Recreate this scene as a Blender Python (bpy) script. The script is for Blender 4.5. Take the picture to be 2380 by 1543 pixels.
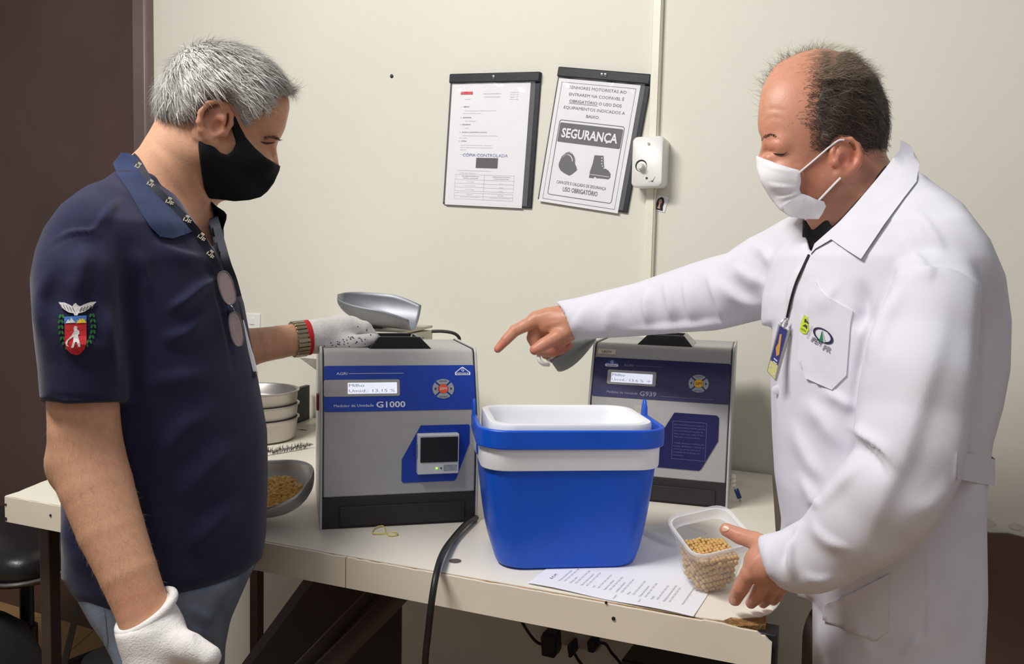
import bpy, bmesh, math, random
import numpy as np
from mathutils import Vector, Matrix
from mathutils.bvhtree import BVHTree

for _o in list(bpy.data.objects):
    bpy.data.objects.remove(_o)
SC = bpy.context.scene
COL = SC.collection
random.seed(7)
RNG = np.random.default_rng(7)

# ------------------------------------------------------------------ camera
FPX, CX, CY = 1950.0, 1190.0, 771.5
PITCH, ROLL, CAMZ = math.radians(4.5), math.radians(1.4), 1.27
cF = np.array([0, math.cos(PITCH), -math.sin(PITCH)])
_u0 = np.array([0, math.sin(PITCH), math.cos(PITCH)])
_r0 = np.array([1.0, 0, 0])
cR = math.cos(ROLL) * _r0 + math.sin(ROLL) * _u0
cU = -math.sin(ROLL) * _r0 + math.cos(ROLL) * _u0
cC = np.array([0, 0, CAMZ])
cam_data = bpy.data.cameras.new('camera')
cam = bpy.data.objects.new('camera', cam_data)
COL.objects.link(cam)
cam_data.sensor_fit = 'HORIZONTAL'
cam_data.sensor_width = 36.0
cam_data.lens = 36.0 * FPX / 2380.0
cam_data.clip_start = 0.02
cam.matrix_world = Matrix(((cR[0], cU[0], -cF[0], cC[0]), (cR[1], cU[1], -cF[1], cC[1]),
                           (cR[2], cU[2], -cF[2], cC[2]), (0, 0, 0, 1)))
SC.camera = cam

# ------------------------------------------------------------------ light
world = bpy.data.worlds.new('world')
SC.world = world
world.use_nodes = True
bg = world.node_tree.nodes['Background']
bg.inputs[0].default_value = (0.97, 0.98, 1.0, 1)
bg.inputs[1].default_value = 0.21


def area_light(name, loc, target, sx, sy, power, col):
    ld = bpy.data.lights.new(name, 'AREA')
    ld.shape = 'RECTANGLE'
    ld.size, ld.size_y = sx, sy
    ld.energy = power
    ld.color = col
    o = bpy.data.objects.new(name, ld)
    COL.objects.link(o)
    o.location = loc
    o.rotation_euler = (Vector(target) - Vector(loc)).to_track_quat('-Z', 'Y').to_euler()
    return o


area_light('ceiling_tube_light', (-0.95, 0.55, 2.65), (-0.1, 1.3, 1.0), 0.9, 0.22, 36.0, (1.0, 0.97, 0.93))
area_light('fill_light', (-0.2, -0.9, 2.65), (0.3, 1.2, 1.0), 1.2, 0.5, 4.2, (0.95, 0.97, 1.0))  # added dim fill from behind the camera, not a fixture of the room
SC.view_settings.view_transform = 'Standard'
SC.view_settings.look = 'None'
SC.view_settings.gamma = 1.0
SC.view_settings.use_curve_mapping = False
SC.view_settings.exposure = 0.13


# ------------------------------------------------------------------ projection helpers
def ray(u, v):
    return cF + (u - CX) / FPX * cR - (v - CY) / FPX * cU


def P(u, v, d):
    return cC + d * ray(u, v)


def onz(u, v, z):
    k = ray(u, v)
    return cC + k * ((z - CAMZ) / k[2])


def onplane(u, v, pt, n):
    k = ray(u, v)
    n = np.asarray(n, float)
    return cC + k * (np.dot(np.asarray(pt) - cC, n) / np.dot(k, n))


def project(pts):
    q = pts - cC
    d = q @ cF
    return CX + FPX * (q @ cR) / d, CY - FPX * (q @ cU) / d, d


# ------------------------------------------------------------------ materials
def lin(c):
    c = c / 255.0
    return c / 12.92 if c <= 0.04045 else ((c + 0.055) / 1.055) ** 2.4


def rgb(r, g, b):
    return (lin(r), lin(g), lin(b), 1.0)


def mat(name, col, rough=0.5, metal=0.0, var=0.0, vscale=8.0, bump=0.0, bscale=60.0, spec=0.5,
        sss=0.0, trans=0.0, ior=1.45, coat=0.0, emit=0.0, attr=None, stretch=None, sheen=0.0, alpha=1.0, bdist=0.002,
        detail=4.0, col2=None, wave=0.0):
    m = bpy.data.materials.new(name)
    m.use_nodes = True
    nt = m.node_tree
    b = nt.nodes['Principled BSDF']
    b.inputs['Base Color'].default_value = col
    b.inputs['Roughness'].default_value = rough
    b.inputs['Metallic'].default_value = metal
    b.inputs['Specular IOR Level'].default_value = spec
    b.inputs['IOR'].default_value = ior
    if sss:
        b.inputs['Subsurface Weight'].default_value = sss
        b.inputs['Subsurface Radius'].default_value = (0.010, 0.004, 0.002)
        b.inputs['Subsurface Scale'].default_value = 1.0
    b.inputs['Transmission Weight'].default_value = trans
    b.inputs['Coat Weight'].default_value = coat
    b.inputs['Sheen Weight'].default_value = sheen
    b.inputs['Alpha'].default_value = alpha
    if emit:
        b.inputs['Emission Color'].default_value = col
        b.inputs['Emission Strength'].default_value = emit
    tc = nt.nodes.new('ShaderNodeTexCoord')
    src = tc.outputs['Object']
    if stretch:
        mp = nt.nodes.new('ShaderNodeMapping')
        mp.inputs['Scale'].default_value = stretch
        nt.links.new(src, mp.inputs['Vector'])
        src = mp.outputs['Vector']
    base = None
    if attr:
        at = nt.nodes.new('ShaderNodeAttribute')
        at.attribute_name = attr
        base = at.outputs['Color']
        nt.links.new(base, b.inputs['Base Color'])
    if var or col2:
        nz = nt.nodes.new('ShaderNodeTexNoise')
        nz.inputs['Scale'].default_value = vscale
        nz.inputs['Detail'].default_value = detail
        nt.links.new(src, nz.inputs['Vector'])
        mx = nt.nodes.new('ShaderNodeMix')
        mx.data_type = 'RGBA'
        mr = nt.nodes.new('ShaderNodeMapRange')
        mr.inputs['From Min'].default_value = 0.3
        mr.inputs['From Max'].default_value = 0.7
        nt.links.new(nz.outputs['Fac'], mr.inputs['Value'])
        nt.links.new(mr.outputs['Result'], mx.inputs['Factor'])
        if attr:
            mx.blend_type = 'MULTIPLY'
            mx.inputs['Factor'].default_value = 1.0
            nt.links.new(base, mx.inputs['A'])
            mx.inputs['B'].default_value = (1 - var, 1 - var, 1 - var, 1)
        else:
            mx.inputs['A'].default_value = tuple(c * (1 - var) for c in col[:3]) + (1,)
            mx.inputs['B'].default_value = col2 if col2 else tuple(min(1, c * (1 + var)) for c in col[:3]) + (1,)
        nt.links.new(mx.outputs['Result'], b.inputs['Base Color'])
    if bump:
        nb = nt.nodes.new('ShaderNodeTexNoise')
        nb.inputs['Scale'].default_value = bscale
        nb.inputs['Detail'].default_value = 3.0
        nt.links.new(src, nb.inputs['Vector'])
        bp = nt.nodes.new('ShaderNodeBump')
        bp.inputs['Strength'].default_value = bump
        bp.inputs['Distance'].default_value = bdist
        nt.links.new(nb.outputs['Fac'], bp.inputs['Height'])
        nt.links.new(bp.outputs['Normal'], b.inputs['Normal'])
    return m


# ------------------------------------------------------------------ object helpers
def tag(o, label=None, cat=None, group=None, kind=None):
    if label:
        o['label'] = label
    if cat:
        o['category'] = cat
    if group:
        o['group'] = group
    if kind:
        o['kind'] = kind
    return o


def thing(name, label, cat, loc=(0, 0, 0), rot=(0, 0, 0), group=None):
    o = bpy.data.objects.new(name, None)
    o.empty_display_size = 0.05
    COL.objects.link(o)
    o.location = loc
    o.rotation_euler = rot
    return tag(o, label, cat, group)


def link(name, me, m, parent=None):
    o = bpy.data.objects.new(name, me)
    COL.objects.link(o)
    if m is not None:
        me.materials.append(m)
    if parent is not None:
        o.parent = parent
    return o


def mesh_np(name, V, Fq):
    """numpy verts + equal-sided faces -> mesh (fast)"""
    me = bpy.data.meshes.new(name)
    V = np.asarray(V, np.float32)
    Fq = np.asarray(Fq, np.int32)
    k = Fq.shape[1]
    me.vertices.add(len(V))
    me.vertices.foreach_set('co', V.ravel())
    me.loops.add(Fq.size)
    me.loops.foreach_set('vertex_index', Fq.ravel())
    me.polygons.add(len(Fq))
    me.polygons.foreach_set('loop_start', np.arange(0, Fq.size, k, dtype=np.int32))
    me.polygons.foreach_set('loop_total', np.full(len(Fq), k, np.int32))
    me.polygons.foreach_set('use_smooth', np.ones(len(Fq), bool))
    me.update(calc_edges=True)
    me.validate()
    return me


def color_attr(me, colors, name='tint'):
    a = me.color_attributes.new(name, 'FLOAT_COLOR', 'POINT')
    c = np.ones((len(me.vertices), 4), np.float32)
    c[:, :3] = colors
    a.data.foreach_set('color', c.ravel())


class Geo:
    """collects shapes; build() links them as ONE mesh object"""

    def __init__(self):
        self.v, self.f = [], []

    def add(self, verts, faces, M=None):
        b = len(self.v)
        for p in verts:
            p = Vector(p)
            self.v.append(tuple(M @ p) if M is not None else tuple(p))
        self.f += [tuple(i + b for i in f) for f in faces]
        return self

    def box(self, lo, hi, M=None):
        x0, y0, z0 = lo
        x1, y1, z1 = hi
        return self.add([(x0, y0, z0), (x1, y0, z0), (x1, y1, z0), (x0, y1, z0), (x0, y0, z1), (x1, y0, z1), (x1, y1, z1), (x0, y1, z1)],
                        [(0, 3, 2, 1), (4, 5, 6, 7), (0, 1, 5, 4), (1, 2, 6, 5), (2, 3, 7, 6), (3, 0, 4, 7)], M)

    def hexa(self, pts):
        """8 corners: bottom quad then top quad"""
        return self.add(pts, [(0, 3, 2, 1), (4, 5, 6, 7), (0, 1, 5, 4), (1, 2, 6, 5), (2, 3, 7, 6), (3, 0, 4, 7)])

    def prism(self, poly, a, b, axis='z', M=None):
        """extrude a 2D polygon between a and b along axis. axis y: poly=(x,z); axis x: poly=(y,z)"""
        n = len(poly)
        def q(p, t):
            if axis == 'z':
                return (p[0], p[1], t)
            if axis == 'y':
                return (p[0], t, p[1])
            return (t, p[0], p[1])
        vs = [q(p, a) for p in poly] + [q(p, b) for p in poly]
        fs = [tuple(range(n - 1, -1, -1)), tuple(range(n, 2 * n))]
        fs += [(i, (i + 1) % n, n + (i + 1) % n, n + i) for i in range(n)]
        return self.add(vs, fs, M)

    def loft(self, rings, cap=True, closed=False, M=None):
        n = len(rings[0])
        vs = [p for r in rings for p in r]
        fs = []
        m = len(rings)
        for j in range(m if closed else m - 1):
            k = (j + 1) % m
            for i in range(n):
                a, b2 = j * n + i, j * n + (i + 1) % n
                c, d = k * n + (i + 1) % n, k * n + i
                fs.append((a, b2, c, d))
        if cap and not closed:
            fs.append(tuple(range(n - 1, -1, -1)))
            fs.append(tuple(range((m - 1) * n, m * n)))
        return self.add(vs, fs, M)

    def lathe(self, prof, n=24, M=None, cap=True):
        rings = [[(r * math.cos(2 * math.pi * i / n), r * math.sin(2 * math.pi * i / n), z) for i in range(n)] for r, z in prof]
        return self.loft(rings, cap, False, M)

    def tube(self, pts, r, n=8, M=None, closed=False):
        pts = [Vector(p) for p in pts]
        rings = []
        m = len(pts)
        up = None
        for i, p in enumerate(pts):
            if closed:
                t = pts[(i + 1) % m] - pts[i - 1]
            else:
                t = pts[min(i + 1, m - 1)] - pts[max(i - 1, 0)]
            t.normalize()
            if up is None:
                up = t.orthogonal().normalized()
            up = (up - t * up.dot(t)).normalized()
            w = t.cross(up)
            rr = r[i] if isinstance(r, (list, tuple)) else r
            rings.append([tuple(p + up * (rr * math.cos(2 * math.pi * k / n)) + w * (rr * math.sin(2 * math.pi * k / n))) for k in range(n)])
        return self.loft(rings, not closed, closed, M)

    def disc(self, c, r, n=20, axis='y', t=0.001, M=None):
        poly = [(c[0] + r * math.cos(2 * math.pi * i / n), c[1] + r * math.sin(2 * math.pi * i / n)) for i in range(n)]
        return self.prism(poly, c[2], c[2] + t, axis, M)

    def build(self, name, m, parent=None, bevel=0.0, smooth=40, seg=2, subd=0, solid=0.0, off=-1):
        me = bpy.data.meshes.new(name)
        me.from_pydata(self.v, [], self.f)
        bm = bmesh.new()
        bm.from_mesh(me)
        bmesh.ops.recalc_face_normals(bm, faces=bm.faces)
        bm.to_mesh(me)
        bm.free()
        for p in me.polygons:
            p.use_smooth = smooth > 0
        if smooth > 0:
            me.set_sharp_from_angle(angle=math.radians(smooth))
        o = link(name, me, m, parent)
        if solid:
            md = o.modifiers.new('solid', 'SOLIDIFY')
            md.thickness = solid
            md.offset = off
        if bevel:
            md = o.modifiers.new('bevel', 'BEVEL')
            md.width = bevel
            md.segments = seg
            md.limit_method = 'ANGLE'
            md.angle_limit = math.radians(35)
            md.use_clamp_overlap = True
            md.harden_normals = False
        if subd:
            md = o.modifiers.new('subdivision', 'SUBSURF')
            md.levels = md.render_levels = subd
        return o


def smoothline(pts, n=8, closed=False):
    """Catmull-Rom through points"""
    pts = [np.asarray(p, float) for p in pts]
    m = len(pts)
    out = []
    rng = range(m) if closed else range(m - 1)
    for i in rng:
        p1, p2 = pts[i], pts[(i + 1) % m]
        p0 = pts[i - 1] if (closed or i > 0) else 2 * p1 - p2
        p3 = pts[(i + 2) % m] if (closed or i + 2 < m) else 2 * p2 - p1
        for j in range(n):
            t = j / n
            out.append(0.5 * (2 * p1 + (p2 - p0) * t + (2 * p0 - 5 * p1 + 4 * p2 - p3) * t * t + (3 * p1 - p0 - 3 * p2 + p3) * t ** 3))
    if not closed:
        out.append(pts[-1])
    return out


def rrect(w, h, r, n=5, cx=0.0, cy=0.0):
    pts = []
    for sx, sy, a0 in ((1, 1, 0), (-1, 1, 90), (-1, -1, 180), (1, -1, 270)):
        for i in range(n + 1):
            a = math.radians(a0 + 90 * i / n)
            pts.append((cx + sx * (w / 2 - r) + r * math.cos(a), cy + sy * (h / 2 - r) + r * math.sin(a)))
    return pts


_txt_cache = {}


def text_mesh(s, bold=0.0):
    key = (s, bold)
    if key in _txt_cache:
        return _txt_cache[key]
    cu = bpy.data.curves.new('t', 'FONT')
    cu.body = s
    cu.size = 1.0
    cu.offset = bold
    cu.resolution_u = 2
    cu.align_x = 'LEFT'
    o = bpy.data.objects.new('t', cu)
    COL.objects.link(o)
    dg = bpy.context.evaluated_depsgraph_get()
    me = bpy.data.meshes.new_from_object(o.evaluated_get(dg))
    vs = np.array([v.co[:] for v in me.vertices]) if len(me.vertices) else np.zeros((0, 3))
    fs = [tuple(p.vertices) for p in me.polygons]
    bpy.data.meshes.remove(me)
    bpy.data.objects.remove(o)
    bpy.data.curves.remove(cu)
    _txt_cache[key] = (vs, fs)
    return vs, fs


def text_into(g, s, x, y, h, plane, width=None, align='l', bold=0.0, skew=0.0):
    """adds flat lettering to Geo g; (x,y) baseline start in the plane; plane(x,y)->3D; h = cap height"""
    vs, fs = text_mesh(s, 0.0 if ('M' in s or 'W' in s) else bold)
    if not len(vs):
        return
    k = h / 0.70
    xs = vs[:, 0] * k
    ys = vs[:, 1] * k
    w = xs.max() - xs.min()
    if width:
        xs = xs * (width / w)
        w = width
    xs = xs - xs.min() + ys * skew
    if align == 'c':
        xs = xs - w / 2
    elif align == 'r':
        xs = xs - w
    g.add([plane(x + a, y + b) for a, b in zip(xs, ys)], fs)


# ------------------------------------------------------------------ sculpting: distance fields meshed by surface nets
def smin(a, b, k):
    if k <= 0:
        return np.minimum(a, b)
    h = np.maximum(k - np.abs(a - b), 0) / k
    return np.minimum(a, b) - h * h * k * 0.25


def smax(a, b, k):
    return -smin(-a, -b, k)


def f_cone(p, a, b, ra, rb):
    a = np.asarray(a, np.float32)
    ab = np.asarray(b, np.float32) - a
    q = p - a
    t = np.clip((q @ ab) / max(float(ab @ ab), 1e-12), 0, 1)
    q = q - t[..., None] * ab
    return np.sqrt((q * q).sum(-1)) - (ra + (rb - ra) * t)


def f_ell(p, c, r, M=None):
    q = p - np.asarray(c, np.float32)
    if M is not None:
        q = q @ np.asarray(M, np.float32)
    r = np.asarray(r, np.float32)
    k0 = np.sqrt(((q / r) ** 2).sum(-1))
    k1 = np.sqrt(((q / (r * r)) ** 2).sum(-1)) + 1e-9
    return k0 * (k0 - 1) / k1


def f_plane(p, c, n):
    n = np.asarray(n, np.float32)
    n = n / np.linalg.norm(n)
    return (p - np.asarray(c, np.float32)) @ n


def f_col(p, keys, yaw=0.0, ex=2.3):
    """vertical loft of ellipses: keys (z, cx, cy, a, b); a along yaw direction, b across"""
    K = np.array(sorted(keys), np.float32)
    z = p[..., 2]
    cx, cy, a, b = [np.interp(z, K[:, 0], K[:, i]).astype(np.float32) for i in (1, 2, 3, 4)]
    c, s = math.cos(yaw), math.sin(yaw)
    dx, dy = p[..., 0] - cx, p[..., 1] - cy
    lx, ly = c * dx + s * dy, -s * dx + c * dy
    k0 = (np.abs(lx / a) ** ex + np.abs(ly / b) ** ex) ** (1.0 / ex)
    d = (k0 - 1) * np.minimum(a, b)
    zt, zb = K[-1, 0], K[0, 0]
    return np.maximum(np.maximum(d, z - zt), zb - z)


class PxMask:
    """signed distance (metres at the point's depth) to a polygon given in photograph pixels"""

    def __init__(self, poly, step=3.0, pad=200):
        A = np.array(poly, float)
        self.o = A.min(0) - pad
        n = np.ceil((A.max(0) + pad - self.o) / step).astype(int) + 1
        self.s = step
        gx, gy = np.meshgrid(self.o[0] + np.arange(n[0]) * step, self.o[1] + np.arange(n[1]) * step, indexing='ij')
        d2 = np.full(gx.shape, 1e18)
        inside = np.zeros(gx.shape, bool)
        for i in range(len(A)):
            a, b = A[i - 1], A[i]
            e = b - a
            t = np.clip(((gx - a[0]) * e[0] + (gy - a[1]) * e[1]) / max(e @ e, 1e-9), 0, 1)
            d2 = np.minimum(d2, (gx - a[0] - t * e[0]) ** 2 + (gy - a[1] - t * e[1]) ** 2)
            cond = ((a[1] > gy) != (b[1] > gy))
            with np.errstate(divide='ignore', invalid='ignore'):
                xi = (b[0] - a[0]) * (gy - a[1]) / (b[1] - a[1] if b[1] != a[1] else 1e-9) + a[0]
            inside ^= cond & (gx < xi)
        d = np.sqrt(d2)
        d[inside] *= -1
        self.D = d.astype(np.float32)

    def px(self, u, v):
        x = np.clip((u - self.o[0]) / self.s, 0, self.D.shape[0] - 1.001)
        y = np.clip((v - self.o[1]) / self.s, 0, self.D.shape[1] - 1.001)
        i, j = x.astype(np.int32), y.astype(np.int32)
        fx, fy = x - i, y - j
        D = self.D
        return (D[i, j] * (1 - fx) + D[i + 1, j] * fx) * (1 - fy) + (D[i, j + 1] * (1 - fx) + D[i + 1, j + 1] * fx) * fy

    def __call__(self, p):
        u, v, d = project(p)
        return (self.px(u, v) * d / FPX).astype(np.float32)


class Field:
    def __init__(self, lo, hi, h):
        self.lo = np.asarray(lo, float)
        self.h = h
        self.n = np.ceil((np.asarray(hi, float) - self.lo) / h).astype(int) + 1
        self.D = np.full(self.n, 0.2, np.float32)

    def sub(self, lo, hi):
        i0 = np.clip(np.floor((np.asarray(lo) - self.lo) / self.h).astype(int), 0, self.n - 1)
        i1 = np.clip(np.ceil((np.asarray(hi) - self.lo) / self.h).astype(int) + 1, 1, self.n)
        return tuple(slice(a, b) for a, b in zip(i0, i1))

    def pts(self, s):
        ax = [(self.lo[i] + np.arange(s[i].start, s[i].stop) * self.h).astype(np.float32) for i in range(3)]
        g = np.empty((len(ax[0]), len(ax[1]), len(ax[2]), 3), np.float32)
        g[..., 0] = ax[0][:, None, None]
        g[..., 1] = ax[1][None, :, None]
        g[..., 2] = ax[2][None, None, :]
        return g

    def op(self, fn, lo, hi, k=0.0, mode='u'):
        s = self.sub(lo, hi)
        if any(a.stop <= a.start for a in s):
            return
        d = fn(self.pts(s)).astype(np.float32)
        if mode == 'u':
            self.D[s] = smin(self.D[s], d, k)
        elif mode == 's':
            self.D[s] = smax(self.D[s], -d, k)
        else:
            self.D[s] = smax(self.D[s], d, k)

    def all(self, fn, k=0.0, mode='u'):
        # in slabs, to bound memory
        nx = self.n[0]
        for a in range(0, nx, 48):
            s = (slice(a, min(nx, a + 48)), slice(0, self.n[1]), slice(0, self.n[2]))
            D = self.D[s]
            near = D < 0.06 if mode != 'u' else np.ones(D.shape, bool)
            if not near.any():
                continue
            pt = self.pts(s)[near]
            d = fn(pt).astype(np.float32)
            o = D[near]
            D[near] = smin(o, d, k) if mode == 'u' else smax(o, -d if mode == 's' else d, k)

    def cone(self, a, b, ra, rb, k=0.01, mode='u'):
        a, b = np.asarray(a, float), np.asarray(b, float)
        m = max(ra, rb) + k + 4 * self.h
        self.op(lambda p: f_cone(p, a, b, ra, rb), np.minimum(a, b) - m, np.maximum(a, b) + m, k, mode)

    def chain(self, pts, k=0.01, mode='u', shrink=0.0):
        """pts: (u, v, depth, radius in px)"""
        q = [(P(u, v, d), r * d / FPX - shrink) for u, v, d, r in pts]
        A = np.array([a for a, _ in q])
        m = max(r for _, r in q) + k + 4 * self.h

        def fn(p):
            d = None
            for (a, ra), (b, rb) in zip(q[:-1], q[1:]):
                e = f_cone(p, a, b, ra, rb)
                d = e if d is None else smin(d, e, .0015)
            return d
        self.op(fn, A.min(0) - m, A.max(0) + m, k, mode)

    def ell(self, c, r, M=None, k=0.01, mode='u'):
        c = np.asarray(c, float)
        m = max(r) + k + 4 * self.h
        self.op(lambda p: f_ell(p, c, r, M), c - m, c + m, k, mode)

    def mesh(self):
        D = self.D
        b = np.argwhere(D < 0)
        lo, hi = np.maximum(b.min(0) - 1, 0), np.minimum(b.max(0) + 2, self.n)
        D = D[lo[0]:hi[0], lo[1]:hi[1], lo[2]:hi[2]]
        D = np.pad(D, 1, constant_values=0.01)
        org = self.lo + (lo - 1) * self.h
        s = D < 0
        c = np.zeros(tuple(x - 1 for x in D.shape), np.uint8)
        cor = [(i, j, k) for i in (0, 1) for j in (0, 1) for k in (0, 1)]
        sh = c.shape
        for i, j, k in cor:
            c += s[i:i + sh[0], j:j + sh[1], k:k + sh[2]]
        idx = np.argwhere((c > 0) & (c < 8))
        acc = np.zeros((len(idx), 3))
        cnt = np.zeros(len(idx))
        for a in cor:
            for ax in range(3):
                if a[ax] == 0:
                    e = list(a)
                    e[ax] = 1
                    da = D[idx[:, 0] + a[0], idx[:, 1] + a[1], idx[:, 2] + a[2]]
                    db = D[idx[:, 0] + e[0], idx[:, 1] + e[1], idx[:, 2] + e[2]]
                    m = (da < 0) != (db < 0)
                    t = da[m] / (da[m] - db[m])
                    q = np.tile(np.array(a, float), (m.sum(), 1))
                    q[:, ax] += t
                    acc[m] += q
                    cnt[m] += 1
        V = org + (idx + acc / cnt[:, None]) * self.h
        gid = np.full(sh, -1, np.int32)
        gid[idx[:, 0], idx[:, 1], idx[:, 2]] = np.arange(len(idx))
        quads = []
        for ax in range(3):
            o1, o2 = [(1, 2), (2, 0), (0, 1)][ax]
            sl0 = [slice(1, -1)] * 3
            sl1 = [slice(1, -1)] * 3
            sl0[ax] = slice(0, -1)
            sl1[ax] = slice(1, None)
            A, B = s[tuple(sl0)], s[tuple(sl1)]
            e = np.argwhere(A != B)
            flip = A[e[:, 0], e[:, 1], e[:, 2]]
            for i in range(3):
                if i != ax:
                    e[:, i] += 1
            def cell(d1, d2):
                q = e.copy()
                q[:, o1] -= d1
                q[:, o2] -= d2
                return gid[q[:, 0], q[:, 1], q[:, 2]]
            Q = np.stack([cell(1, 1), cell(0, 1), cell(0, 0), cell(1, 0)], 1)
            Q[~flip] = Q[~flip][:, ::-1]
            quads.append(Q)
        return V, np.concatenate(quads)


def vnormals(V, Q):
    n = np.cross(V[Q[:, 2]] - V[Q[:, 0]], V[Q[:, 3]] - V[Q[:, 1]])
    N = np.zeros_like(V)
    for i in range(4):
        np.add.at(N, Q[:, i], n)
    return N / (np.linalg.norm(N, axis=1, keepdims=True) + 1e-12)


def relax(V, Q, it=2, w=0.5):
    e = np.concatenate([Q[:, [0, 1]], Q[:, [1, 2]], Q[:, [2, 3]], Q[:, [3, 0]]])
    deg = np.bincount(e.ravel(), minlength=len(V))[:, None]
    for _ in range(it):
        S = np.stack([np.bincount(e[:, 0], V[e[:, 1], i], len(V)) + np.bincount(e[:, 1], V[e[:, 0], i], len(V)) for i in range(3)], 1)
        V = V * (1 - w) + w * S / np.maximum(deg, 1)
    return V


def seg_dist(u, v, line):
    """distance in px to a polyline, signed by side (left of travel negative)"""
    best = np.full(u.shape, 1e9)
    sg = np.ones(u.shape)
    tt = np.zeros(u.shape)
    L = np.array(line, float)
    for i in range(len(L) - 1):
        a, b = L[i], L[i + 1]
        e = b - a
        t = np.clip(((u - a[0]) * e[0] + (v - a[1]) * e[1]) / (e @ e), 0, 1)
        dx, dy = u - a[0] - t * e[0], v - a[1] - t * e[1]
        d = np.hypot(dx, dy)
        m = d < best
        best = np.where(m, d, best)
        sg = np.where(m, np.sign(e[0] * dy - e[1] * dx), sg)
        tt = np.where(m, (i + t) / (len(L) - 1), tt)
    return best, sg, tt


def folds(V, N, strokes):
    """cloth folds: each stroke (polyline px, width left px, width right px, height m) raises a ridge that fades at both ends"""
    u, v, d = project(V)
    H = np.zeros(len(V))
    face = np.clip(-(N * ((V - cC) / np.linalg.norm(V - cC, axis=1, keepdims=True))).sum(1) * 3, 0, 1)
    for line, wl, wr, amp in strokes:
        L = smoothline(line, 5)
        A = np.array(L)
        w = 3 * max(wl, wr)
        m = (u > A[:, 0].min() - w) & (u < A[:, 0].max() + w) & (v > A[:, 1].min() - w) & (v < A[:, 1].max() + w)
        if not m.any():
            continue
        ds, sg, tt = seg_dist(u[m], v[m], L)
        ww = np.where(sg < 0, wl, wr)
        fade = np.clip(np.minimum(tt, 1 - tt) * 2.4, 0, 1)
        fade = fade * fade * (3 - 2 * fade)
        H[m] += amp * np.exp(-(ds / ww) ** 2) * fade
    return V + N * (H * face)[:, None]

# ================================================================== THE SETTING
WA = math.radians(25.5)
wX = np.array([math.cos(WA), -math.sin(WA), 0])
wY = np.array([math.sin(WA), math.cos(WA), 0])
W0 = np.array([0, 1.9445, 0])


def wl(u, v, off=0.0):
    p = onplane(u, v, W0 - off * wY, wY) - W0
    return float(p @ wX), float(p[2])


def structure(o):
    o['kind'] = 'structure'
    return o


M_wall = mat('wall_paint', rgb(226, 224, 211), rough=0.55, var=0.035, vscale=1.6, bump=0.12, bscale=90, spec=0.35, detail=8)
M_brown = mat('brown_gloss_paint', rgb(94, 71, 64), rough=0.38, var=0.12, vscale=3.0, bump=0.15, bscale=30, spec=0.5)
M_floor = mat('tan_floor', rgb(186, 148, 100), rough=0.45, var=0.10, vscale=5, bump=0.1, bscale=50)
M_black = mat('black_plastic', rgb(30, 30, 32), rough=0.45, var=0.1, vscale=40, bump=0.05, bscale=300)
M_blackm = mat('black_vinyl', rgb(34, 34, 36), rough=0.3, bump=0.2, bscale=120)
M_white = mat('white_plastic', rgb(238, 238, 234), rough=0.35, var=0.02, vscale=30)
M_cream = mat('cream_plastic', rgb(240, 236, 220), rough=0.4, var=0.03, vscale=20)
M_steel = mat('brushed_steel', rgb(190, 190, 188), rough=0.35, metal=1.0, var=0.08, vscale=60)
M_ink = mat('dark_print', rgb(70, 70, 74), rough=0.7, var=0.05)
M_inkl = mat('grey_print', rgb(150, 150, 155), rough=0.7, var=0.05)
M_inkb = mat('blue_stamp_print', rgb(84, 104, 160), rough=0.7, var=0.05)
M_inkr = mat('red_print', rgb(214, 60, 66), rough=0.7, var=0.05)
M_paper = mat('white_paper', rgb(240, 240, 244), rough=0.75, var=0.02, vscale=14, bump=0.06, bscale=20)
M_whitep = mat('white_print', rgb(235, 238, 245), rough=0.5, var=0.02)

# back wall
g = Geo()
DJ = -1.150     # local x of the right side of the door opening
g.box((DJ, 0, 0), (1.9, 0.18, 2.75)).box((-2.6, 0, 2.35), (DJ, 0.18, 2.75)).box((-2.6, 0, 0), (-2.22, 0.18, 2.75))
wall = structure(g.build('wall_back', M_wall, smooth=0))
wall.location = W0
wall.rotation_euler = (0, 0, -WA)
g = Geo().box((-3.4, -1.8, -0.05), (2.6, 3.9, 0.0))
floor = structure(g.build('floor', M_floor, smooth=0))
# floor tiles: joints as thin recessed-looking grout lines where the floor shows
g = Geo()
for i in range(8):
    g.box((-2.6 + i * 0.3, 2.2, 0.0), (-2.596 + i * 0.3, 3.6, 0.0006))
for i in range(5):
    g.box((-2.6, 2.25 + i * 0.3, 0.0), (-0.4, 2.254 + i * 0.3, 0.0006))
jn = g.build('tile_joint', mat('grout', rgb(150, 116, 78), rough=0.8, var=0.1), floor, smooth=0)
jn['kind'] = 'stuff'

# door in the back wall, left
door = Geo().box((-2.22, 0.14, 0.0), (DJ - 0.03, 0.18, 2.35)).build('door_1', M_brown, smooth=0)
structure(door)
door.location = W0
door.rotation_euler = (0, 0, -WA)
M_frame = mat('brown_frame_paint', rgb(112, 96, 94), rough=0.35, var=0.15, vscale=4, bump=0.1, bscale=30)
g = Geo()
g.prism([(-1.207, -0.022), (-1.200, -0.03), (-1.157, -0.03), (-1.150, -0.022), (-1.150, 0.17), (-1.166, 0.17), (-1.17, 0.02), (-1.207, 0.02)], 0, 2.36, 'z')
g.build('door_frame', M_frame, door, bevel=0.003)

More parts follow.
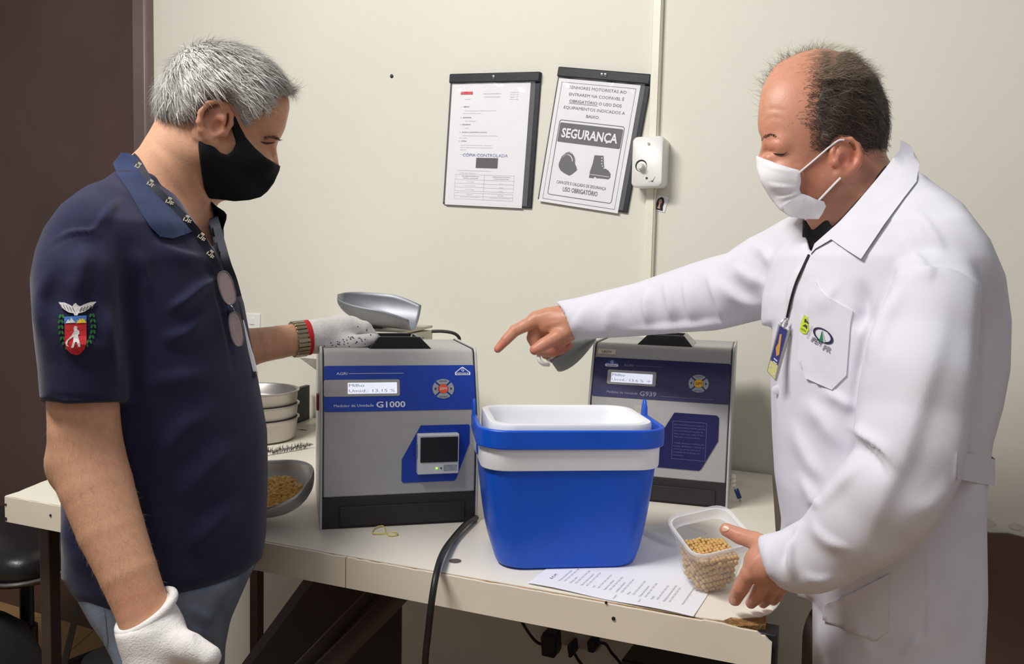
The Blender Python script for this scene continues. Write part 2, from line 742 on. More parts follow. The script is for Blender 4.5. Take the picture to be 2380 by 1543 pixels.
# brown wainscot on the right of the bench and peeling plaster above it
xr0 = wl(1990, 1215)[0]
zt = wl(2320, 1233)[1]
g = Geo()
top = [(xr0 + i * (1.9 - xr0) / 40, zt + random.uniform(-0.006, 0.004)) for i in range(41)]
g.prism([(xr0, 0.0)] + top + [(1.9, 0.0)], -0.008, -0.0005, 'y')
tr = structure(g.build('trim_1', M_brown, smooth=0))
tr.location = W0
tr.rotation_euler = (0, 0, -WA)
M_plaster = mat('bare_plaster', rgb(214, 208, 192), rough=0.9, var=0.12, vscale=40, bump=0.4, bscale=80)
g = Geo()
for i in range(9):
    cx_ = 0.93 + i * 0.05 + random.uniform(-.01, .01)
    r = random.uniform(0.004, 0.012)
    g.prism([(cx_ + 1.6 * r * math.cos(a) * random.uniform(.7, 1.1), zt + 0.012 + r * 0.8 * math.sin(a) * random.uniform(.7, 1.1)) for a in np.arange(0, 6.2, 0.6)], -0.0025, -0.0005, 'y')
pp = g.build('plaster_patch', M_plaster, tr, smooth=0)
pp['kind'] = 'stuff'


def on_wall(name, label, cat, group=None):
    return thing(name, label, cat, tuple(W0), (0, 0, -WA), group)


def re_origin(root, lx, lz, ly=0.0):
    """move a wall thing's empty to (lx, lz) on the wall, keeping its parts in place"""
    root.location = tuple(W0 + lx * wX + ly * wY + np.array([0, 0, lz]))
    for ch in root.children:
        ch.location = (-lx, -ly, -lz)


# conduit (cable trunking), cut where the dimmer sits
cdx0, cdx1 = 0.3128, 0.3335
c = on_wall('cable_trunking', 'narrow cream vertical cable trunking running down the wall beside the notices', 'trunking')
bx = [wl(1472, 320), wl(1548, 435)]
Geo().box((cdx0, -0.0125, 1.535), (cdx1, -0.0003, 2.75)).build('channel', M_cream, c, bevel=0.002)
Geo().box((cdx0, -0.0125, 0.95), (cdx1, -0.0003, 1.46)).build('channel', M_cream, c, bevel=0.002)
Geo().box((cdx1 - 0.0035, -0.0137, 0.95), (cdx1 - 0.0022, -0.0124, 2.75)).build('cover_seam', mat('trunking_edge', rgb(176, 168, 140), rough=.6, var=.05), c)
re_origin(c, cdx0, 0.95)

# dimmer box
c = on_wall('wall_dimmer', 'white plastic wall dimmer box with a round push knob on the cable trunking', 'dimmer')
p0 = wl(1471, 318, 0.045)
p1 = wl(1540, 435, 0.045)
bw, bh = p1[0] - p0[0], p0[1] - p1[1]
bcx, bcz = (p0[0] + p1[0]) / 2, (p0[1] + p1[1]) / 2
g = Geo()
rings = []
for y, k in ((-0.0005, 0.97), (-0.030, 0.99), (-0.040, 1.0), (-0.045, 0.985), (-0.048, 0.93)):
    rings.append([(x, y, z) for x, z in rrect(bw * k, bh * k, 0.011, 5, bcx, bcz)])
g.loft(rings)
g.build('housing', M_white, c, smooth=50)
kx, kz = wl(1490, 385, 0.048)
Mk = Matrix.Translation((kx, -0.048, kz)) @ Matrix.Rotation(math.radians(90), 4, 'X')
Geo().lathe([(0.0125, -0.001), (0.0125, 0.0004)], 24, Mk).build('knob_recess', M_black, c)
Mk2 = Matrix.Translation((kx + 0.0015, -0.048, kz - 0.002)) @ Matrix.Rotation(math.radians(90), 4, 'X')
Geo().lathe([(0.0105, -0.001), (0.0105, 0.002), (0.007, 0.003), (0.0065, 0.014), (0.0055, 0.0155)], 24, Mk2).build('knob', M_white, c, smooth=50)
sx, sz = wl(1508, 334, 0.048)
Geo().disc((sx, sz, -0.0495), 0.0028, 14, 'y', 0.0018).build('screw', M_steel, c)
g = Geo()
pw = lambda x, z: (x, -0.0486, z)
tx_, tz_ = wl(1512, 419, 0.048)
g.prism([(tx_, tz_), (tx_ + .004, tz_ - .004), (tx_ + .010, tz_ + .008), (tx_ + .007, tz_ + .002), (tx_ + .004, tz_ - .001)], -0.0486, -0.0482, 'y')
text_into(g, 'MARGIRIUS', *(wl(1507, 423, 0.048)), 0.0014, pw, width=0.012)
ox, oz = wl(1503, 414, 0.048)
g.disc((ox, oz, -0.0486), 0.0025, 14, 'y', 0.0004)
g.build('marking', M_ink, c, smooth=0)
re_origin(c, bcx, bcz - bh / 2)


# document boards ----------------------------------------------------------
def board(name, label, tl, tr_, bl, br, screws):
    """px corners -> tilted board on the wall; returns root and its local frame helper"""
    L = [np.array(wl(*q)) for q in (tl, tr_, bl, br)]
    cen = sum(L) / 4
    ex = (L[1] - L[0]) + (L[3] - L[2])
    ang = math.atan2(ex[1], ex[0])
    w = np.linalg.norm(ex) / 2
    h = np.linalg.norm((L[0] - L[2]) + (L[1] - L[3])) / 2
    root = thing(name, label, 'notice holder', tuple(W0 + cen[0] * wX + np.array([0, 0, cen[1]])), (0, -ang, -WA))
    return root, w, h, cen, ang


M_board = mat('black_board', rgb(44, 46, 52), rough=0.5, var=0.1, vscale=30, bump=0.1, bscale=200)
M_film = mat('clear_film', (0.98, 0.98, 0.98, 1), rough=0.06, alpha=0.10, spec=0.6, bump=0.1, bscale=18, bdist=0.002)
M_seg = mat('grey_board_print', rgb(86, 86, 88), rough=0.7, var=0.05)


def board_parts(root, w, h, pw, ph, poff, screws):
    Geo().box((-w / 2, -0.006, -h / 2), (w / 2, -0.0008, h / 2)).build('backing', M_board, root, bevel=0.0015)
    Geo().box((-w / 2, -0.013, h / 2 - 0.022), (w / 2, -0.006, h / 2)).build('clip_bar', M_board, root, bevel=0.003)
    for x in screws:
        Mk = Matrix.Translation((x, -0.013, h / 2 - 0.010)) @ Matrix.Rotation(math.radians(90), 4, 'X')
        s = Geo().lathe([(0.0045, -0.001), (0.0045, 0.0012), (0.003, 0.0025)], 16, Mk).build('screw', M_steel, root, smooth=50)
        Geo().box((x - 0.004, -0.0158, h / 2 - 0.0106), (x + 0.004, -0.0152, h / 2 - 0.0094), None).build('slot', M_black, s)
    # paper with a slight curl
    n = 14
    vs, fs = [], []
    for j in range(n + 1):
        for i in range(9):
            x = poff[0] - pw / 2 + pw * i / 8
            z = poff[1] - ph / 2 + ph * j / n
            y = -0.0075 - 0.00012 * math.sin(i * 0.9 + j * 0.35)
            vs.append((x, y, z))
    for j in range(n):
        for i in range(8):
            a = j * 9 + i
            fs.append((a, a + 1, a + 10, a + 9))
    Geo().add(vs, fs).build('paper_sheet', M_paper, root, smooth=180)
    # plastic sleeve, rippled
    vs, fs = [], []
    for j in range(41):
        for i in range(25):
            x = -w / 2 + 0.003 + (w - 0.012) * i / 24
            z = -h / 2 + 0.004 + (h - 0.026) * j / 40
            t = max(0, (j - 31) / 9)
            y = -0.0108 - 0.0022 * t * math.sin(i * 1.1 + 0.5 * j) - 0.0016 * t * math.sin(i * 0.37 + j * 0.9) + 0.0004 * math.sin(i * 0.5)
            vs.append((x, y, z))
    for j in range(40):
        for i in range(24):
            a = j * 25 + i
            fs.append((a, a + 1, a + 26, a + 25))
    Geo().add(vs, fs).build('plastic_sleeve', M_film, root, smooth=180)


r1, w1, h1, cen1, ang1 = board('notice_board', 'black notice holder, hung level, with a page of small typed text stamped in blue',
                               (1040, 172), (1250, 172), (1042, 477), (1247, 482), 1)
PW, PH = 0.203, 0.292
board_parts(r1, w1, h1, PW, PH, (-0.008, -0.006), [0.001])
gk, gl, gb, gr = Geo(), Geo(), Geo(), Geo()
pl1 = lambda x, z: (x, -0.0079, z)
X0, Z1 = -0.008 - PW / 2, -0.006 + PH / 2


def T(g, s, fx, fy, h, width=None, align='l', bold=0.0, pl=pl1):
    """fx, fy = fractions of the sheet from its top left"""
    text_into(g, s, X0 + fx * PW, Z1 - fy * PH, h, pl, width, align, bold)


gr.prism([(X0 + x, Z1 - z) for x, z in ((.026, .030), (.056, .030), (.057, .036), (.025, .036))], -0.0079, -0.0090, 'y')
T(gl, 'QUALIDADE', .18, .165, .0018, .016)
T(gl, 'MANUAL DE PROCEDIMENTOS', .42, .125, .0022, .046)
T(gl, 'CLASSIFICAÇÃO DE GRÃOS', .43, .150, .0022, .042)
for i, s in enumerate(('Código: 04', 'Revisão: 02', 'Página: 1/2', 'Data: 05')):
    T(gl, s, .76, .115 + i * .018, .0018, .02)
for s, y in (('1.   OBJETIVO', .225), ('2.   RESPONSÁVEL', .31), ('3.   FREQUÊNCIA', .365), ('4.   MATERIAL E EQUIPAMENTO UTILIZADO', .425), ('5.   ROTINA', .495)):
    T(gk, s, .14, y, .0026, None, 'l', .01)
for s, x, y in (('Padronizar operação para amostragem e classificação da soja, trigo, do milho que os', .19, .255), ('motoristas trazem da lavoura até o recebimento.', .17, .275),
                ('Técnico classificador de grãos.', .2, .335), ('Toda carga.', .2, .39), ('Calador manual, balde, calador pneumático, homogeneizador, balança e medidor de umidade,', .18, .45),
                ('peneiras e bandejas.', .14, .468), ('Conferir a nota e pesar o caminhão. Antes de abrir verificar se a carga está coberta.', .16, .525),
                ('Posicionar o caminhão sob o calador de amostras, o qual deverá coletar uma amostra,', .16, .543), ('conforme tabela.', .16, .561), ('Misturar a amostra com o quarteador e retirar a amostra de trabalho.', .16, .598),
                ('Fazer análise de umidade, impureza e avariados conforme tabela de desconto anexa para', .15, .725), ('a expedição e entregar o laudo ao motorista.', .17, .745)):
    T(gl, s, x, y, .0017, None, 'l', .006)
for cx_, s in ((.32, 'Quantidade de produto por'), (.72, 'Número mínimo de pontos a')):
    T(gk, s, cx_, .770, .0019, .046, 'c', .008)
for cx_, s in ((.32, 'caminhão a ser amostrado'), (.72, 'serem amostrados')):
    T(gk, s, cx_, .785, .0019, .04, 'c', .008)
for i, (a, b) in enumerate((('Até 15 Toneladas', '5 Pontos'), ('Mais de 15 até 30 Toneladas', '8 Pontos'), ('Mais de 30 Toneladas', '11 Pontos'))):
    T(gl, a, .32, .815 + i * .03, .0018, None, 'c')
    T(gl, b, .72, .822 + i * .03, .0018, None, 'c')
T(gl, 'ELABORAÇÃO', .32, .915, .0018, None, 'c')
T(gl, 'APROVAÇÃO', .72, .915, .0018, None, 'c')
T(gl, 'Gerente de Qualidade', .32, .935, .0016, .05, 'c')
T(gl, 'Gerente de Unidade', .72, .935, .0016, .05, 'c')


def rule(g, fx0, fy0, fx1, fy1, t=.0004, y=-0.0079):
    x0, x1 = X0 + fx0 * PW, X0 + fx1 * PW
    z0, z1 = Z1 - fy0 * PH, Z1 - fy1 * PH
    g.box((min(x0, x1) - t / 2, y, min(z0, z1) - t / 2), (max(x0, x1) + t / 2, y + .0002, max(z0, z1) + t / 2))


for y in (.755, .795, .825, .855, .885, .90, .925, .95):
    rule(gl, .12, y, .88, y)
for x in (.12, .5, .88):
    rule(gl, x, .755, x, .885)
    rule(gl, x, .90, x, .95)
T(gb, 'CÓPIA CONTROLADA', .20, .612, .0072, .118)
gp = Geo().box((X0 + .38 * PW, -.0080, Z1 - .70 * PH), (X0 + .66 * PW, -.0078, Z1 - .62 * PH))
gk.build('dark_print', M_ink, r1, smooth=0)['kind'] = 'stuff'
gl.build('grey_print', M_inkl, r1, smooth=0)['kind'] = 'stuff'
gb.build('blue_stamp', M_inkb, r1, smooth=0)
gw0 = Geo()
text_into(gw0, 'COOPAVEL', X0 + .041, Z1 - .0348, .0034, lambda x, z: (x, -0.0081, z), .027, 'c', .01)
gr.build('red_mark', M_inkr, r1, smooth=0)
gw0.build('red_mark_lettering', M_paper, r1, smooth=0)
gp.build('printed_picture', mat('dark_photo_print', rgb(62, 58, 60), rough=.6, var=.25, vscale=90), r1, smooth=0)

r2, w2, h2, cen2, ang2 = board('notice_board', 'tilted black notice holder with a safety notice showing a helmet and a boot',
                               (1297, 154), (1509, 177), (1257, 466), (1468, 494), 2)
PW, PH = 0.190, 0.272
board_parts(r2, w2, h2, PW, PH, (-0.008, -0.014), [-0.002, 0.006])
X0, Z1 = -0.008 - PW / 2, -0.014 + PH / 2
gk, gw, gs = Geo(), Geo(), Geo()


def frame_line(g, x0, y0, x1, y1, t, r=0.0):
    a = rrect((x1 - x0) * PW, (y1 - y0) * PH, max(r, .0003), 4, X0 + (x0 + x1) / 2 * PW, Z1 - (y0 + y1) / 2 * PH)
    b = rrect((x1 - x0) * PW - 2 * t, (y1 - y0) * PH - 2 * t, max(r - t, .0002), 4, X0 + (x0 + x1) / 2 * PW, Z1 - (y0 + y1) / 2 * PH)
    n = len(a)
    g.add([(p[0], -.0079, p[1]) for p in a] + [(p[0], -.0079, p[1]) for p in b], [(i, (i + 1) % n, n + (i + 1) % n, n + i) for i in range(n)])


frame_line(gs, .045, .028, .955, .975, .0008)
for s, fy, w in (('SENHORES MOTORISTAS AO', .075, .133), ('ENTRAREM NA COOPAVEL É', .13, .128), ('OBRIGATÓRIO O USO DOS', .183, .122),
                 ('EQUIPAMENTOS INDICADOS A', .236, .143), ('BAIXO.', .290, .031)):
    T(gk, s, .5, fy, .0064, w, 'c', .008)
rule(gk, .18, .190, .53, .190, .0009)
frame_line(gs, .095, .325, .905, .935, .0016, .006)
gs.prism(rrect(.78 * PW, .155 * PH, .003, 4, X0 + .5 * PW, Z1 - .425 * PH), -.0079, -.0078, 'y')
pl2 = lambda x, z: (x, -0.0095, z)
text_into(gw, 'SEGURANÇA', X0 + .5 * PW, Z1 - .462 * PH, .0195, pl2, .132, 'c', .03)
# helmet
hx, hz = X0 + .30 * PW, Z1 - .66 * PH
hel = [(-.022, -.012), (-.0235, -.004), (-.019, .012), (-.010, .021), (-.003, .024), (.006, .022), (.013, .012), (.015, .000), (.020, -.007), (.0225, -.013), (.018, -.018), (.012, -.024), (.006, -.0275), (-.006, -.024), (-.016, -.019)]
gs.prism([(hx + x, hz + z) for x, z in hel], -.0079, -.0078, 'y')
for dx, dz, s in ((-.004, -.001, 1.0), (.001, .0015, 1.12)):
    arc = [(hx + dx + s * .014 * math.cos(a) - .002, hz + dz + s * .018 * math.sin(a)) for a in np.linspace(2.5, .25, 12)]
    arc2 = [(x + .0016, z + .0010) for x, z in arc[::-1]]
    n = len(arc)
    gw.add([(x, -.0081, z) for x, z in arc] + [(x, -.0081, z) for x, z in arc2[::-1]], [(i, i + 1, n + i + 1, n + i) for i in range(n - 1)])
# boot
bx_, bz_ = X0 + .68 * PW, Z1 - .665 * PH
boot = [(-.015, .025), (.006, .026), (.009, .012), (.013, .000), (.022, -.003), (.029, -.010), (.030, -.018), (.026, -.0225), (.012, -.0225), (-.002, -.0235), (-.004, -.021), (-.007, -.021), (-.008, -.0245), (-.019, -.0245), (-.019, -.010), (-.016, .006)]
gs.prism([(bx_ + x, bz_ + z) for x, z in boot], -.0079, -.0078, 'y')
for q in ((.003, .021), (.004, .015), (.005, .009), (.008, .004), (.012, .000)):
    gw.disc((bx_ + q[0], bz_ + q[1], -.0081), .0014, 8, 'y', .0002)
rg = Geo()
gw.box((bx_ - .018, -.0081, bz_ - .0175), (bx_ + .027, -.0080, bz_ - .0165))
T(gs, 'CAPACETE E CALÇADO DE SEGURANÇA', .5, .835, .0066, .118, 'c', .008)
T(gs, 'USO OBRIGATÓRIO', .5, .892, .0098, .083, 'c', .018)
gk.build('notice_lettering', M_ink, r2, smooth=0)['kind'] = 'stuff'
gs.build('safety_panel_print', M_seg, r2, smooth=0)['kind'] = 'stuff'
gw.build('reversed_lettering', M_paper, r2, smooth=0)['kind'] = 'stuff'

# small portrait photo stuck below the dimmer
q0 = wl(1537, 473)
ph = thing('portrait_photo', 'tiny tilted portrait photo of a dark-haired woman stuck under the dimmer', 'photo', tuple(W0 + q0[0] * wX + np.array([0, 0, q0[1]])), (0, math.radians(14), -WA))
Geo().box((-.0125, -.0016, -.0165), (.0125, -.0004, .0165)).build('print_paper', M_paper, ph)
g = Geo()
g.prism([(-.0085, -.0145), (-.0105, -.004), (-.009, .008), (-.003, .0135), (.003, .012), (.006, .004), (.006, -.006), (.008, -.0145)], -.0019, -.0016, 'y')
g.build('dark_hair', M_black, ph, smooth=0)
g = Geo()
g.prism([(-.0025 + .0036 * math.cos(a), .0035 + .0052 * math.sin(a)) for a in np.arange(0, 6.2, .45)], -.0023, -.0019, 'y')
g.prism([(-.0040, -.001), (-.0012, -.001), (-.0008, -.007), (.001, -.0115), (-.006, -.0115), (-.0042, -.007)], -.0022, -.0019, 'y')
g.build('face', mat('photo_skin', rgb(205, 160, 140), rough=.6, var=.03), ph, smooth=0)

# nail hole plug, wall plate
q0 = wl(911, 177)
n_ = thing('wall_screw', 'small dark screw left in the bare wall above the left notice', 'screw', tuple(W0 + q0[0] * wX + np.array([0, 0, q0[1]])), (math.radians(90), 0, -WA))
Geo().lathe([(.0038, 0), (.0045, .002), (.003, .0035)], 12).build('screw_head', M_black, n_, smooth=50)
Geo().box((-.003, -.0005, .0034), (.003, .0005, .0038)).build('slot', M_steel, n_)
q0, q1 = wl(575, 733), wl(604, 758)
sp = thing('wall_plate', 'small white switch plate on the wall behind the man in navy', 'switch plate', tuple(W0 + (q0[0] + q1[0]) / 2 * wX + np.array([0, 0, q1[1]])), (0, 0, -WA))
Geo().box((-.026, -.006, -.01), (.026, -.0004, .034)).build('plate', M_white, sp, bevel=.002)
Geo().box((-.008, -.0085, .004), (.008, -.0058, .022)).build('rocker', M_white, sp, bevel=.001)

# ================================================================== WORKBENCH
TZ = 0.86
TA = math.radians(22.0)
tX = np.array([math.cos(TA), -math.sin(TA), 0])
tY = np.array([math.sin(TA), math.cos(TA), 0])
FL = np.array([-.854, 1.398, 0])
FR = FL + tX * 1.246
BR = np.array([.535, 1.676, 0])
BL = np.array([-.775, 2.300, 0])
M_lam = mat('cream_laminate', rgb(237, 231, 217), rough=0.38, var=0.05, vscale=5, bump=0.03, bscale=60, spec=0.4, detail=8)
M_edge = mat('cream_edging', rgb(232, 222, 203), rough=0.45, var=0.05, vscale=7, bump=0.03, bscale=60)
M_chip = mat('particle_board', rgb(150, 112, 66), rough=0.95, var=0.45, vscale=160, bump=1.0, bscale=220, bdist=.004)
M_leg = mat('dark_brown_metal', rgb(62, 50, 47), rough=0.42, var=0.15, vscale=20, bump=0.1, bscale=80)
bo = np.array([-.15, 1.5, 0])
bench = thing('workbench', 'long cream laminate workbench with a chipped front corner on dark metal legs', 'workbench', tuple(bo))


def W(g, o):
    """shift world-space shapes into a thing's local space"""
    g.v = [(p[0] - o[0], p[1] - o[1], p[2] - o[2]) for p in g.v]
    return g


TH = 0.0445
core = [FL + tY * .003 + tX * .004, FR + tY * .003 - tX * .006, BR - tX * .004, BL + tX * .003]
core.insert(1, FR + tY * .003 - tX * .035)
core[2] = FR + tY * .020 - tX * .004
W(Geo().prism([tuple(p[:2]) for p in core], TZ - TH, TZ - .0012), bo).build('core_board', M_chip, bench, smooth=0)


def on_front(u, v, yoff=0.0):
    p = onplane(u, v, FL + tY * yoff, tY) - FL
    return float(p @ tX)


# laminate skin on top, its broken edge at the right corner
brk = [(1637, 1436), (1660, 1439), (1683, 1441), (1700, 1434), (1724, 1436), (1748, 1433), (1770, 1432), (1790, 1424), (1803, 1413), (1813, 1400)]
lam = [FL] + [onz(u, v, TZ) for u, v in brk] + [BR, BL]
# nibbles along the left edge
cut = BL - FL
lam += [FL + cut * t + np.array([random.uniform(.0, .006), 0, 0]) for t in (.22, .19, .17, .15, .12, .1, .08, .05, .03)]
W(Geo().prism([(p[0], p[1]) for p in lam], TZ - .0012, TZ), bo).build('laminate_top', M_lam, bench, smooth=0)
# front edging in two lengths with a joint
sj = on_front(805, 1290)
F3 = lambda s, y, z: tuple(FL + tX * s + tY * y + np.array([0, 0, z]))


def edging(profile_top, s0, s1):
    pts = [(s0, TZ - TH)] + [(s1, TZ - TH)] + profile_top
    g = Geo().prism(pts, -.0015, .003, 'y')
    g.v = [F3(x, y, z) for x, y, z in g.v]
    return W(g, bo)


jag = lambda a, b, n: [(a + (b - a) * i / n, TZ - .0010 - random.choice((0, 0, 0, .0003, .0008))) for i in range(n + 1)]
edging(jag(sj - .0008, 0.0, 30), 0.0, sj - .0008).build('edge_strip', M_edge, bench, smooth=0)
rt = [(1637, 1441), (1680, 1449), (1700, 1455), (1722, 1461), (1745, 1465), (1760, 1468), (1770, 1477), (1778, 1478), (1788, 1489), (1794, 1494)]
rt3 = []
for u, v in rt:
    p = onplane(u, v, FL, tY)
    rt3.append((float((p - FL) @ tX), float(p[2])))
smax_ = rt3[-1][0]
edging(rt3[::-1] + jag(rt3[0][0] - .004, sj + .0008, 50), sj + .0008, smax_).build('edge_strip', M_edge, bench, smooth=0)
# screws heads in the edging
g = Geo()
for u, v, r in ((120, 1197, .0022), (1427, 1436, .0024), (1410, 1399, .0018), (16, 1172, .002), (16, 1205, .003)):
    p = onplane(u, v, FL, tY)
    g.lathe([(r, 0), (r, .0012)], 9, Matrix.Translation(tuple(p - tY * .0028)) @ Matrix.Rotation(-TA, 4, 'Z') @ Matrix.Rotation(math.radians(-90), 4, 'X'))
hd = W(g, bo).build('edge_hole', M_black, bench, smooth=0)
hd['kind'] = 'stuff'
# black plugged hole on the top
p = onz(1058, 1304, TZ)
W(Geo().lathe([(.0085, 0), (.0085, .0006)], 18, Matrix.Translation(tuple(p))), bo).build('cable_hole', mat('hole_shadow', rgb(92, 84, 76), rough=.8, var=.1), bench, smooth=0)


def leg(u, d, w=.032, y=0.0, z0=0.0):
    p = P(u, 1200, d)
    c0 = np.array([p[0], p[1], 0])
    g = Geo().box((-w / 2, -w / 2, z0), (w / 2, w / 2, TZ - TH), Matrix.Translation(tuple(c0 - bo)) @ Matrix.Rotation(-TA, 4, 'Z'))
    return g.build('leg', M_leg, bench, bevel=.002)


leg(114, 1.475, .023)
leg(597, 2.02, .024)
pr = FR + tY * .02 - tX * .002
M_legb = mat('black_metal', rgb(34, 32, 32), rough=.5, var=.1)
g = Geo().box((-.012, -.012, 0), (.012, .02, TZ - .006), Matrix.Translation(tuple(pr - bo)) @ Matrix.Rotation(-TA, 4, 'Z'))
g.build('leg', M_legb, bench, bevel=.002)
pr = BR - tX * .06 - tY * .05
Geo().box((-.015, -.015, 0), (.015, .015, TZ - TH), Matrix.Translation(tuple(pr - bo)) @ Matrix.Rotation(-TA, 4, 'Z')).build('leg', M_leg, bench, bevel=.002)
# low rail between the two left legs
a, b = P(115, 1200, 1.475), P(597, 1200, 2.02)
W(Geo().tube([(a[0], a[1], .2), (b[0], b[1], .2)], .011, 8), bo).build('side_rail', M_leg, bench)

# ================================================================== INSTRUMENTS
M_case = mat('grey_case', rgb(176, 174, 173), rough=0.45, var=0.03, vscale=60, bump=0.05, bscale=400)
M_case2 = mat('light_grey_rim', rgb(190, 190, 190), rough=0.4, var=0.03, vscale=60)
M_side = mat('dark_seam', rgb(44, 42, 42), rough=0.5, var=0.05)
M_lcd = mat('lcd_backlight', rgb(236, 240, 255), rough=0.3, emit=0.55, var=0.0)
M_lcdt = mat('lcd_pixels', rgb(164, 170, 190), rough=0.5, var=0.0)
M_gloss = mat('gloss_black', rgb(16, 16, 17), rough=0.12, spec=0.6, var=0.05)
M_base = mat('charcoal_base', rgb(44, 41, 41), rough=0.6, var=0.08, vscale=50, bump=0.1, bscale=300)


def meter(label, loc, yaw, Wd, pan, panel_l, band_hex, model, num, sim_rgb, logo_left, display_x, has_printer, base_h):
    root = thing('moisture_meter', label, 'grain moisture meter', loc, (0, 0, yaw), 'grain moisture meters on the bench')
    hw = Wd / 2
    D = .225
    zc, ys, zs = .174, .034, .268
    # casing
    prof = [(0.002, base_h), (0.002, zc), (ys, zs), (ys + .004, .272), (ys + .010, .274), (D - .012, .274), (D, .266), (D, base_h)]
    Geo().prism(prof, -hw + .005, hw - .005, 'x').build('casing', M_case, root, bevel=.0025)
    for s in (-1, 1):
        prof2 = [(-.001, 0), (-.001, zc + .001), (ys - .002, zs + .002), (ys + .009, .277), (D - .01, .277), (D + .002, .268), (D + .002, 0)]
        a, b = (-hw, -hw + .004) if s < 0 else (hw - .004, hw)
        Geo().prism(prof2, a, b, 'x').build('side_panel', M_case2, root, bevel=.0012)
        a, b = (-hw + .004, -hw + .0055) if s < 0 else (hw - .0055, hw - .004)
        Geo().prism([(p[0] - .0004, p[1] + .0004) for p in prof[:-1]] + [(D, base_h)], a, b, 'x').build('panel_seam', M_side, root)
    # base with drawer
    Geo().box((-hw + .004, .0015, 0), (hw - .004, D - .002, base_h)).build('base', M_base, root, bevel=.001)
    dr = Geo().box((-hw + .030, -.0015, .004), (hw - .022, .01, base_h * .70)).build('drawer', M_base, root, bevel=.001)
    # hopper on top
    g = Geo()
    x0, x1, y0, y1, zb, zt = -.047, .052, .044, .15, .272, .292
    ins = .017
    ring = lambda i, z: [(x0 + i, y0 + i, z), (x1 - i, y0 + i, z), (x1 - i, y1 - i, z), (x0 + i, y1 - i, z)]
    g.loft([ring(0, zb), ring(0, zb + .002), ring(ins, zt), ring(ins + .003, zt), ring(ins + .007, zt - .018)], cap=False)
    hp = g.build('hopper', M_gloss, root, bevel=.001)
    Geo().box((x0 + .02, y0 + .02, zb), (x1 - .02, y1 - .02, zb + .003)).build('hopper_throat', M_black, hp)
    # sloped control panel: frame (x, t) with t along the slope
    dy, dz = ys, zs - zc
    L = math.hypot(dy, dz)
    nrm = np.array([0, -dz / L, dy / L])

    def pl(e):
        def q(x, t):
            p = np.array([x, .002 + dy * t / L * .93, zc + dz * t / L]) + nrm * e
            return tuple(p)
        return q
    slab = lambda g, poly, e0, e1: g.add([pl(e0)(*p) for p in poly] + [pl(e1)(*p) for p in poly],
                                         [tuple(range(len(poly) - 1, -1, -1)), tuple(range(len(poly), 2 * len(poly)))] +
                                         [(i, (i + 1) % len(poly), len(poly) + (i + 1) % len(poly), len(poly) + i) for i in range(len(poly))])
    t0, t1 = .008, .080
    M_band = mat('panel_film', rgb(*band_hex), rough=0.4, var=0.04, vscale=120)
    g = Geo()
    slab(g, rrect(Wd - .012, t1 - t0, .003, 4, 0, (t0 + t1) / 2), .0, .0012)
    panel = g.build('control_panel', M_band, root, smooth=30)
    # display
    dx0, dx1, lx0, lx1 = display_x
    g = Geo()
    slab(g, rrect(dx1 - dx0, .0265, .003, 4, (dx0 + dx1) / 2, .0445), .0012, .0020)
    fr = g.build('display_frame', M_case, root, smooth=30)
    g = Geo()
    slab(g, rrect(lx1 - lx0, .0175, .0005, 2, (lx0 + lx1) / 2, .0440), .0020, .0025)
    lc = g.build('display', M_lcd, root, smooth=0)
    g = Geo()
    text_into(g, 'Milho', lx0 + .0018, .0462, .0047, pl(.0028), (lx1 - lx0) * .31, bold=-.004)
    text_into(g, 'Umid.: ' + num, lx0 + .0018, .0376, .0047, pl(.0028), (lx1 - lx0) * .93, bold=-.004)
    g.build('display_text', M_lcdt, lc, smooth=0)
    # panel lettering
    g = Geo()
    if logo_left:
        text_into(g, 'AGRI', -.066, .0655, .0042, pl(.0015), .0165)
        g.add([pl(.0015)(*p) for p in ((-.046, .0672), (.002, .0672), (.002, .0676), (-.046, .0676))], [(0, 1, 2, 3)])
        lx, lt = -.088, .0645
        text_into(g, 'Medidor de Umidade', -.093, .0150, .0042, pl(.0015), .055)
        text_into(g, model, -.034, .0135, .0082, pl(.0015), .029, bold=.02)
        g.add([pl(.0015)(*p) for p in ((.002, .0145), (.095, .0145), (.095, .0149), (.002, .0149))], [(0, 1, 2, 3)])
    else:
        text_into(g, 'AGRI', -.099, .0655, .0042, pl(.0015), .0165)
        g.add([pl(.0015)(*p) for p in ((-.080, .0672), (.004, .0672), (.004, .0678), (-.080, .0678))], [(0, 1, 2, 3)])
        lx, lt = .099, .0645
        text_into(g, 'Medidor de Umidade', -.103, .0150, .0042, pl(.0015), .060)
        text_into(g, model, -.039, .0135, .0092, pl(.0015), .045, bold=.02)
    g.build('panel_lettering', M_whitep if not logo_left else mat('dim_print', rgb(150, 152, 172), rough=.6, var=.03), panel, smooth=0)['kind'] = 'stuff'
    # logo: rounded triangle over a lozenge
    g = Geo()
    tri = [(lx - .0125, lt + .0035), (lx - .001, lt + .0125), (lx + .001, lt + .0125), (lx + .0125, lt + .0035), (lx + .0125, lt - .001), (lx - .0125, lt - .001)]
    outer = [(x, t) for x, t in tri]
    g.add([pl(.0016)(*p) for p in outer], [tuple(range(6))])
    g.build('logo_triangle', M_whitep if not logo_left else mat('logo_blue', rgb(40, 70, 170), rough=.5, var=.03), panel, smooth=0)
    g = Geo()
    k = .9
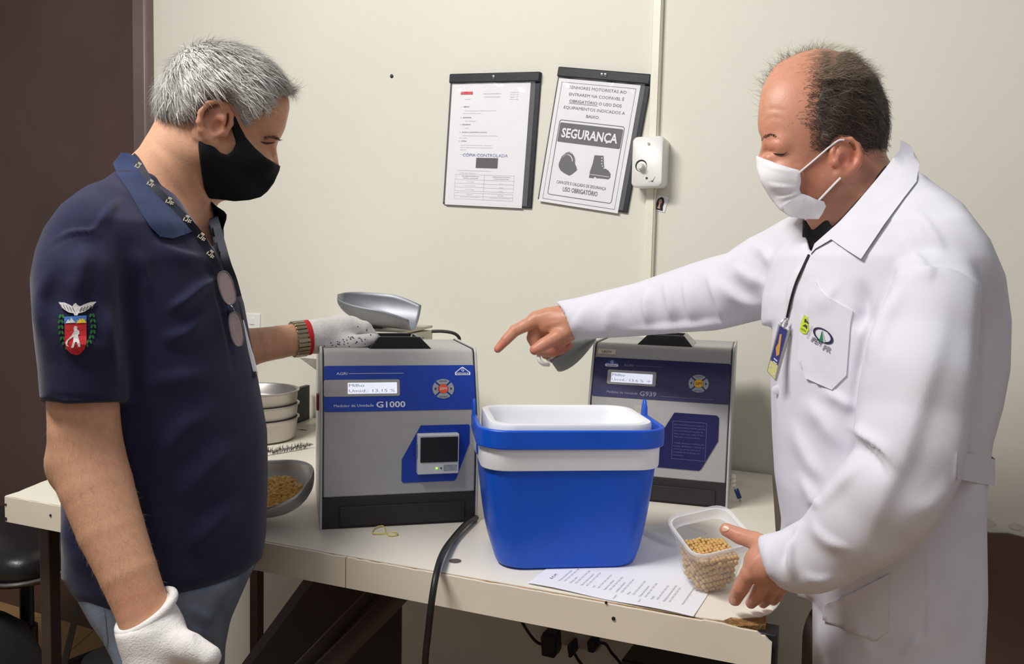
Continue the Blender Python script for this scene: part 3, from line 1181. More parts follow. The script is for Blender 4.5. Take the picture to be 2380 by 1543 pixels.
    if not logo_left:
        inner = [(lx + (x - lx) * .80, lt + .0045 + (t - lt - .0045) * .76) for x, t in tri]
        g.add([pl(.0018)(*p) for p in inner], [tuple(range(6))])
        g.build('logo_field', M_band, panel, smooth=0)
        g = Geo()
        text_into(g, 'G', lx, lt + .0050, .0046, pl(.0020), .0048, 'c', .02)
        text_into(g, 'GEHAKA', lx, lt + .0003, .0030, pl(.0020), .0185, 'c', .015)
        g.build('logo_lettering', M_whitep, panel, smooth=0)
    else:
        g.add([pl(.0018)(*p) for p in rrect(.024, .0052, .0024, 5, lx, lt + .0014)], [tuple(range(24))])
        text_into(g, 'G', lx, lt + .0052, .0046, pl(.0020), .0048, 'c', .02)
        g.build('logo_lozenge', M_whitep, panel, smooth=0)
        g = Geo()
        text_into(g, 'GEHAKA', lx, lt - .0001, .0030, pl(.0020), .0185, 'c', .015)
        g.build('logo_lettering', mat('logo_blue', rgb(40, 70, 170), rough=.5, var=.03), panel, smooth=0)
    # keypad: four curved keys and a round one
    kx, kt = .0665, .0415
    R1, R2 = .0085, .0172
    M_key = mat('key_grey', rgb(162, 168, 178), rough=.4, var=.03)
    names = ('CULTIVO' if logo_left else 'ANALISA', '', 'ESCAPE', '')
    for q in range(4):
        c0 = 90 - 90 * q
        poly = []
        for a in np.linspace(c0 - 40, c0 + 40, 9):
            poly.append((kx + R2 * math.cos(math.radians(a)), kt + R2 * math.sin(math.radians(a)) * .92))
        for a in np.linspace(c0 + 36, c0 - 36, 9):
            poly.append((kx + R1 * math.cos(math.radians(a)), kt + R1 * math.sin(math.radians(a)) * .92))
        g = Geo()
        slab(g, poly, .0012, .0024)
        ko = g.build('key', M_key, root, smooth=30)
        g = Geo()
        if q % 2 == 0:
            text_into(g, names[q], kx, kt + (.0118 if q == 0 else -.0146) * .95, .0022, pl(.0027), .0125, 'c', .005)
        else:
            s = 1 if q == 1 else -1
            g.add([pl(.0027)(kx + s * (.0145), kt), pl(.0027)(kx + s * .0113, kt + .0026), pl(.0027)(kx + s * .0113, kt - .0026)], [(0, 1, 2)])
        g.build('key_marking', mat('key_ink', rgb(36, 38, 66), rough=.6, var=.03), ko, smooth=0)
    g = Geo()
    slab(g, [(kx + .0078 * math.cos(a), kt + .0075 * math.sin(a)) for a in np.linspace(0, 6.0, 22)], .0012, .0026)
    ko = g.build('round_key', mat('key_round', rgb(*sim_rgb), rough=.4, var=.03), root, smooth=30)
    g = Geo()
    text_into(g, 'SIM', kx, kt - .0022, .0044, pl(.0030), .0105, 'c', .004)
    g.build('key_marking', M_whitep if not logo_left else M_ink, ko, smooth=0)
    # lower film: a slanted hexagon
    if has_printer:
        hexa = [(.030, .158), (.106, .158), (.108, .156), (.108, .128), (.088, .072), (.085, .068), (.004, .068), (.001, .071), (.001, .105)]
        Geo().prism([(x + .0, z) for x, z in hexa], .0008, .0025, 'y').build('lower_film', M_band, root)
        px0, px1, pz0, pz1 = .024, .089, .083, .146
        pr = Geo().box((px0, -.012, pz0), (px1, .003, pz1)).build('printer', mat('printer_grey', rgb(214, 216, 218), rough=.4, var=.03), root, bevel=.0015)
        Geo().box((px0 + .004, -.0135, pz0 + .019), (px1 - .002, -.0115, pz1 - .004)).build('paper_door', M_black, pr, bevel=.0012)
        Geo().box((px0 - .002, -.011, pz0 + .026), (px0 + .001, -.004, pz0 + .048)).build('latch', mat('latch_blue', rgb(108, 122, 146), rough=.4, var=.05), pr, bevel=.0006)
        Geo().disc((px0 + .030, pz0 + .0095, -.0128), .0016, 12, 'y', .001).build('green_led', mat('led_green', rgb(150, 255, 60), emit=1.5), pr)
        Geo().disc((px0 + .037, pz0 + .0095, -.0128), .0012, 10, 'y', .001).build('button', M_black, pr)
        Geo().box((px0 + .041, -.0124, pz0 + .005), (px1 - .003, -.0118, pz0 + .0145)).build('label_plate', mat('label_grey', rgb(158, 162, 168), rough=.5, var=.2, vscale=300), pr)
        p_ = Geo().box((-hw - .004, .05, .176), (-hw, .066, .202)).build('power_switch', mat('switch_red', rgb(150, 60, 54), rough=.4, var=.05), root, bevel=.001)
    else:
        hexa = [(.028, .162), (.100, .162), (.104, .158), (.104, .118), (.078, .067), (.074, .063), (.000, .063), (-.004, .067), (-.004, .105)]
        lf = Geo().prism(hexa, .0008, .0025, 'y').build('lower_film', M_band, root)
        g = Geo()
        for b in (((.026, .0804), (.084, .0810)), ((.026, .147), (.084, .1476)), ((.026, .0804), (.0266, .1476)), ((.0834, .0804), (.084, .1476))):
            g.box((b[0][0], .0003, b[0][1]), (b[1][0], .0008, b[1][1]))
        rows = ('Este instrumento possui tabela de', 'umidade aprovada conforme a portaria', 'para comercialização de grãos de',
                'milho, soja, trigo, café, arroz e', 'feijão entre outros produtos.', '', 'A tabela deverá ser conferida pelo',
                'usuário, verificando a validade da', 'curva com a versão impressa no', 'certificado de verificação do', 'instrumento.')
        for i, s in enumerate(rows):
            if s:
                text_into(g, s, .0285, .1405 - i * .0054, .0026, lambda x, z: (x, .0003, z), min(.053, .053 * len(s) / 34))
        g.build('film_lettering', mat('dim_blue_print', rgb(104, 108, 152), rough=.6, var=.03), lf, smooth=0)
        # taped label near the crease, sticker on the front lip, key in the side lock
        Geo().box((-.042, .0003, .152), (-.020, .0018, .170)).build('small_label', mat('label_cream', rgb(196, 194, 180), rough=.6, var=.15, vscale=200), root)
        zz = .2555
        g = Geo()
        slab(g, [(-.115, .0862), (-.083, .0862), (-.083, .0955), (-.115, .0955)], .0004, .0012)
        st = g.build('name_sticker', mat('sticker_cream', rgb(226, 214, 188), rough=.6, var=.05), root, smooth=0)
        g = Geo()
        text_into(g, 'UIOV', -.099, .0885, .0044, pl(.0015), .018, 'c', .01)
        g.build('sticker_lettering', M_ink, st, smooth=0)
    return root


o1 = onz(742, 1232, TZ)
o2 = onz(1110, 1212, TZ)
oc = (o1 + o2) / 2
yaw1 = math.atan2(o2[1] - o1[1], o2[0] - o1[0])
meter('grey grain moisture meter with a bright blue panel and a small built-in printer', tuple(oc), yaw1, .2475, None, None,
      (20, 62, 172), 'G1000', '13.15 %', (236, 92, 46), False, (-.118, -.002, -.082, -.0065), True, .049)
o3 = onz(1691, 1184, TZ)
yaw2 = math.radians(-16)
c2 = o3 + np.array([-math.cos(yaw2), -math.sin(yaw2), 0]) * .125
meter('grey grain moisture meter with a dark navy panel, standing behind the cooler', tuple(c2), yaw2, .250, None, None,
      (36, 36, 88), 'G939', '13.6 % →', (240, 176, 30), True, (-.094, -.0075, -.087, -.0135), False, .044)

# lock and key tag on the side of the second meter
kp = P(1712, 1112, 1.50)
kt_ = thing('key_with_tag', 'small blue key tag hanging at the side of the navy panel meter', 'key', tuple(kp), (0, 0, yaw2))
g = Geo()
for z in (.004, -.004, -.012):
    g.lathe([(.004, -.0028), (.0052, -.001), (.0052, .001), (.004, .0028)], 12, Matrix.Translation((-.006, 0, z)))
g.build('lock_stem', M_cream, kt_, smooth=50)
Geo().tube([(-.005, 0, -.012), (-.003, -.002, -.017), (.001, -.002, -.021)], .0012, 6).build('key_ring', M_steel, kt_)
Geo().box((-.004, -.003, -.010), (.004, .001, .008), Matrix.Translation((.003, 0, -.026)) @ Matrix.Rotation(math.radians(-22), 4, 'Y')).build('key_tag', mat('tag_blue', rgb(36, 60, 130), rough=.4, var=.05), kt_, bevel=.001)
Geo().tube([(.006, -.001, -.034), (.013, -.002, -.053), (.016, -.002, -.058)], .0016, 6).build('key_blade', M_steel, kt_)

# ---------------------------------------------------------------- wall shelf with the bench scale
sA = onplane(600, 840, W0 - .30 * wY, wY)
zs_ = 1.075
xs0 = wl(575, 840, .30)[0]
xs1 = wl(925, 850, .30)[0]
sh = on_wall('wall_shelf', 'pale grey wall shelf behind the bright blue panel meter', 'shelf')
Geo().box((xs0, -.30, zs_ - .018), (xs1, -.001, zs_)).build('shelf_board', mat('pale_grey_shelf', rgb(214, 212, 204), rough=.5, var=.04, vscale=12), sh, bevel=.0015)
for x in (xs0 + .08, xs1 - .06):
    g = Geo().prism([(-.001, zs_ - .018), (-.22, zs_ - .018), (-.22, zs_ - .026), (-.02, zs_ - .14), (-.001, zs_ - .14)], x - .004, x + .004, 'x')
    g.build('bracket', M_white, sh)
re_origin(sh, (xs0 + xs1) / 2, zs_)

sc_c = np.array([-.297, 1.825, zs_])
scl = thing('bench_scale', 'pale grey bench scale standing on the wall shelf', 'scale', tuple(sc_c), (0, 0, math.radians(-18)))
M_sc = mat('scale_putty', rgb(196, 190, 176), rough=.5, var=.05, vscale=20)
# casing: low front, raised back wedge
k = 1.0
W_, D_ = .092, .20
Geo().prism([(-D_ / 2, 0), (D_ / 2, 0), (D_ / 2, .046), (-D_ / 2 + .02, .046), (-D_ / 2, .030)], -W_, W_, 'x').build('casing', M_sc, scl, bevel=.003)
Geo().prism([(-D_ / 2 + .004, .0465), (D_ / 2 + .002, .0510), (D_ / 2 + .002, .0570), (-D_ / 2 + .004, .0525)], -W_ * .98, W_ * .98, 'x').build('weighing_plate', M_sc, scl, bevel=.001)
Geo().box((W_ - .0005, -.02, .010), (W_ + .001, .05, .034)).build('type_label', M_inkl, scl)
Geo().box((-.028, -.026, .052), (.028, .026, .074)).build('pan_support', mat('dark_bracket', rgb(96, 96, 98), rough=.4, metal=.6, var=.1), scl, bevel=.003)
cab = [P(1003, 770, 1.80), P(1030, 770, 1.80), P(1056, 775, 1.80), P(1068, 788, 1.80), P(1060, 806, 1.80)]
cb = Geo().tube(smoothline(cab, 6), .0035, 8)
tag(W(cb, cab[0]).build('scale_cable', M_black), 'black cable looping out behind the bench scale', 'cable').location = tuple(cab[0])


def scoop_mesh(R, L, closed=.55, th=1.45, mouth=.55, n=24, m=20, flat=1.0, taper=1.0):
    """open scoop along +x: rounded closed end at x=0, slanted mouth at x=L; z up; axis at z=0"""
    vs, fs = [], []
    for j in range(n + 1):
        s = j / n
        if s < closed:
            r = R * math.sqrt(max(1 - (1 - s / closed) ** 2, 0)) ** .9
        else:
            r = R * (1 + (taper - 1) * (s - closed) / (1 - closed))
        T_ = th if s < .6 else th + (mouth - th) * ((s - .6) / .4) ** 1.5
        for i in range(m + 1):
            a = -T_ + 2 * T_ * i / m
            vs.append((s * L, r * math.sin(a), -r * math.cos(a) * flat))
    for j in range(n):
        for i in range(m):
            a = j * (m + 1) + i
            fs.append((a, a + 1, a + m + 2, a + m + 1))
    return vs, fs


M_alu = mat('cast_aluminium', rgb(150, 153, 160), rough=.5, metal=.7, var=.08, vscale=20, bump=.05, bscale=60)
# scoop pan on the scale
pc = P(785, 684, 1.76)
pe = P(968, 712, 1.74)
ax = pe - pc
pan = thing('scale_pan', 'grey metal scoop-shaped pan sitting on the bench scale', 'pan', tuple(pc), (0, math.radians(0), math.atan2(ax[1], ax[0])))
vs, fs = scoop_mesh(.053, .168, closed=.62, th=1.50, mouth=1.22, flat=1.05)
po = Geo().add(vs, fs).build('pan_bowl', M_alu, pan, smooth=180, solid=.0016, off=0)
po.rotation_euler = (math.radians(15), math.radians(5), 0)

# sieve stack
sv = onz(600, 1030, TZ)
sv = P(585, 960, 1.93)
M_sieve = mat('aluminium_sieve', rgb(196, 190, 186), rough=.35, metal=.7, var=.06, vscale=30)
for i in range(3):
    loc = (sv[0], sv[1], TZ + .001 + i * .0315)
    t = thing('grain_sieve', ['round aluminium sieve at the bottom of the stack beside the meter', 'round aluminium sieve in the middle of the stack beside the meter',
                              'open round aluminium sieve on top of the stack beside the meter'][i], 'sieve', loc, (0, 0, i * .7), 'aluminium sieves stacked on the bench')
    R = .104
    hgt = .05 if i == 0 else (.031 if i == 1 else .046)
    z0 = 0 if i == 0 else .019
    if i == 0:
        pr_ = [(.0, .0008), (R - .012, .0008), (R - .006, .004), (R - .002, .04), (R, .0475), (R + .003, .049), (R + .003, .0505), (R - .002, .0505), (R - .004, .047), (R - .005, .008), (0, .005)]
    else:
        pr_ = [(R - .008, .0195), (R - .006, .0195), (R - .003, .024), (R - .001, .045), (R + .003, .048), (R + .003, .0505), (R - .001, .0505), (R - .004, .047), (R - .006, .026), (R - .008, .022)]
    Geo().lathe(pr_, 48, cap=False).build('sieve_ring', M_sieve, t, smooth=50)
    if i:
        Geo().lathe([(0, .0205), (R - .006, .0205), (R - .006, .0212), (0, .0212)], 48, cap=False).build('sieve_plate', mat('sieve_plate', rgb(150, 152, 158), rough=.3, metal=.8, var=.2, vscale=300), t)

# dark box-edged panel leaning by the sieves
pb = [P(640, 1000, 2.02), P(690, 984, 2.10), P(724, 969, 2.175)]
a, b = onz(676, 990, TZ), onz(724, 970, TZ)
b = b - np.array([0, .02, 0])
dirn = (b - a) / np.linalg.norm(b - a)
a0 = b - dirn * .16
side = np.array([-dirn[1], dirn[0], 0])
pt = thing('framed_panel', 'small black framed slate leaning at the wall behind the sieves', 'panel', tuple((a0 + b) / 2), (0, 0, math.atan2(dirn[1], dirn[0])))
Geo().box((-.08, .0, .0), (.08, .012, .089)).build('frame', M_black, pt, bevel=.001)
Geo().box((-.074, -.001, .006), (.074, .002, .083)).build('slate', mat('slate_grey', rgb(58, 56, 56), rough=.5, var=.2, vscale=30), pt)

# bottle brush
b0, b1 = onz(560, 1070, TZ), onz(727, 1041, TZ)
b0[2] = b1[2] = TZ + .008
br_ = thing('bottle_brush', 'thin black bottle brush lying on the bench below the sieves', 'brush', tuple(b0))
Geo().tube([(0, 0, 0), tuple(b1 - b0)], .0016, 6).build('wire_stem', M_steel, br_)
g = Geo()
for i in range(420):
    t = random.uniform(.05, .985)
    p = (b1 - b0) * t
    a = random.uniform(0, 6.283)
    r = random.uniform(.005, .0105) * (1 if t < .9 else (1.02 - t) * 8)
    q = np.array([math.cos(a) * .2, math.cos(a), math.sin(a)])
    e = p + q * r
    if e[2] < -.0072:
        e[2] = -.0072
    g.tube([tuple(p), tuple(e)], [.0005, .0003], 3)
bs = g.build('bristles', M_black, br_, smooth=0)
bs['kind'] = 'stuff'

# paper clip
pcl = onz(703, 1000, TZ)
pts = [(-.014, 0), (.010, 0), (.012, .003), (.010, .006), (-.011, .006), (-.013, .003), (-.011, .0012), (.007, .0012)]
tag(Geo().tube([(x, y, .0007) for x, y in pts], .0006, 6).build('paper_clip', M_steel), 'steel paper clip lying on the bench by the sieves', 'paper clip').location = tuple(pcl)
bpy.data.objects['paper_clip'].rotation_euler = (0, 0, math.radians(-30))

# scoop of corn
cs0 = P(741, 1128, 1.44)
scp = thing('grain_scoop', 'dented aluminium scoop holding yellow corn beside the bright blue panel meter', 'scoop', tuple(onz(690, 1203, TZ)), (0, 0, 0))
vs, fs = scoop_mesh(.062, .165, closed=.42, th=1.42, mouth=1.0, flat=.92)
sb = Geo().add(vs, fs).build('scoop_bowl', mat('scoop_aluminium', rgb(204, 202, 200), rough=.36, metal=.8, var=.08, vscale=14, bump=.06, bscale=30), scp, smooth=180, solid=.0014, off=0)
SMX = Matrix.Translation((.029, -.032, .0738)) @ Matrix.Rotation(math.radians(172), 4, 'Z') @ Matrix.Rotation(math.radians(-24), 4, 'X') @ Matrix.Rotation(math.radians(6), 4, 'Y')
sb.matrix_local = SMX
SCOOPW = Matrix.Translation(scp.location) @ SMX
M_corn = mat('corn_kernel', rgb(240, 176, 76), rough=.42, var=.12, vscale=150, col2=rgb(250, 214, 140))
M_bean = mat('soybean', rgb(206, 166, 100), rough=.5, var=.15, vscale=120)


def kernel_shape(rx, ry, rz, nl=6, nm=4):
    vs = [(0, 0, rz)]
    for j in range(1, nm):
        a = math.pi * j / nm
        for i in range(nl):
            b = 2 * math.pi * i / nl
            vs.append((rx * math.sin(a) * math.cos(b), ry * math.sin(a) * math.sin(b), rz * math.cos(a)))
    vs.append((0, 0, -rz))
    fs = [(0, 1 + i, 1 + (i + 1) % nl) for i in range(nl)]
    for j in range(nm - 2):
        for i in range(nl):
            a = 1 + j * nl + i
            b = 1 + j * nl + (i + 1) % nl
            fs.append((a, a + nl, b + nl, b))
    L = len(vs) - 1
    o = 1 + (nm - 2) * nl
    fs += [(o + i, L, o + (i + 1) % nl) for i in range(nl)]
    return vs, fs


g = Geo()
kv, kf = kernel_shape(.0046, .0036, .0024, 8, 5)
inv = SCOOPW.inverted()
for i in range(760):
    # a heap in the closed end, world-level top
    while True:
        x, y = random.uniform(.012, .125), random.uniform(-.05, .05)
        rr = .056 * min(1, math.sqrt(max(0, 1 - (1 - min(x / .165 / .42, 1)) ** 2)))
        if abs(y) < rr * .9 and ((x - .070) / .050) ** 2 + ((y - .008) / .040) ** 2 < 1:
            break
    bot = -math.sqrt(max(rr * rr - y * y, 0)) * .92
    top = -.034 + .010 * (1 - ((x - .070) / .050) ** 2 - ((y - .008) / .040) ** 2) - y * .42
    z = max(bot + .0028, top + random.uniform(-.003, .001))
    Mx = Matrix.Translation((x, y, z)) @ Matrix.Rotation(random.uniform(0, 6.3), 4, 'Z') @ Matrix.Rotation(random.uniform(-.8, .8), 4, 'X') @ Matrix.Rotation(random.uniform(-.8, .8), 4, 'Y')
    g.add(kv, kf, Mx)
cn = g.build('corn_kernels', M_corn, smooth=180)
tag(cn, 'yellow corn kernels heaped in the aluminium scoop', 'corn', None, 'stuff')
cn.matrix_world = SCOOPW

# ---------------------------------------------------------------- cooler
k1, k2 = onz(1168, 1326, TZ), onz(1478, 1319, TZ)
kyaw = math.atan2(k2[1] - k1[1], k2[0] - k1[0])
kax = np.array([math.cos(kyaw), math.sin(kyaw), 0])
kay = np.array([-math.sin(kyaw), math.cos(kyaw), 0])
CB = np.linalg.norm(k2 - k1)
CDb, CDt, CWt = .150, .178, .245
kc = (k1 + k2) / 2 + kay * (CDb / 2)
cool = thing('cooler_box', 'open blue and white picnic cooler standing in the middle of the bench', 'cooler', tuple(kc), (0, 0, kyaw))
M_blue = mat('cooler_blue', rgb(12, 84, 204), rough=.36, var=.05, vscale=12, bump=.05, bscale=350)
M_cw = mat('cooler_white', rgb(240, 242, 246), rough=.35, var=.02, vscale=10)
g = Geo()
rings = []
for z, k, r in ((.0, .965, .030), (.002, .99, .032)):
    rings.append([(x, y, z) for x, y in rrect(CB * k, CDb * k, r, 6)])
for t in (.025, .05, .09, .14, .2, .28, .38, .5, .64, .8, 1.0):
    z = t * .146
    kk = t ** .5
    rings.append([(x, y, z) for x, y in rrect(CB + (CWt - .004 - CB) * kk, CDb + (CDt - .004 - CDb) * kk, .034, 6)])
g.loft(rings)
g.build('body', M_blue, cool, smooth=60)
g = Geo()
rr = lambda w, d, z, r=.036: [(x, y, z) for x, y in rrect(w, d, r, 6)]
g.loft([rr(CWt - .01, CDt - .01, .1395), rr(CWt + .002, CDt + .002, .140), rr(CWt + .003, CDt + .003, .142), rr(CWt + .004, CDt + .004, .168), rr(CWt - .004, CDt - .004, .170)])
g.build('collar', M_cw, cool, smooth=35)
# inner liner: open tub with a thick rolled lip
g = Geo()
LW, LD = .228, .166
g.loft([rr(LW - .006, LD - .006, .168), rr(LW, LD, .172), rr(LW, LD, .197), rr(LW - .002, LD - .002, .200), rr(LW - .018, LD - .018, .2005, .030), rr(LW - .023, LD - .023, .1985, .028), rr(LW - .026, LD - .026, .190, .028), rr(LW - .050, LD - .050, .02, .02)], cap=False)
n_ = len(rr(1, 1, 0))
g.add(rr(LW - .050, LD - .050, .02, .02), [tuple(range(n_))])
g.build('liner', M_cw, cool, smooth=50)
# handle: strap lying down round the front, with raised ears at the pivots
outer, top_, bot_ = [], [], []
yb = .030
path = []
w2_, d2_ = CWt / 2 + .0045, CDt / 2 + .0045
rc = .040
path.append((-w2_, yb))
path.append((-w2_, 0))
for a in np.linspace(180, 270, 8):
    path.append((-w2_ + rc + rc * math.cos(math.radians(a)), -d2_ + rc + rc * math.sin(math.radians(a))))
for a in np.linspace(270, 360, 8):
    path.append((w2_ - rc + rc * math.cos(math.radians(a)), -d2_ + rc + rc * math.sin(math.radians(a))))
path.append((w2_, 0))
path.append((w2_, yb))
rings = []
m_ = len(path)
for i, (x, y) in enumerate(path):
    t = np.array(path[min(i + 1, m_ - 1)]) - np.array(path[max(i - 1, 0)])
    t = t / np.linalg.norm(t)
    nx, ny = t[1], -t[0]
    e = min(i, m_ - 1 - i)
    zlo, zhi = (.176, .196) if e == 0 else ((.172, .1955) if e == 1 else (.1695, .1950))
    th_ = .0035
    rings.append([(x - nx * th_, y - ny * th_, zlo), (x + nx * th_, y + ny * th_, zlo), (x + nx * th_, y + ny * th_, zhi), (x - nx * th_, y - ny * th_, zhi)])
hd = Geo().loft(rings).build('handle', M_blue, cool, bevel=.0018, smooth=40)
for s in (-1, 1):
    Geo().prism([(yb - .016, .182), (yb + .012, .182), (yb + .008, .206), (yb + .002, .217), (yb - .004, .218), (yb - .010, .208)], s * w2_ - .0022, s * w2_ + .0022, 'x').build('handle_ear', M_blue, cool, bevel=.0015)
    Geo().prism([(-.02 + .007 * math.cos(a), .157 + .010 * math.sin(a)) for a in np.linspace(0, 6.0, 18)], s * (CWt / 2 + .001) - .003, s * (CWt / 2 + .002) + .002, 'x').build('pivot_stud', M_blue, cool, bevel=.001)

# ---------------------------------------------------------------- printed sheet
pa = np.array(onz(1226, 1358, TZ))
pbv = np.array(onz(1611, 1436, TZ))
pd = (pbv - pa) / np.linalg.norm(pbv - pa)
pn = np.array([-pd[1], pd[0], 0])
sheet = thing('printed_sheet', 'white printed form lying under the cooler at the bench front edge', 'paper', tuple(pa), (0, 0, math.atan2(pd[1], pd[0])))
SW = np.linalg.norm(pbv - pa)
vs, fs = [], []
for j in range(15):
    for i in range(13):
        x, y = SW * i / 12, .290 * j / 14
        z = .0010 + (.0009 * math.sin(i * .8) + .0009) * max(0, 1 - j / 1.5)
        vs.append((x, y, z))
for j in range(14):
    for i in range(12):
        a = j * 13 + i
        fs.append((a, a + 1, a + 14, a + 13))
Geo().add(vs, fs).build('sheet', M_paper, sheet, smooth=180)
g, gk = Geo(), Geo()
plp = lambda yy: (lambda a, b: (yy - b, a, .0034))
text_into(gk, 'E.C.M.', .0, 0, .0038, lambda a, b: (.022 - b, .030 + a, .0017), .02)
rows = ['Método de análise de grãos', 'Produto: milho', 'Data da coleta e da amostra', 'Lote', 'Número do certificado', 'Umidade de referência', 'Massa', 'Temperatura da amostra', 'Padrão', 'Medições do instrumento sob ensaio']
for i, s in enumerate(rows):
    text_into(g, s, 0, 0, .0028, (lambda yy: (lambda a, b: (yy - b, .028 + a, .0017)))(.034 + i * .0155))
    for k in range(5):
        text_into(g, ['13,4', '13,6', '0,2', '14,1', '13,9', '12,8'][(i + k) % 6], 0, 0, .0026, (lambda yy, xx: (lambda a, b: (yy - b, xx + a, .0017)))(.0405 + i * .0155, .03 + k * .011), .008)
text_into(g, 'Responsável pela verificação do instrumento', 0, 0, .0028, lambda a, b: (.196 - b, .03 + a, .0017), .06)
for i, x in enumerate((.115, .146, .17)):
    text_into(g, 'Amostra %d' % (i + 1), 0, 0, .0026, (lambda yy: (lambda a, b: (yy - b, .006 + a, .0017)))(x), .014)
gk.build('heading', M_ink, sheet, smooth=0)
g.build('print_lines', M_inkl, sheet, smooth=0)

# ---------------------------------------------------------------- plastic tub of soybeans
M_tub = mat('frosted_plastic', (0.93, 0.94, 0.95, 1), rough=.28, trans=.0, alpha=.13, spec=.5, var=.02)
M_tubr = mat('frosted_rim', (0.93, 0.94, 0.96, 1), rough=.28, alpha=.42, spec=.5, var=.02)
rimc = P(1650, 1230, 1.064)
vdir = cC - rimc
vh = np.array([vdir[0], vdir[1], 0])
vh /= np.linalg.norm(vh)
el = math.radians(70)
tn = vh * math.cos(el) + np.array([0, 0, 1]) * math.sin(el)
te1 = np.cross(np.array([0, 0, 1.0]), vh)
te1 /= np.linalg.norm(te1)
if te1 @ cR < 0:
    te1 = -te1
te2 = np.cross(tn, te1)
ra = math.radians(29)
tx = math.cos(ra) * te1 + math.sin(ra) * te2
ty = -math.sin(ra) * te1 + math.cos(ra) * te2
HT = .080
tb = rimc - tn * HT
TUB = Matrix(((tx[0], ty[0], tn[0], tb[0]), (tx[1], ty[1], tn[1], tb[1]), (tx[2], ty[2], tn[2], tb[2]), (0, 0, 0, 1)))
tub = thing('plastic_tub', 'clear square plastic tub of soybeans tilted in the hand of the man in white', 'tub', tuple(tb), TUB.to_euler())
RW = .087
q = lambda s, z, r=.012: [(x, y, z) for x, y in rrect(s, s, r, 5)]
Geo().loft([q(.050, .001), q(.056, .004), q(.074, HT - .016, .014), q(.0745, HT - .014, .014), q(.0725, HT - .014, .013), q(.0545, .006), q(.048, .003)], cap=False).add(q(.050, .001), [tuple(range(24))]).build('tub_wall', M_tub, tub, smooth=50)
Geo().loft([q(.0745, HT - .016, .014), q(.082, HT - .012, .016), q(.085, HT - .001, .017), q(RW, HT, .018), q(RW, HT - .003, .018), q(RW - .002, HT - .0035, .018), q(.0785, HT - .002, .016), q(.077, HT - .010, .016), q(.070, HT - .014, .014)], cap=False, closed=False).build('tub_rim', M_tubr, tub, smooth=50)
g = Geo()
kv, kf = kernel_shape(.0031, .0029, .0028, 7, 5)
TI = TUB.inverted()
upl = TI.to_3x3() @ Vector((0, 0, 1))
zs0 = .050
step = .0049
cnt = 0
beans = []
for iz in range(14):
    for iy in range(16):
        for ix in range(16):
            x = -.039 + step * (ix + .5 * (iz % 2)) + random.uniform(-.0008, .0008)
            y = -.039 + step * (iy + .5 * (iz % 2)) + random.uniform(-.0008, .0008)
            z = .0065 + .0042 * iz + random.uniform(-.0006, .0006)
            half = (.0545 + (.0695 - .0545) * z / HT) / 2 - .0032
            if abs(x) > half or abs(y) > half:
                continue
            if abs(x) + abs(y) > 2 * half - .006:
                continue
            surf = zs0 - (x * upl.x + y * upl.y) / upl.z * .55 + .003 * math.sin(x * 90) * math.cos(y * 80)
            if z > min(surf, HT - .008):
                continue
            inner = max(abs(x), abs(y)) < half - .010 and z < surf - .011
            if inner and z > .012:
                continue
            beans.append((x, y, z))
for x, y, z in beans:
    g.add(kv, kf, Matrix.Translation((x, y, z)) @ Matrix.Rotation(random.uniform(0, 6.3), 4, 'Z') @ Matrix.Rotation(random.uniform(0, 3), 4, 'X'))
bo_ = g.build('soybeans', M_bean, smooth=180)
tag(bo_, 'tan soybeans filling the clear square plastic tub', 'soybeans', None, 'stuff')
bo_.matrix_world = TUB

# its lid, lying on the bench
lc = onz(1568, 1246, TZ)
lid = thing('tub_lid', 'flat frosted plastic lid lying on the bench between cooler and tub', 'lid', (lc[0], lc[1], TZ + .0005), (0, 0, math.radians(28)))
q = lambda s, z, r=.016: [(x, y, z) for x, y in rrect(s, s, r, 5)]
Geo().loft([q(.083, .0, .018), q(.085, .002, .018), q(.085, .007, .018), q(.078, .0085), q(.076, .006), q(.070, .0055)]).build('lid_plate', M_tubr, lid, smooth=45)
Geo().loft([q(.074, .0056), q(.074, .0072), q(.071, .0072), q(.071, .0056)], cap=False).build('lid_groove', M_tubr, lid, smooth=45)

# ---------------------------------------------------------------- cable over the bench edge, rubber band
cpts = [onz(1106, 1216, TZ) + np.array([0, .01, .006]), onz(1083, 1232, TZ) + np.array([0, 0, .010]), P(1054, 1250, 1.235), P(1030, 1285, 1.16), P(1015, 1330, 1.095), P(1003, 1400, 1.075), P(995, 1470, 1.085), P(988, 1543, 1.10), P(983, 1700, 1.15)]
cg = Geo().tube(smoothline(cpts, 7), .0046, 10)
tag(W(cg, cpts[0]).build('power_cable', M_black, smooth=60), 'thick black power cable hanging over the front edge of the bench', 'cable').location = tuple(cpts[0])
rbp = [(866, 1238), (872, 1230), (888, 1225), (895, 1229), (897, 1238), (905, 1247), (922, 1246), (921, 1240), (906, 1238), (896, 1241), (884, 1243), (868, 1243)]
rb0 = onz(893, 1236, TZ)
pts = [onz(u, v, TZ) - rb0 + np.array([0, 0, .0014 + .0012 * math.sin(i * 1.3)]) for i, (u, v) in enumerate(rbp)]
rb = Geo().tube(smoothline(pts, 5, True), .0011, 6, closed=True).build('rubber_band', mat('yellow_rubber', rgb(226, 212, 126), rough=.5, var=.05), smooth=60)
tag(rb, 'yellow rubber band twisted in a loop on the bench', 'rubber band').location = tuple(rb0)

# ================================================================== UNDER AND BESIDE THE BENCH
M_dark = mat('dark_cardboard', rgb(80, 70, 64), rough=.7, var=.1, vscale=6, bump=.1, bscale=30)
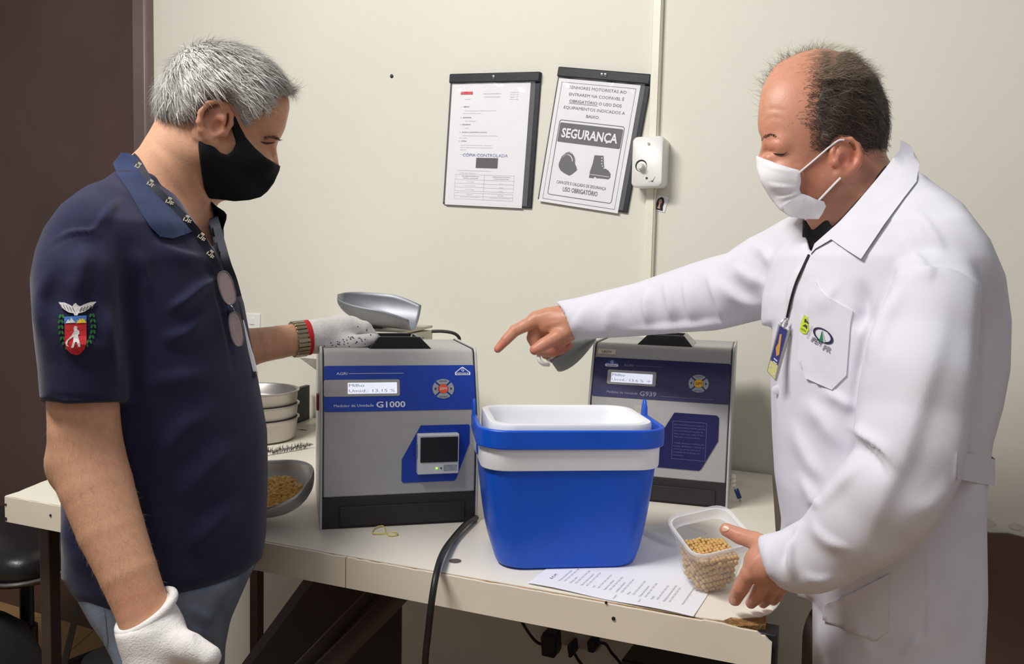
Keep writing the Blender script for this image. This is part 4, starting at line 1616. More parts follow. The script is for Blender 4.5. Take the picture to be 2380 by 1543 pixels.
# leaning dark sheet
c4 = [P(690, 1330, 1.78), P(950, 1330, 1.70), P(930, 1760, 1.52), P(380, 1760, 1.62)]
bl_ = onz(380, 1760, 0)
q_top0, q_top1 = P(725, 1320, 1.80), P(932, 1340, 1.74)
dirb = np.array([.18, -.06, 0])
bot0 = P(300, 1900, 1.42)
bot1 = P(926, 1900, 1.38)
bs0, bs1 = q_top0.copy(), q_top1.copy()
base_ = np.array([(bot0[0] + bot1[0]) / 2, (bot0[1] + bot1[1]) / 2, 0])
nb = np.cross(q_top1 - q_top0, bot0 - q_top0)
nb /= np.linalg.norm(nb)
if nb[1] > 0:
    nb = -nb


def ext(a, b, z):
    return a + (b - a) * ((z - a[2]) / (b[2] - a[2]))


l0, l1 = ext(q_top0, bot0, .002), ext(q_top1, bot1, .002)
t0_, t1_ = ext(q_top0, bot0, .80), ext(q_top1, bot1, .80)
base_ = (l0 + l1) / 2
base_[2] = 0
ls = thing('leaning_board', 'large dark board leaning under the bench behind the man in navy', 'board', tuple(base_))
off_ = -nb * .012
W(Geo().hexa([tuple(l0), tuple(l1), tuple(l1 + off_), tuple(l0 + off_), tuple(t0_), tuple(t1_), tuple(t1_ + off_), tuple(t0_ + off_)]), base_).build('board_panel', M_dark, ls, smooth=0)
for (u0, v0, d0, u1, v1, d1), r, lb in ((((876, 1370, 1.62, 560, 1700, 1.36)), .014, 'dark grey metal pole leaning on the board, the upper left one'), (((925, 1385, 1.60, 600, 1710, 1.33)), .019, 'thicker dark grey metal pole leaning on the board, the lower right one')):
    a, b = P(u0, v0, d0), P(u1, v1, d1)
    top = a + (a - b) * .06
    if top[2] > .80:
        top = ext(a, b, .80)
    bt = ext(a, b, .0)
    t = thing('metal_pole', lb, 'pole', (bt[0], bt[1], 0), (0, 0, 0), 'poles under the bench')
    W(Geo().tube([tuple(bt), tuple(top)], r, 12), np.array([bt[0], bt[1], 0])).build('pole_tube', mat('grey_paint', rgb(98, 88, 82), rough=.45, var=.1), t)
    W(Geo().tube([tuple(bt), tuple(bt + (top - bt) * .03)], r * 1.15, 12), np.array([bt[0], bt[1], 0])).build('pole_foot', M_black, t)

# wall sockets with plugs, seen below the bench
q0, q1 = wl(1300, 1462), wl(1398, 1505)
sk = on_wall('wall_socket', 'grey surface wall socket with three outlets under the bench', 'socket')
Geo().box((q0[0], -.03, q1[1]), (q1[0], -.0005, q0[1] + .02)).build('socket_box', mat('grey_socket', rgb(186, 180, 170), rough=.5, var=.05), sk, bevel=.002)
re_origin(sk, (q0[0] + q1[0]) / 2, q1[1])


def wall_pt(u, v, off):
    x, z = wl(u, v, off)
    return W0 + x * wX - off * wY + np.array([0, 0, z])


for nm, lb, u, v, w_, h_, cord in (('power_adapter', 'large black power adapter plugged in at the left of the socket', 1288, 1486, .040, .056, [(1270, 1500), (1245, 1490), (1222, 1460), (1205, 1430)]),
                                   ('power_plug', 'slim black plug in the middle outlet with a cord going down', 1338, 1498, .016, .034, [(1333, 1514), (1345, 1535), (1365, 1560)]),
                                   ('power_plug', 'black plug in the right outlet with its cord bending right', 1386, 1488, .022, .03, [(1405, 1495), (1420, 1515), (1437, 1535), (1455, 1560)])):
    p = wall_pt(u, v, .03)
    t = thing(nm, lb, 'plug', tuple(p), (0, 0, -WA))
    Geo().prism([(-w_ / 2 + .004, -h_ / 2), (w_ / 2 - .006, -h_ / 2), (w_ / 2, -h_ / 4), (w_ / 2 - .004, h_ / 2), (-w_ / 2 + .006, h_ / 2), (-w_ / 2, h_ / 4)], -.035, .0, 'y').build('plug_body', M_black, t, bevel=.003)
    pts = [p - wY * .02] + [wall_pt(a, b, .04) for a, b in cord]
    g = Geo().tube(smoothline(pts, 6), .0035, 8)
    g.v = [tuple((Vector((v_[0] - p[0], v_[1] - p[1], v_[2] - p[2])) @ Matrix.Rotation(-WA, 3, 'Z'))) for v_ in g.v]
    g.build('cord', M_black, t)

pp_ = P(1600, 1530, 1.62)
ups = thing('power_unit', 'dark slatted power unit under the right end of the bench', 'power unit', (pp_[0], pp_[1], 0), (0, 0, -WA))
Geo().box((-.11, -.08, 0), (.13, .08, .53)).build('housing', M_black, ups, bevel=.004)
for k in range(4):
    Geo().box((-.108, -.083, .49 - k * .012), (.05, -.079, .494 - k * .012)).build('vent_slat', mat('slat_grey', rgb(120, 116, 110), rough=.5, var=.05), ups)

# stool / office chair behind the left end of the bench
chp = P(60, 1300, 2.30)
ch = thing('office_chair', 'black vinyl swivel chair half hidden behind the left end of the bench', 'chair', (chp[0], chp[1], 0), (0, 0, math.radians(-20)))
zseat = .475
g = Geo()
g.loft([[(x, y, z) for x, y in rrect(w_, w_ * .95, .09, 6)] for z, w_ in ((zseat - .035, .40), (zseat - .02, .45), (zseat + .02, .47), (zseat + .05, .45), (zseat + .066, .38), (zseat + .07, .2))])
st = g.build('seat', M_blackm, ch, smooth=60)
g = Geo()
g.tube([(x, y, zseat - .008) for x, y in rrect(.468, .446, .09, 6)], .005, 6, closed=True)
g.build('piping', mat('piping_grey', rgb(92, 90, 90), rough=.4, var=.05), st)
Geo().box((-.22, .20, zseat + .02), (.22, .25, zseat + .06)).build('backrest_bar', M_blackm, ch, bevel=.01)
Geo().lathe([(.026, .09), (.026, .25), (.018, .25), (.018, zseat - .03)], 16).build('gas_column', M_black, ch, smooth=40)
for k in range(5):
    a = 2 * math.pi * k / 5 + .3
    lg = Geo().hexa([(0.02 * math.cos(a + 1.57), .02 * math.sin(a + 1.57), .06), (.02 * math.cos(a - 1.57), .02 * math.sin(a - 1.57), .06), (.27 * math.cos(a) + .012 * math.cos(a - 1.57), .27 * math.sin(a) + .012 * math.sin(a - 1.57), .055), (.27 * math.cos(a) + .012 * math.cos(a + 1.57), .27 * math.sin(a) + .012 * math.sin(a + 1.57), .055),
                     (0.02 * math.cos(a + 1.57), .02 * math.sin(a + 1.57), .10), (.02 * math.cos(a - 1.57), .02 * math.sin(a - 1.57), .10), (.27 * math.cos(a) + .012 * math.cos(a - 1.57), .27 * math.sin(a) + .012 * math.sin(a - 1.57), .075), (.27 * math.cos(a) + .012 * math.cos(a + 1.57), .27 * math.sin(a) + .012 * math.sin(a + 1.57), .075)])
    lo = lg.build('leg', M_black, ch, bevel=.003)
    Geo().lathe([(.001, -.012), (.024, -.012), (.027, -.006), (.027, .006), (.024, .012), (.001, .012)], 16, Matrix.Translation((.27 * math.cos(a), .27 * math.sin(a), .0275)) @ Matrix.Rotation(a, 4, 'Z') @ Matrix.Rotation(math.radians(90), 4, 'X')).build('castor', M_black, lo, smooth=40)

# black bag on the floor, dark bin, strap
bp_ = P(-70, 1500, 2.16)
bag = thing('floor_bag', 'black fabric bag standing on the floor at the lower left', 'bag', (bp_[0], bp_[1], 0), (0, 0, math.radians(-22)))
g = Geo()
g.loft([[(x, y, z) for x, y in rrect(w_, d_, .05, 5)] for z, w_, d_ in ((.0, .30, .2), (.02, .34, .23), (.22, .33, .22), (.31, .27, .17), (.345, .22, .10), (.35, .16, .05))])
g.build('bag_body', mat('black_canvas', rgb(40, 40, 43), rough=.75, var=.15, vscale=12, bump=.3, bscale=60, bdist=.006), bag, smooth=60)
Geo().tube(smoothline([(-.09, -.07, .33), (-.07, -.09, .37), (.0, -.095, .385), (.07, -.09, .37), (.09, -.07, .33)], 6), .009, 8).build('bag_handle', M_black, bag)
Geo().tube(smoothline([(-.16, -.10, .29), (-.05, -.125, .312), (.06, -.125, .312), (.155, -.10, .29)], 6), .004, 6).build('zip', M_blackm, bag)
bn = P(278, 1500, 1.93)
bi = thing('waste_bin', 'dark plastic bin on the floor behind the navy man\'s legs', 'bin', (bn[0], bn[1], 0))
Geo().lathe([(.001, .001), (.066, .001), (.078, .33), (.081, .335), (.081, .342), (.075, .342), (.063, .006), (.001, .006)], 28, cap=False).build('bin_shell', M_base, bi, smooth=40)
Geo().lathe([(.001, .343), (.081, .343), (.079, .352), (.05, .362), (.001, .364)], 28, cap=False).build('bin_lid', M_black, bi, smooth=40)
spts = [P(186, 1395, 1.62), P(174, 1440, 1.62), P(162, 1490, 1.63), P(150, 1545, 1.64), P(138, 1640, 1.66), P(136, 1780, 1.7)]
g = Geo()
rings = []
for i, p in enumerate(smoothline(spts, 6)):
    rings.append([tuple(p + np.array([s * .006, t * .0016, 0])) for s, t in ((-1, -1), (1, -1), (1, 1), (-1, 1))])
tag(W(g.loft(rings), spts[0]).build('hanging_strap', M_black, smooth=40), 'narrow black strap hanging below the bench beside the bin', 'strap').location = tuple(spts[0])

# ================================================================== PEOPLE: shared tools
def rotm(yaw, pitch, roll=0.0):
    return np.array(Matrix.Rotation(yaw, 3, 'Z') @ Matrix.Rotation(pitch, 3, 'Y') @ Matrix.Rotation(roll, 3, 'X'))


def v3(*a):
    return np.array(a, np.float32)


class Head:
    """a human head with face and ears, in its own frame (x forward, y left, z up, origin between the ear canals)"""

    def __init__(self, pos, yaw, pitch, scale, roll=0.0, jowl=0.0, skull=(0, 0, 0), fz=.87, ear=1.0, flare=.40):
        self.R = rotm(yaw, pitch, roll)
        self.fz, self.ear, self.flare = fz, ear, flare
        self.pos, self.s, self.jowl, self.skull = np.asarray(pos, float), scale, jowl, skull

    def w(self, x, y, z):
        return self.pos + self.R @ (np.array([x, y, z]) * self.s)

    def loc(self, p):
        return ((p - self.pos) @ self.R / self.s).astype(np.float32)

    def __call__(self, p, face=True):
        q = self.loc(p)
        q[..., 2] = np.where(q[..., 2] < 0, q[..., 2] / self.fz, q[..., 2])
        a, b, c = self.skull
        d = f_ell(q, (-.010, 0, .046 + c * .3), (.094 + a, .075 + b, .086 + c))
        d = smin(d, f_ell(q, (.034, 0, .040 + c * .4), (.060, .064, .066 + c * .8)), .03)
        d = smin(d, f_ell(q, (.044, 0, -.030), (.046, .055, .070)), .03)
        d = smin(d, f_cone(q, (.082, 0, -.094), (.078, 0, -.098), .018, .018), .02)
        sm = q.copy()
        sm[..., 1] = np.abs(sm[..., 1])
        d = smin(d, f_cone(sm, (.004, .050, -.040), (.072, .016, -.096), .021 + self.jowl, .016 + self.jowl * .6), .03)
        d = smin(d, f_ell(sm, (.060, .043, -.020), (.029, .020, .022)), .02)
        if not face:
            return d * self.s
        d = smin(d, f_cone(sm, (.089, .006, .029), (.072, .047, .027), .010, .009), .016)
        d = smax(d, -f_ell(sm, (.101, .032, .010), (.018, .017, .012)), .014)
        d = smin(d, f_cone(q, (.0915, 0, .020), (.116, 0, -.026), .0085, .0120), .012)
        d = smin(d, f_ell(sm, (.104, .0115, -.033), (.013, .0070, .008)), .006)
        d = smin(d, f_ell(q, (.095, 0, -.0590), (.009, .024, .0055)), .008)
        d = smin(d, f_ell(q, (.093, 0, -.0700), (.009, .020, .006)), .008)
        d = smax(d, -f_cone(sm, (.106, 0, -.0645), (.094, .024, -.0645), .0016, .0016), .003)
        # lidded eyes: ball under a closed lid, crease above it
        d = smin(d, f_ell(sm, (.0800, .0315, .0085), (.0140, .0150, .0135)), .004)
        d = smax(d, -f_cone(sm, (.0955, .018, .0205), (.083, .046, .0185), .0013, .0013), .003)
        d = smax(d, -f_cone(sm, (.0965, .020, .0015), (.086, .045, .0015), .0011, .0011), .002)
        # ears
        fl = self.flare
        sm = (sm - np.array([0, .0755, 0], np.float32)) / self.ear + np.array([0, .0755, 0], np.float32)
        ey = lambda x: .0755 + fl * (.012 - x)
        e = f_ell(sm, (-.010, ey(-.010) - .003, .004), (.0185, .0065, .0300), np.array([[math.cos(math.atan(fl)), -math.sin(math.atan(fl)), 0], [math.sin(math.atan(fl)), math.cos(math.atan(fl)), 0], [0, 0, 1]]).T.T)
        e = smax(e, -f_ell(sm, (-.003, ey(-.003) + .0110, -.003), (.0110, .0125, .0135)), .003)
        hx = [(.010, -.001), (.0125, .014), (.008, .027), (-.003, .0345), (-.017, .0345), (-.0275, .024), (-.0310, .008), (-.0275, -.007), (-.019, -.018), (-.009, -.0275)]
        for (x0, z0), (x1, z1) in zip(hx[:-1], hx[1:]):
            e = smin(e, f_cone(sm, (x0, ey(x0) + .0015, z0), (x1, ey(x1) + .0015, z1), .0040, .0040), .003)
        e = smax(e, -f_cone(sm, (-.002, ey(-.002) + .0075, .024), (-.0205, ey(-.0205) + .0065, .010), .0036, .0030), .003)
        e = smin(e, f_ell(sm, (-.002, ey(-.002) - .001, -.027), (.0085, .0050, .0090)), .004)
        e = smin(e, f_ell(sm, (.0095, .0805, -.004), (.0050, .0050, .0070)), .004)
        d = smin(d, e * self.ear, .004)
        return d * self.s

    def bounds(self, m=.02):
        c = self.w(.008, 0, .012)
        r = .135 * self.s + m
        return c - r, c + r


def as_mesh(name, F_, m, parent, org, it=1, strokes=None, tint=None):
    V, Q = F_.mesh()
    if it:
        V = relax(V, Q, it, .5)
    N = vnormals(V, Q)
    if strokes:
        V = folds(V, N, strokes)
        N = vnormals(V, Q)
    me = mesh_np(name, V - np.asarray(org), Q)
    if tint is not None:
        color_attr(me, tint(V, N))
    o = link(name, me, m, parent)
    bv = BVHTree.FromPolygons([tuple(v) for v in V], [tuple(int(i) for i in q) for q in Q])
    return o, bv, V, N


def cast(bvs, u, v, default):
    k = ray(u, v)
    L = np.linalg.norm(k)
    best = None
    for b in bvs:
        h = b.ray_cast(Vector(cC), Vector(k / L))
        if h[0] is not None:
            d = h[3] / L
            if best is None or d < best:
                best = d
    return best if best is not None else default


def sheet(poly, bvs, lift, default, step=14, thick=.002, relax_it=6, curve=True, edge_lift=None):
    """cloth piece outlined in photograph pixels, laid on the surfaces in bvs; has real thickness"""
    bm = bmesh.new()
    pts = [tuple(p) for p in (smoothline(poly, 3, True) if curve else poly)]
    f = bm.faces.new([bm.verts.new((p[0], p[1], 0)) for p in pts])
    A = np.array(pts)
    for ax in (0, 1):
        x = A[:, ax].min() + step
        while x < A[:, ax].max() - 1:
            no = [0, 0, 0]
            no[ax] = 1
            co = [0, 0, 0]
            co[ax] = x
            bmesh.ops.bisect_plane(bm, geom=bm.verts[:] + bm.edges[:] + bm.faces[:], plane_co=co, plane_no=no, dist=1e-4)
            x += step
    bm.verts.index_update()
    uv = np.array([v.co[:2] for v in bm.verts])
    fs = [[v.index for v in f.verts] for f in bm.faces]
    nb = [[e.other_vert(v).index for e in v.link_edges] for v in bm.verts]
    bm.free()
    D = np.array([cast(bvs, u, v, np.nan) for u, v in uv])
    if np.isnan(D).all():
        D[:] = default
    else:
        D[np.isnan(D)] = default if default else np.nanmedian(D)
    D0 = D.copy()
    for _ in range(relax_it):
        D = np.array([.5 * D[i] + .5 * np.mean(D[n]) if n else D[i] for i, n in enumerate(nb)])
    D = np.minimum(D, D0) - lift
    top = [tuple(P(u, v, d)) for (u, v), d in zip(uv, D)]
    bot = [tuple(P(u, v, d + thick)) for (u, v), d in zip(uv, D)]
    n = len(top)
    faces = [tuple(f) for f in fs] + [tuple(i + n for i in reversed(f)) for f in fs]
    cnt = {}
    for f in fs:
        for a, b in zip(f, f[1:] + f[:1]):
            cnt[(a, b)] = cnt.get((a, b), 0) + 1
    for (a, b) in list(cnt):
        if (b, a) not in cnt:
            faces.append((b, a, a + n, b + n))
    g = Geo()
    g.add(top + bot, faces)
    return g


def px_text(g, s, u, v, h, bvs, lift, default, ang=0.0, width=None, bold=0.0, skew=0.0):
    """lettering laid on a surface; (u,v) start of baseline in px, h cap height px"""
    c, s_ = math.cos(ang), math.sin(ang)
    vs0 = len(g.v)
    text_into(g, s, 0, 0, h, lambda x, y: (x, y, 0), width, 'l', bold, skew)
    for i in range(vs0, len(g.v)):
        x, y, _ = g.v[i]
        uu, vv = u + c * x + s_ * y, v + s_ * x - c * y
        g.v[i] = tuple(P(uu, vv, cast(bvs, uu, vv, default) - lift))


def flat(polys, bvs, lift, default, step=10):
    g = Geo()
    for p in polys:
        q = sheet(p, bvs, lift, default, step, thick=.0006, relax_it=0, curve=False)
        g.add(q.v, q.f)
    return g


def ribbon(line, wpx, bvs, lift, default, thick=.0012, n=5, smooth_d=4):
    """strap of width wpx following a px polyline on the surface"""
    L = np.array(smoothline(line, n))
    t = np.gradient(L, axis=0)
    t /= np.linalg.norm(t, axis=1, keepdims=True)
    nn = np.stack([-t[:, 1], t[:, 0]], 1)
    D = np.array([min(cast(bvs, *(p + k * nn[i] * wpx / 2), default) for k in (-1, 0, 1)) for i, p in enumerate(L)]) - lift
    for _ in range(smooth_d):
        D[1:-1] = np.minimum(D[1:-1], (D[:-2] + D[2:]) / 2 * .5 + D[1:-1] * .5)
    g = Geo()
    rings = []
    for i, p in enumerate(L):
        a, b = p - nn[i] * wpx / 2, p + nn[i] * wpx / 2
        rings.append([tuple(P(*a, D[i])), tuple(P(*b, D[i])), tuple(P(*b, D[i] + thick)), tuple(P(*a, D[i] + thick))])
    g.loft(rings)
    return g, L, D


def strands(roots, dirs, norms, length, width, colors, seg=3, droop=.3, curl=0.0):
    """hair strands as tapered ribbons -> V, Q, C"""
    n = len(roots)
    L = length if np.ndim(length) else np.full(n, length)
    V = np.zeros((n, seg + 1, 2, 3))
    side = np.cross(dirs, norms)
    side /= np.linalg.norm(side, axis=1, keepdims=True) + 1e-9
    p = roots.copy()
    d = dirs.copy()
    for k in range(seg + 1):
        w = width * (1 - .8 * k / seg)
        V[:, k, 0] = p - side * w / 2
        V[:, k, 1] = p + side * w / 2
        d = d - norms * droop / seg + side * curl * RNG.normal(0, 1, (n, 1)) / seg
        d /= np.linalg.norm(d, axis=1, keepdims=True)
        p = p + d * (L / seg)[:, None]
    base = (np.arange(n) * (seg + 1) * 2)[:, None]
    Q = []
    for k in range(seg):
        Q.append(base + np.array([[2 * k, 2 * k + 1, 2 * k + 3, 2 * k + 2]]))
    return V.reshape(-1, 3), np.concatenate(Q), np.repeat(colors, (seg + 1) * 2, axis=0)


def hair(name, m, parent, org, head, poly, t0, h, nstr, length, flow, lift, base_col, col_var, fade=.02, width=.0008, lump=0.0, curl=0.0, density=None):
    lo, hi = head.bounds(t0 + .01)
    F_ = Field(lo, hi, h)
    pm = PxMask(poly, 2.0)

    def fn(p):
        pd = pm(p)
        t = t0 * np.clip(-pd / fade, .08, 1.0)
        d = head(p, False) - t
        if lump:
            d = d + lump * np.sin(p[..., 0] * 190 + 3 * np.sin(p[..., 2] * 90)) * np.sin(p[..., 2] * 170 + 2 * np.sin(p[..., 1] * 120))
        return smax(d, pd, .005)
    F_.op(fn, lo, hi)
    V, Q = F_.mesh()
    V = relax(V, Q, 1, .5)
    N = vnormals(V, Q)
    u, v, dd = project(V)
    inside = (pm.px(u, v) < -1.0) & (head(V, False) > -.002 * 0 + .0008)
    ids = np.nonzero(inside)[0]
    if density is not None:
        w_ = density(u[ids], v[ids])
        ids = RNG.choice(ids, nstr, p=w_ / w_.sum())
    else:
        ids = RNG.choice(ids, nstr)
    R0 = V[ids] + RNG.normal(0, h * .5, (nstr, 3))
    Nn = N[ids]
    fl = flow(R0, Nn)
    fl = fl - Nn * (fl * Nn).sum(1, keepdims=True)
    fl /= np.linalg.norm(fl, axis=1, keepdims=True) + 1e-9
    fl = fl + RNG.normal(0, .22, fl.shape)
    dirs = fl + Nn * (lift + RNG.uniform(-.1, .25, (nstr, 1)))
    dirs /= np.linalg.norm(dirs, axis=1, keepdims=True)
    uu, vv, _ = project(R0)
    col = base_col(uu, vv)
    col = col * (1 + col_var * RNG.normal(0, 1, (nstr, 1)))
    ln = length(uu, vv) * RNG.uniform(.6, 1.2, nstr)
    SV, SQ, SCc = strands(R0, dirs, Nn, ln, width, np.clip(col, 0.005, 1), 3, lift + .25, curl)
    bc = base_col(u, v) * .72
    me = mesh_np(name, np.concatenate([V, SV]) - np.asarray(org), np.concatenate([Q, SQ + len(V)]))
    color_attr(me, np.concatenate([bc, SCc]))
    return link(name, me, m, parent)


def colkeys(rows, d):
    out = []
    for v, uL, uR, b in rows:
        c = P((uL + uR) / 2, v, d)
        out.append((c[2], c[0], c[1], (uR - uL) / 2 * d / FPX, b))
    return out


def blobs(V, base, items):
    """skin colouring: base colour + soft patches (u, v, radius px, colour, weight)"""
    u, v, _ = project(V)
    C_ = np.tile(np.array(base[:3]), (len(V), 1))
    for bu, bv_, r, col, w in items:
        k = w * np.exp(-(((u - bu) ** 2 + (v - bv_) ** 2) / (r * r)))
        C_ = C_ * (1 - k[:, None]) + np.array(col[:3]) * k[:, None]
    return C_


def fingers(F_, chains, k=.006, shrink=0.0):
    for c in chains:
        F_.chain(c, k, 'u', shrink)


M_skinL = mat('skin_tan', (1, 1, 1, 1), rough=.5, attr='tint', var=.10, vscale=160, sss=.12, bump=.18, bscale=420, bdist=.0012, spec=.4)
M_skinR = mat('skin_ruddy', (1, 1, 1, 1), rough=.42, attr='tint', var=.10, vscale=160, sss=.12, bump=.18, bscale=420, bdist=.0012, spec=.45)
M_hair = mat('hair_strands', (1, 1, 1, 1), rough=.5, attr='tint', spec=.35)
M_navy = mat('navy_pique', rgb(36, 38, 66), rough=.85, var=.10, vscale=40, bump=.25, bscale=900, bdist=.0008, sheen=.15, spec=.2)
M_navyc = mat('navy_rib', rgb(34, 48, 84), rough=.85, var=.10, vscale=60, bump=.3, bscale=700, bdist=.0008, sheen=.15, spec=.2)
M_denim = mat('blue_grey_denim', rgb(96, 108, 126), rough=.85, var=.22, vscale=18, bump=.3, bscale=700, bdist=.001, col2=rgb(126, 138, 154))
M_knit = mat('white_knit', rgb(226, 222, 220), rough=.9, var=.06, vscale=120, bump=.5, bscale=500, bdist=.0015, spec=.2)
M_red = mat('red_knit', rgb(206, 38, 44), rough=.85, var=.08, vscale=80, bump=.4, bscale=500, bdist=.001)
M_maskb = mat('black_cloth', rgb(22, 22, 26), rough=.85, var=.08, vscale=60, bump=.25, bscale=800, bdist=.0008, spec=.25)
M_maskw = mat('white_nonwoven', rgb(236, 234, 236), rough=.8, var=.02, vscale=60, bump=.2, bscale=600, bdist=.0006, spec=.25)
M_coat = mat('white_cotton', rgb(224, 223, 232), rough=.8, var=.02, vscale=30, bump=.2, bscale=900, bdist=.0006, spec=.25)
M_darksh = mat('black_knit', rgb(42, 40, 40), rough=.9, var=.15, vscale=100, bump=.4, bscale=500, bdist=.001)

# ================================================================== MAN IN NAVY
D1 = 1.09
fz = np.array([P(390, 1300, D1)[0], P(390, 1300, D1)[1], 0])
man = thing('person', 'person with short grey hair, black face mask and navy polo shirt', 'person', tuple(fz))
org = fz
HS = .80
yawL, pitL = math.radians(17), math.radians(23)
RL = rotm(yawL, pitL)
earL = P(500, 286, 1.02)
headL = Head(earL - RL @ (np.array([-.008, -.080, 0.004]) * HS), yawL, pitL, HS, jowl=.003)

body = Field((P(60, 900, 1.1) + [0, -.30, -.48]), (P(905, 60, 1.36) + [.04, .06, .02]), .0022)
lo, hi = headL.bounds()
fpmL = PxMask([(250, 20), (600, 20), (660, 120), (679, 225), (677, 250), (671, 275), (665, 300), (658, 316), (649, 330), (645, 345), (649, 368), (652, 384), (646, 404), (632, 428), (610, 450), (585, 461), (540, 464), (500, 461), (485, 466), (480, 486), (494, 540), (512, 620), (300, 640), (300, 366), (322, 342), (336, 310)], 2.0)
body.op(lambda p: smax(headL(p), fpmL(p), .006), lo, hi)
NECKL = lambda p: f_cone(p, headL.w(-.028, 0, -.050), P(362, 505, D1), .056, .068)
neck_t, neck_b = headL.w(-.028, 0, -.050), P(362, 505, D1)
body.cone(neck_t, neck_b, .056, .068, .035)
body.cone(P(440, 440, D1), P(425, 575, D1), .034, .040, .03)
body.cone(headL.w(.045, 0, -.070), P(440, 480, D1), .024, .03, .03)
body.all(fpmL, .006, 'i')
# trunk hidden by the shirt
body.chain([(365, 520, 1.09, 130), (380, 700, 1.09, 150), (390, 1000, 1.09, 175), (385, 1300, 1.09, 165)], .03)
body.cone(P(350, 560, 1.04), P(205, 600, .95), .045, .032, .03)
body.cone(P(390, 560, 1.14), P(415, 570, 1.22), .05, .05, .03)
# near arm
armN = [(205, 640, .945, 60), (190, 760, .912, 70), (192, 900, .906, 76), (197, 1000, .905, 77), (205, 1060, .905, 79), (224, 1130, .90, 79), (258, 1230, .89, 72), (298, 1330, .88, 63), (331, 1415, .875, 58), (352, 1470, .872, 60)]
body.chain(armN, .006)
body.op(lambda p: f_ell(p, P(150, 1085, .915), (.014, .016, .022)), P(150, 1085, .915) - .04, P(150, 1085, .915) + .04, .030)
# far arm
armF = [(415, 570, 1.225, 80), (470, 830, 1.235, 72), (600, 803, 1.28, 41), (650, 795, 1.305, 38), (694, 787, 1.328, 36), (745, 782, 1.345, 37)]
body.chain(armF, .014)
# hands (inside the gloves)
handN = [[(352, 1470, .872, 62), (372, 1550, .868, 70)], [(372, 1550, .868, 62), (395, 1640, .866, 52)],
         [(410, 1620, .860, 25), (425, 1710, .855, 23), (420, 1780, .855, 19)], [(388, 1640, .862, 26), (398, 1735, .858, 24), (390, 1810, .858, 20)],
         [(365, 1640, .868, 25), (370, 1730, .866, 23), (362, 1795, .866, 19)], [(340, 1620, .874, 23), (342, 1695, .874, 21), (336, 1750, .874, 17)],
         [(385, 1490, .862, 40), (440, 1505, .850, 31), (487, 1527, .845, 24)]]
fingers(body, handN, .010, .0035)
handF = [[(745, 780, 1.345, 36), (790, 775, 1.365, 38)], [(790, 768, 1.37, 32), (815, 765, 1.385, 28)],
         [(765, 795, 1.345, 22), (815, 797, 1.345, 17), (866, 789, 1.350, 13)],
         [(812, 757, 1.365, 19), (846, 763, 1.37, 16), (868, 785, 1.375, 12)],
         [(815, 755, 1.395, 18), (850, 765, 1.405, 15), (866, 795, 1.405, 11)],
         [(812, 757, 1.42, 17), (842, 768, 1.43, 14), (856, 796, 1.43, 11)],
         [(805, 765, 1.44, 15), (828, 778, 1.45, 12), (838, 799, 1.45, 10)]]
fingers(body, handF, .008, .0022)
skL = rgb(212, 160, 128)


def tintL(V, N):
    return blobs(V, skL, [(500, 285, 42, rgb(206, 128, 108), .55), (625, 330, 26, rgb(190, 128, 104), .5), (470, 560, 40, rgb(206, 140, 118), .4),
                          (640, 345, 20, rgb(204, 120, 100), .4), (235, 1080, 60, rgb(214, 150, 126), .3), (320, 1390, 50, rgb(206, 130, 106), .4), (440, 440, 50, rgb(206, 144, 112), .5), (370, 330, 40, rgb(222, 176, 150), .5)])


bodyL, bvBL, VBL, NBL = as_mesh('body', body, M_skinL, man, org, 1,
                                [([(350, 330), (400, 400), (440, 470)], 10, 14, .0015), ([(450, 400), (470, 450), (490, 500)], 8, 8, .002), ([(600, 300), (640, 306)], 7, 7, .0012)], tintL)
del body

# eyebrow and lashes
g = Geo()
for i in range(60):
    t = random.random()
    u, v = 612 + 38 * t, 322 - 6 * math.sin(t * 3.0) + random.uniform(-3, 3) + 4 * t
    d = cast([bvBL], u, v, 1.05)
    a = P(u, v, d - .0003)
    b = P(u + random.uniform(3, 8), v + random.uniform(-2, 4), d - .0018)
    g.tube([tuple(a), tuple(b)], [.00035, .0002], 3)
eb = W(g, org).build('eyebrow', mat('grey_brow', rgb(112, 96, 88), rough=.7, var=.1), man, smooth=0)
eb['kind'] = 'stuff'

W(sheet([(606, 329), (614, 334), (626, 335), (640, 331), (630, 331.5), (618, 331)], [bvBL], .0010, 1.05, 8, .0006, 0), org).build('eyelashes', mat('dark_lash', rgb(50, 38, 34), rough=.6, var=.1), man)

# fine hair on the near forearm
uA, vA, dA = project(VBL)
sel = np.nonzero((vA > 960) & (vA < 1400) & (uA < 420) & (dA < .97))[0]
ids = RNG.choice(sel, 4200)
dr = np.tile(np.array([.25, -.1, -.8]), (len(ids), 1)) + NBL[ids] * .45 + RNG.normal(0, .25, (len(ids), 3))
dr /= np.linalg.norm(dr, axis=1, keepdims=True)
SV, SQ, SCc = strands(VBL[ids], dr, NBL[ids], RNG.uniform(.004, .008, len(ids)), .00015, np.tile([[.50, .38, .26]], (len(ids), 1)) * RNG.uniform(.6, 1.3, (len(ids), 1)), 2, .4)
me = mesh_np('arm_hair', SV - org, SQ)
color_attr(me, SCc)
link('arm_hair', me, M_hair, man)['kind'] = 'stuff'

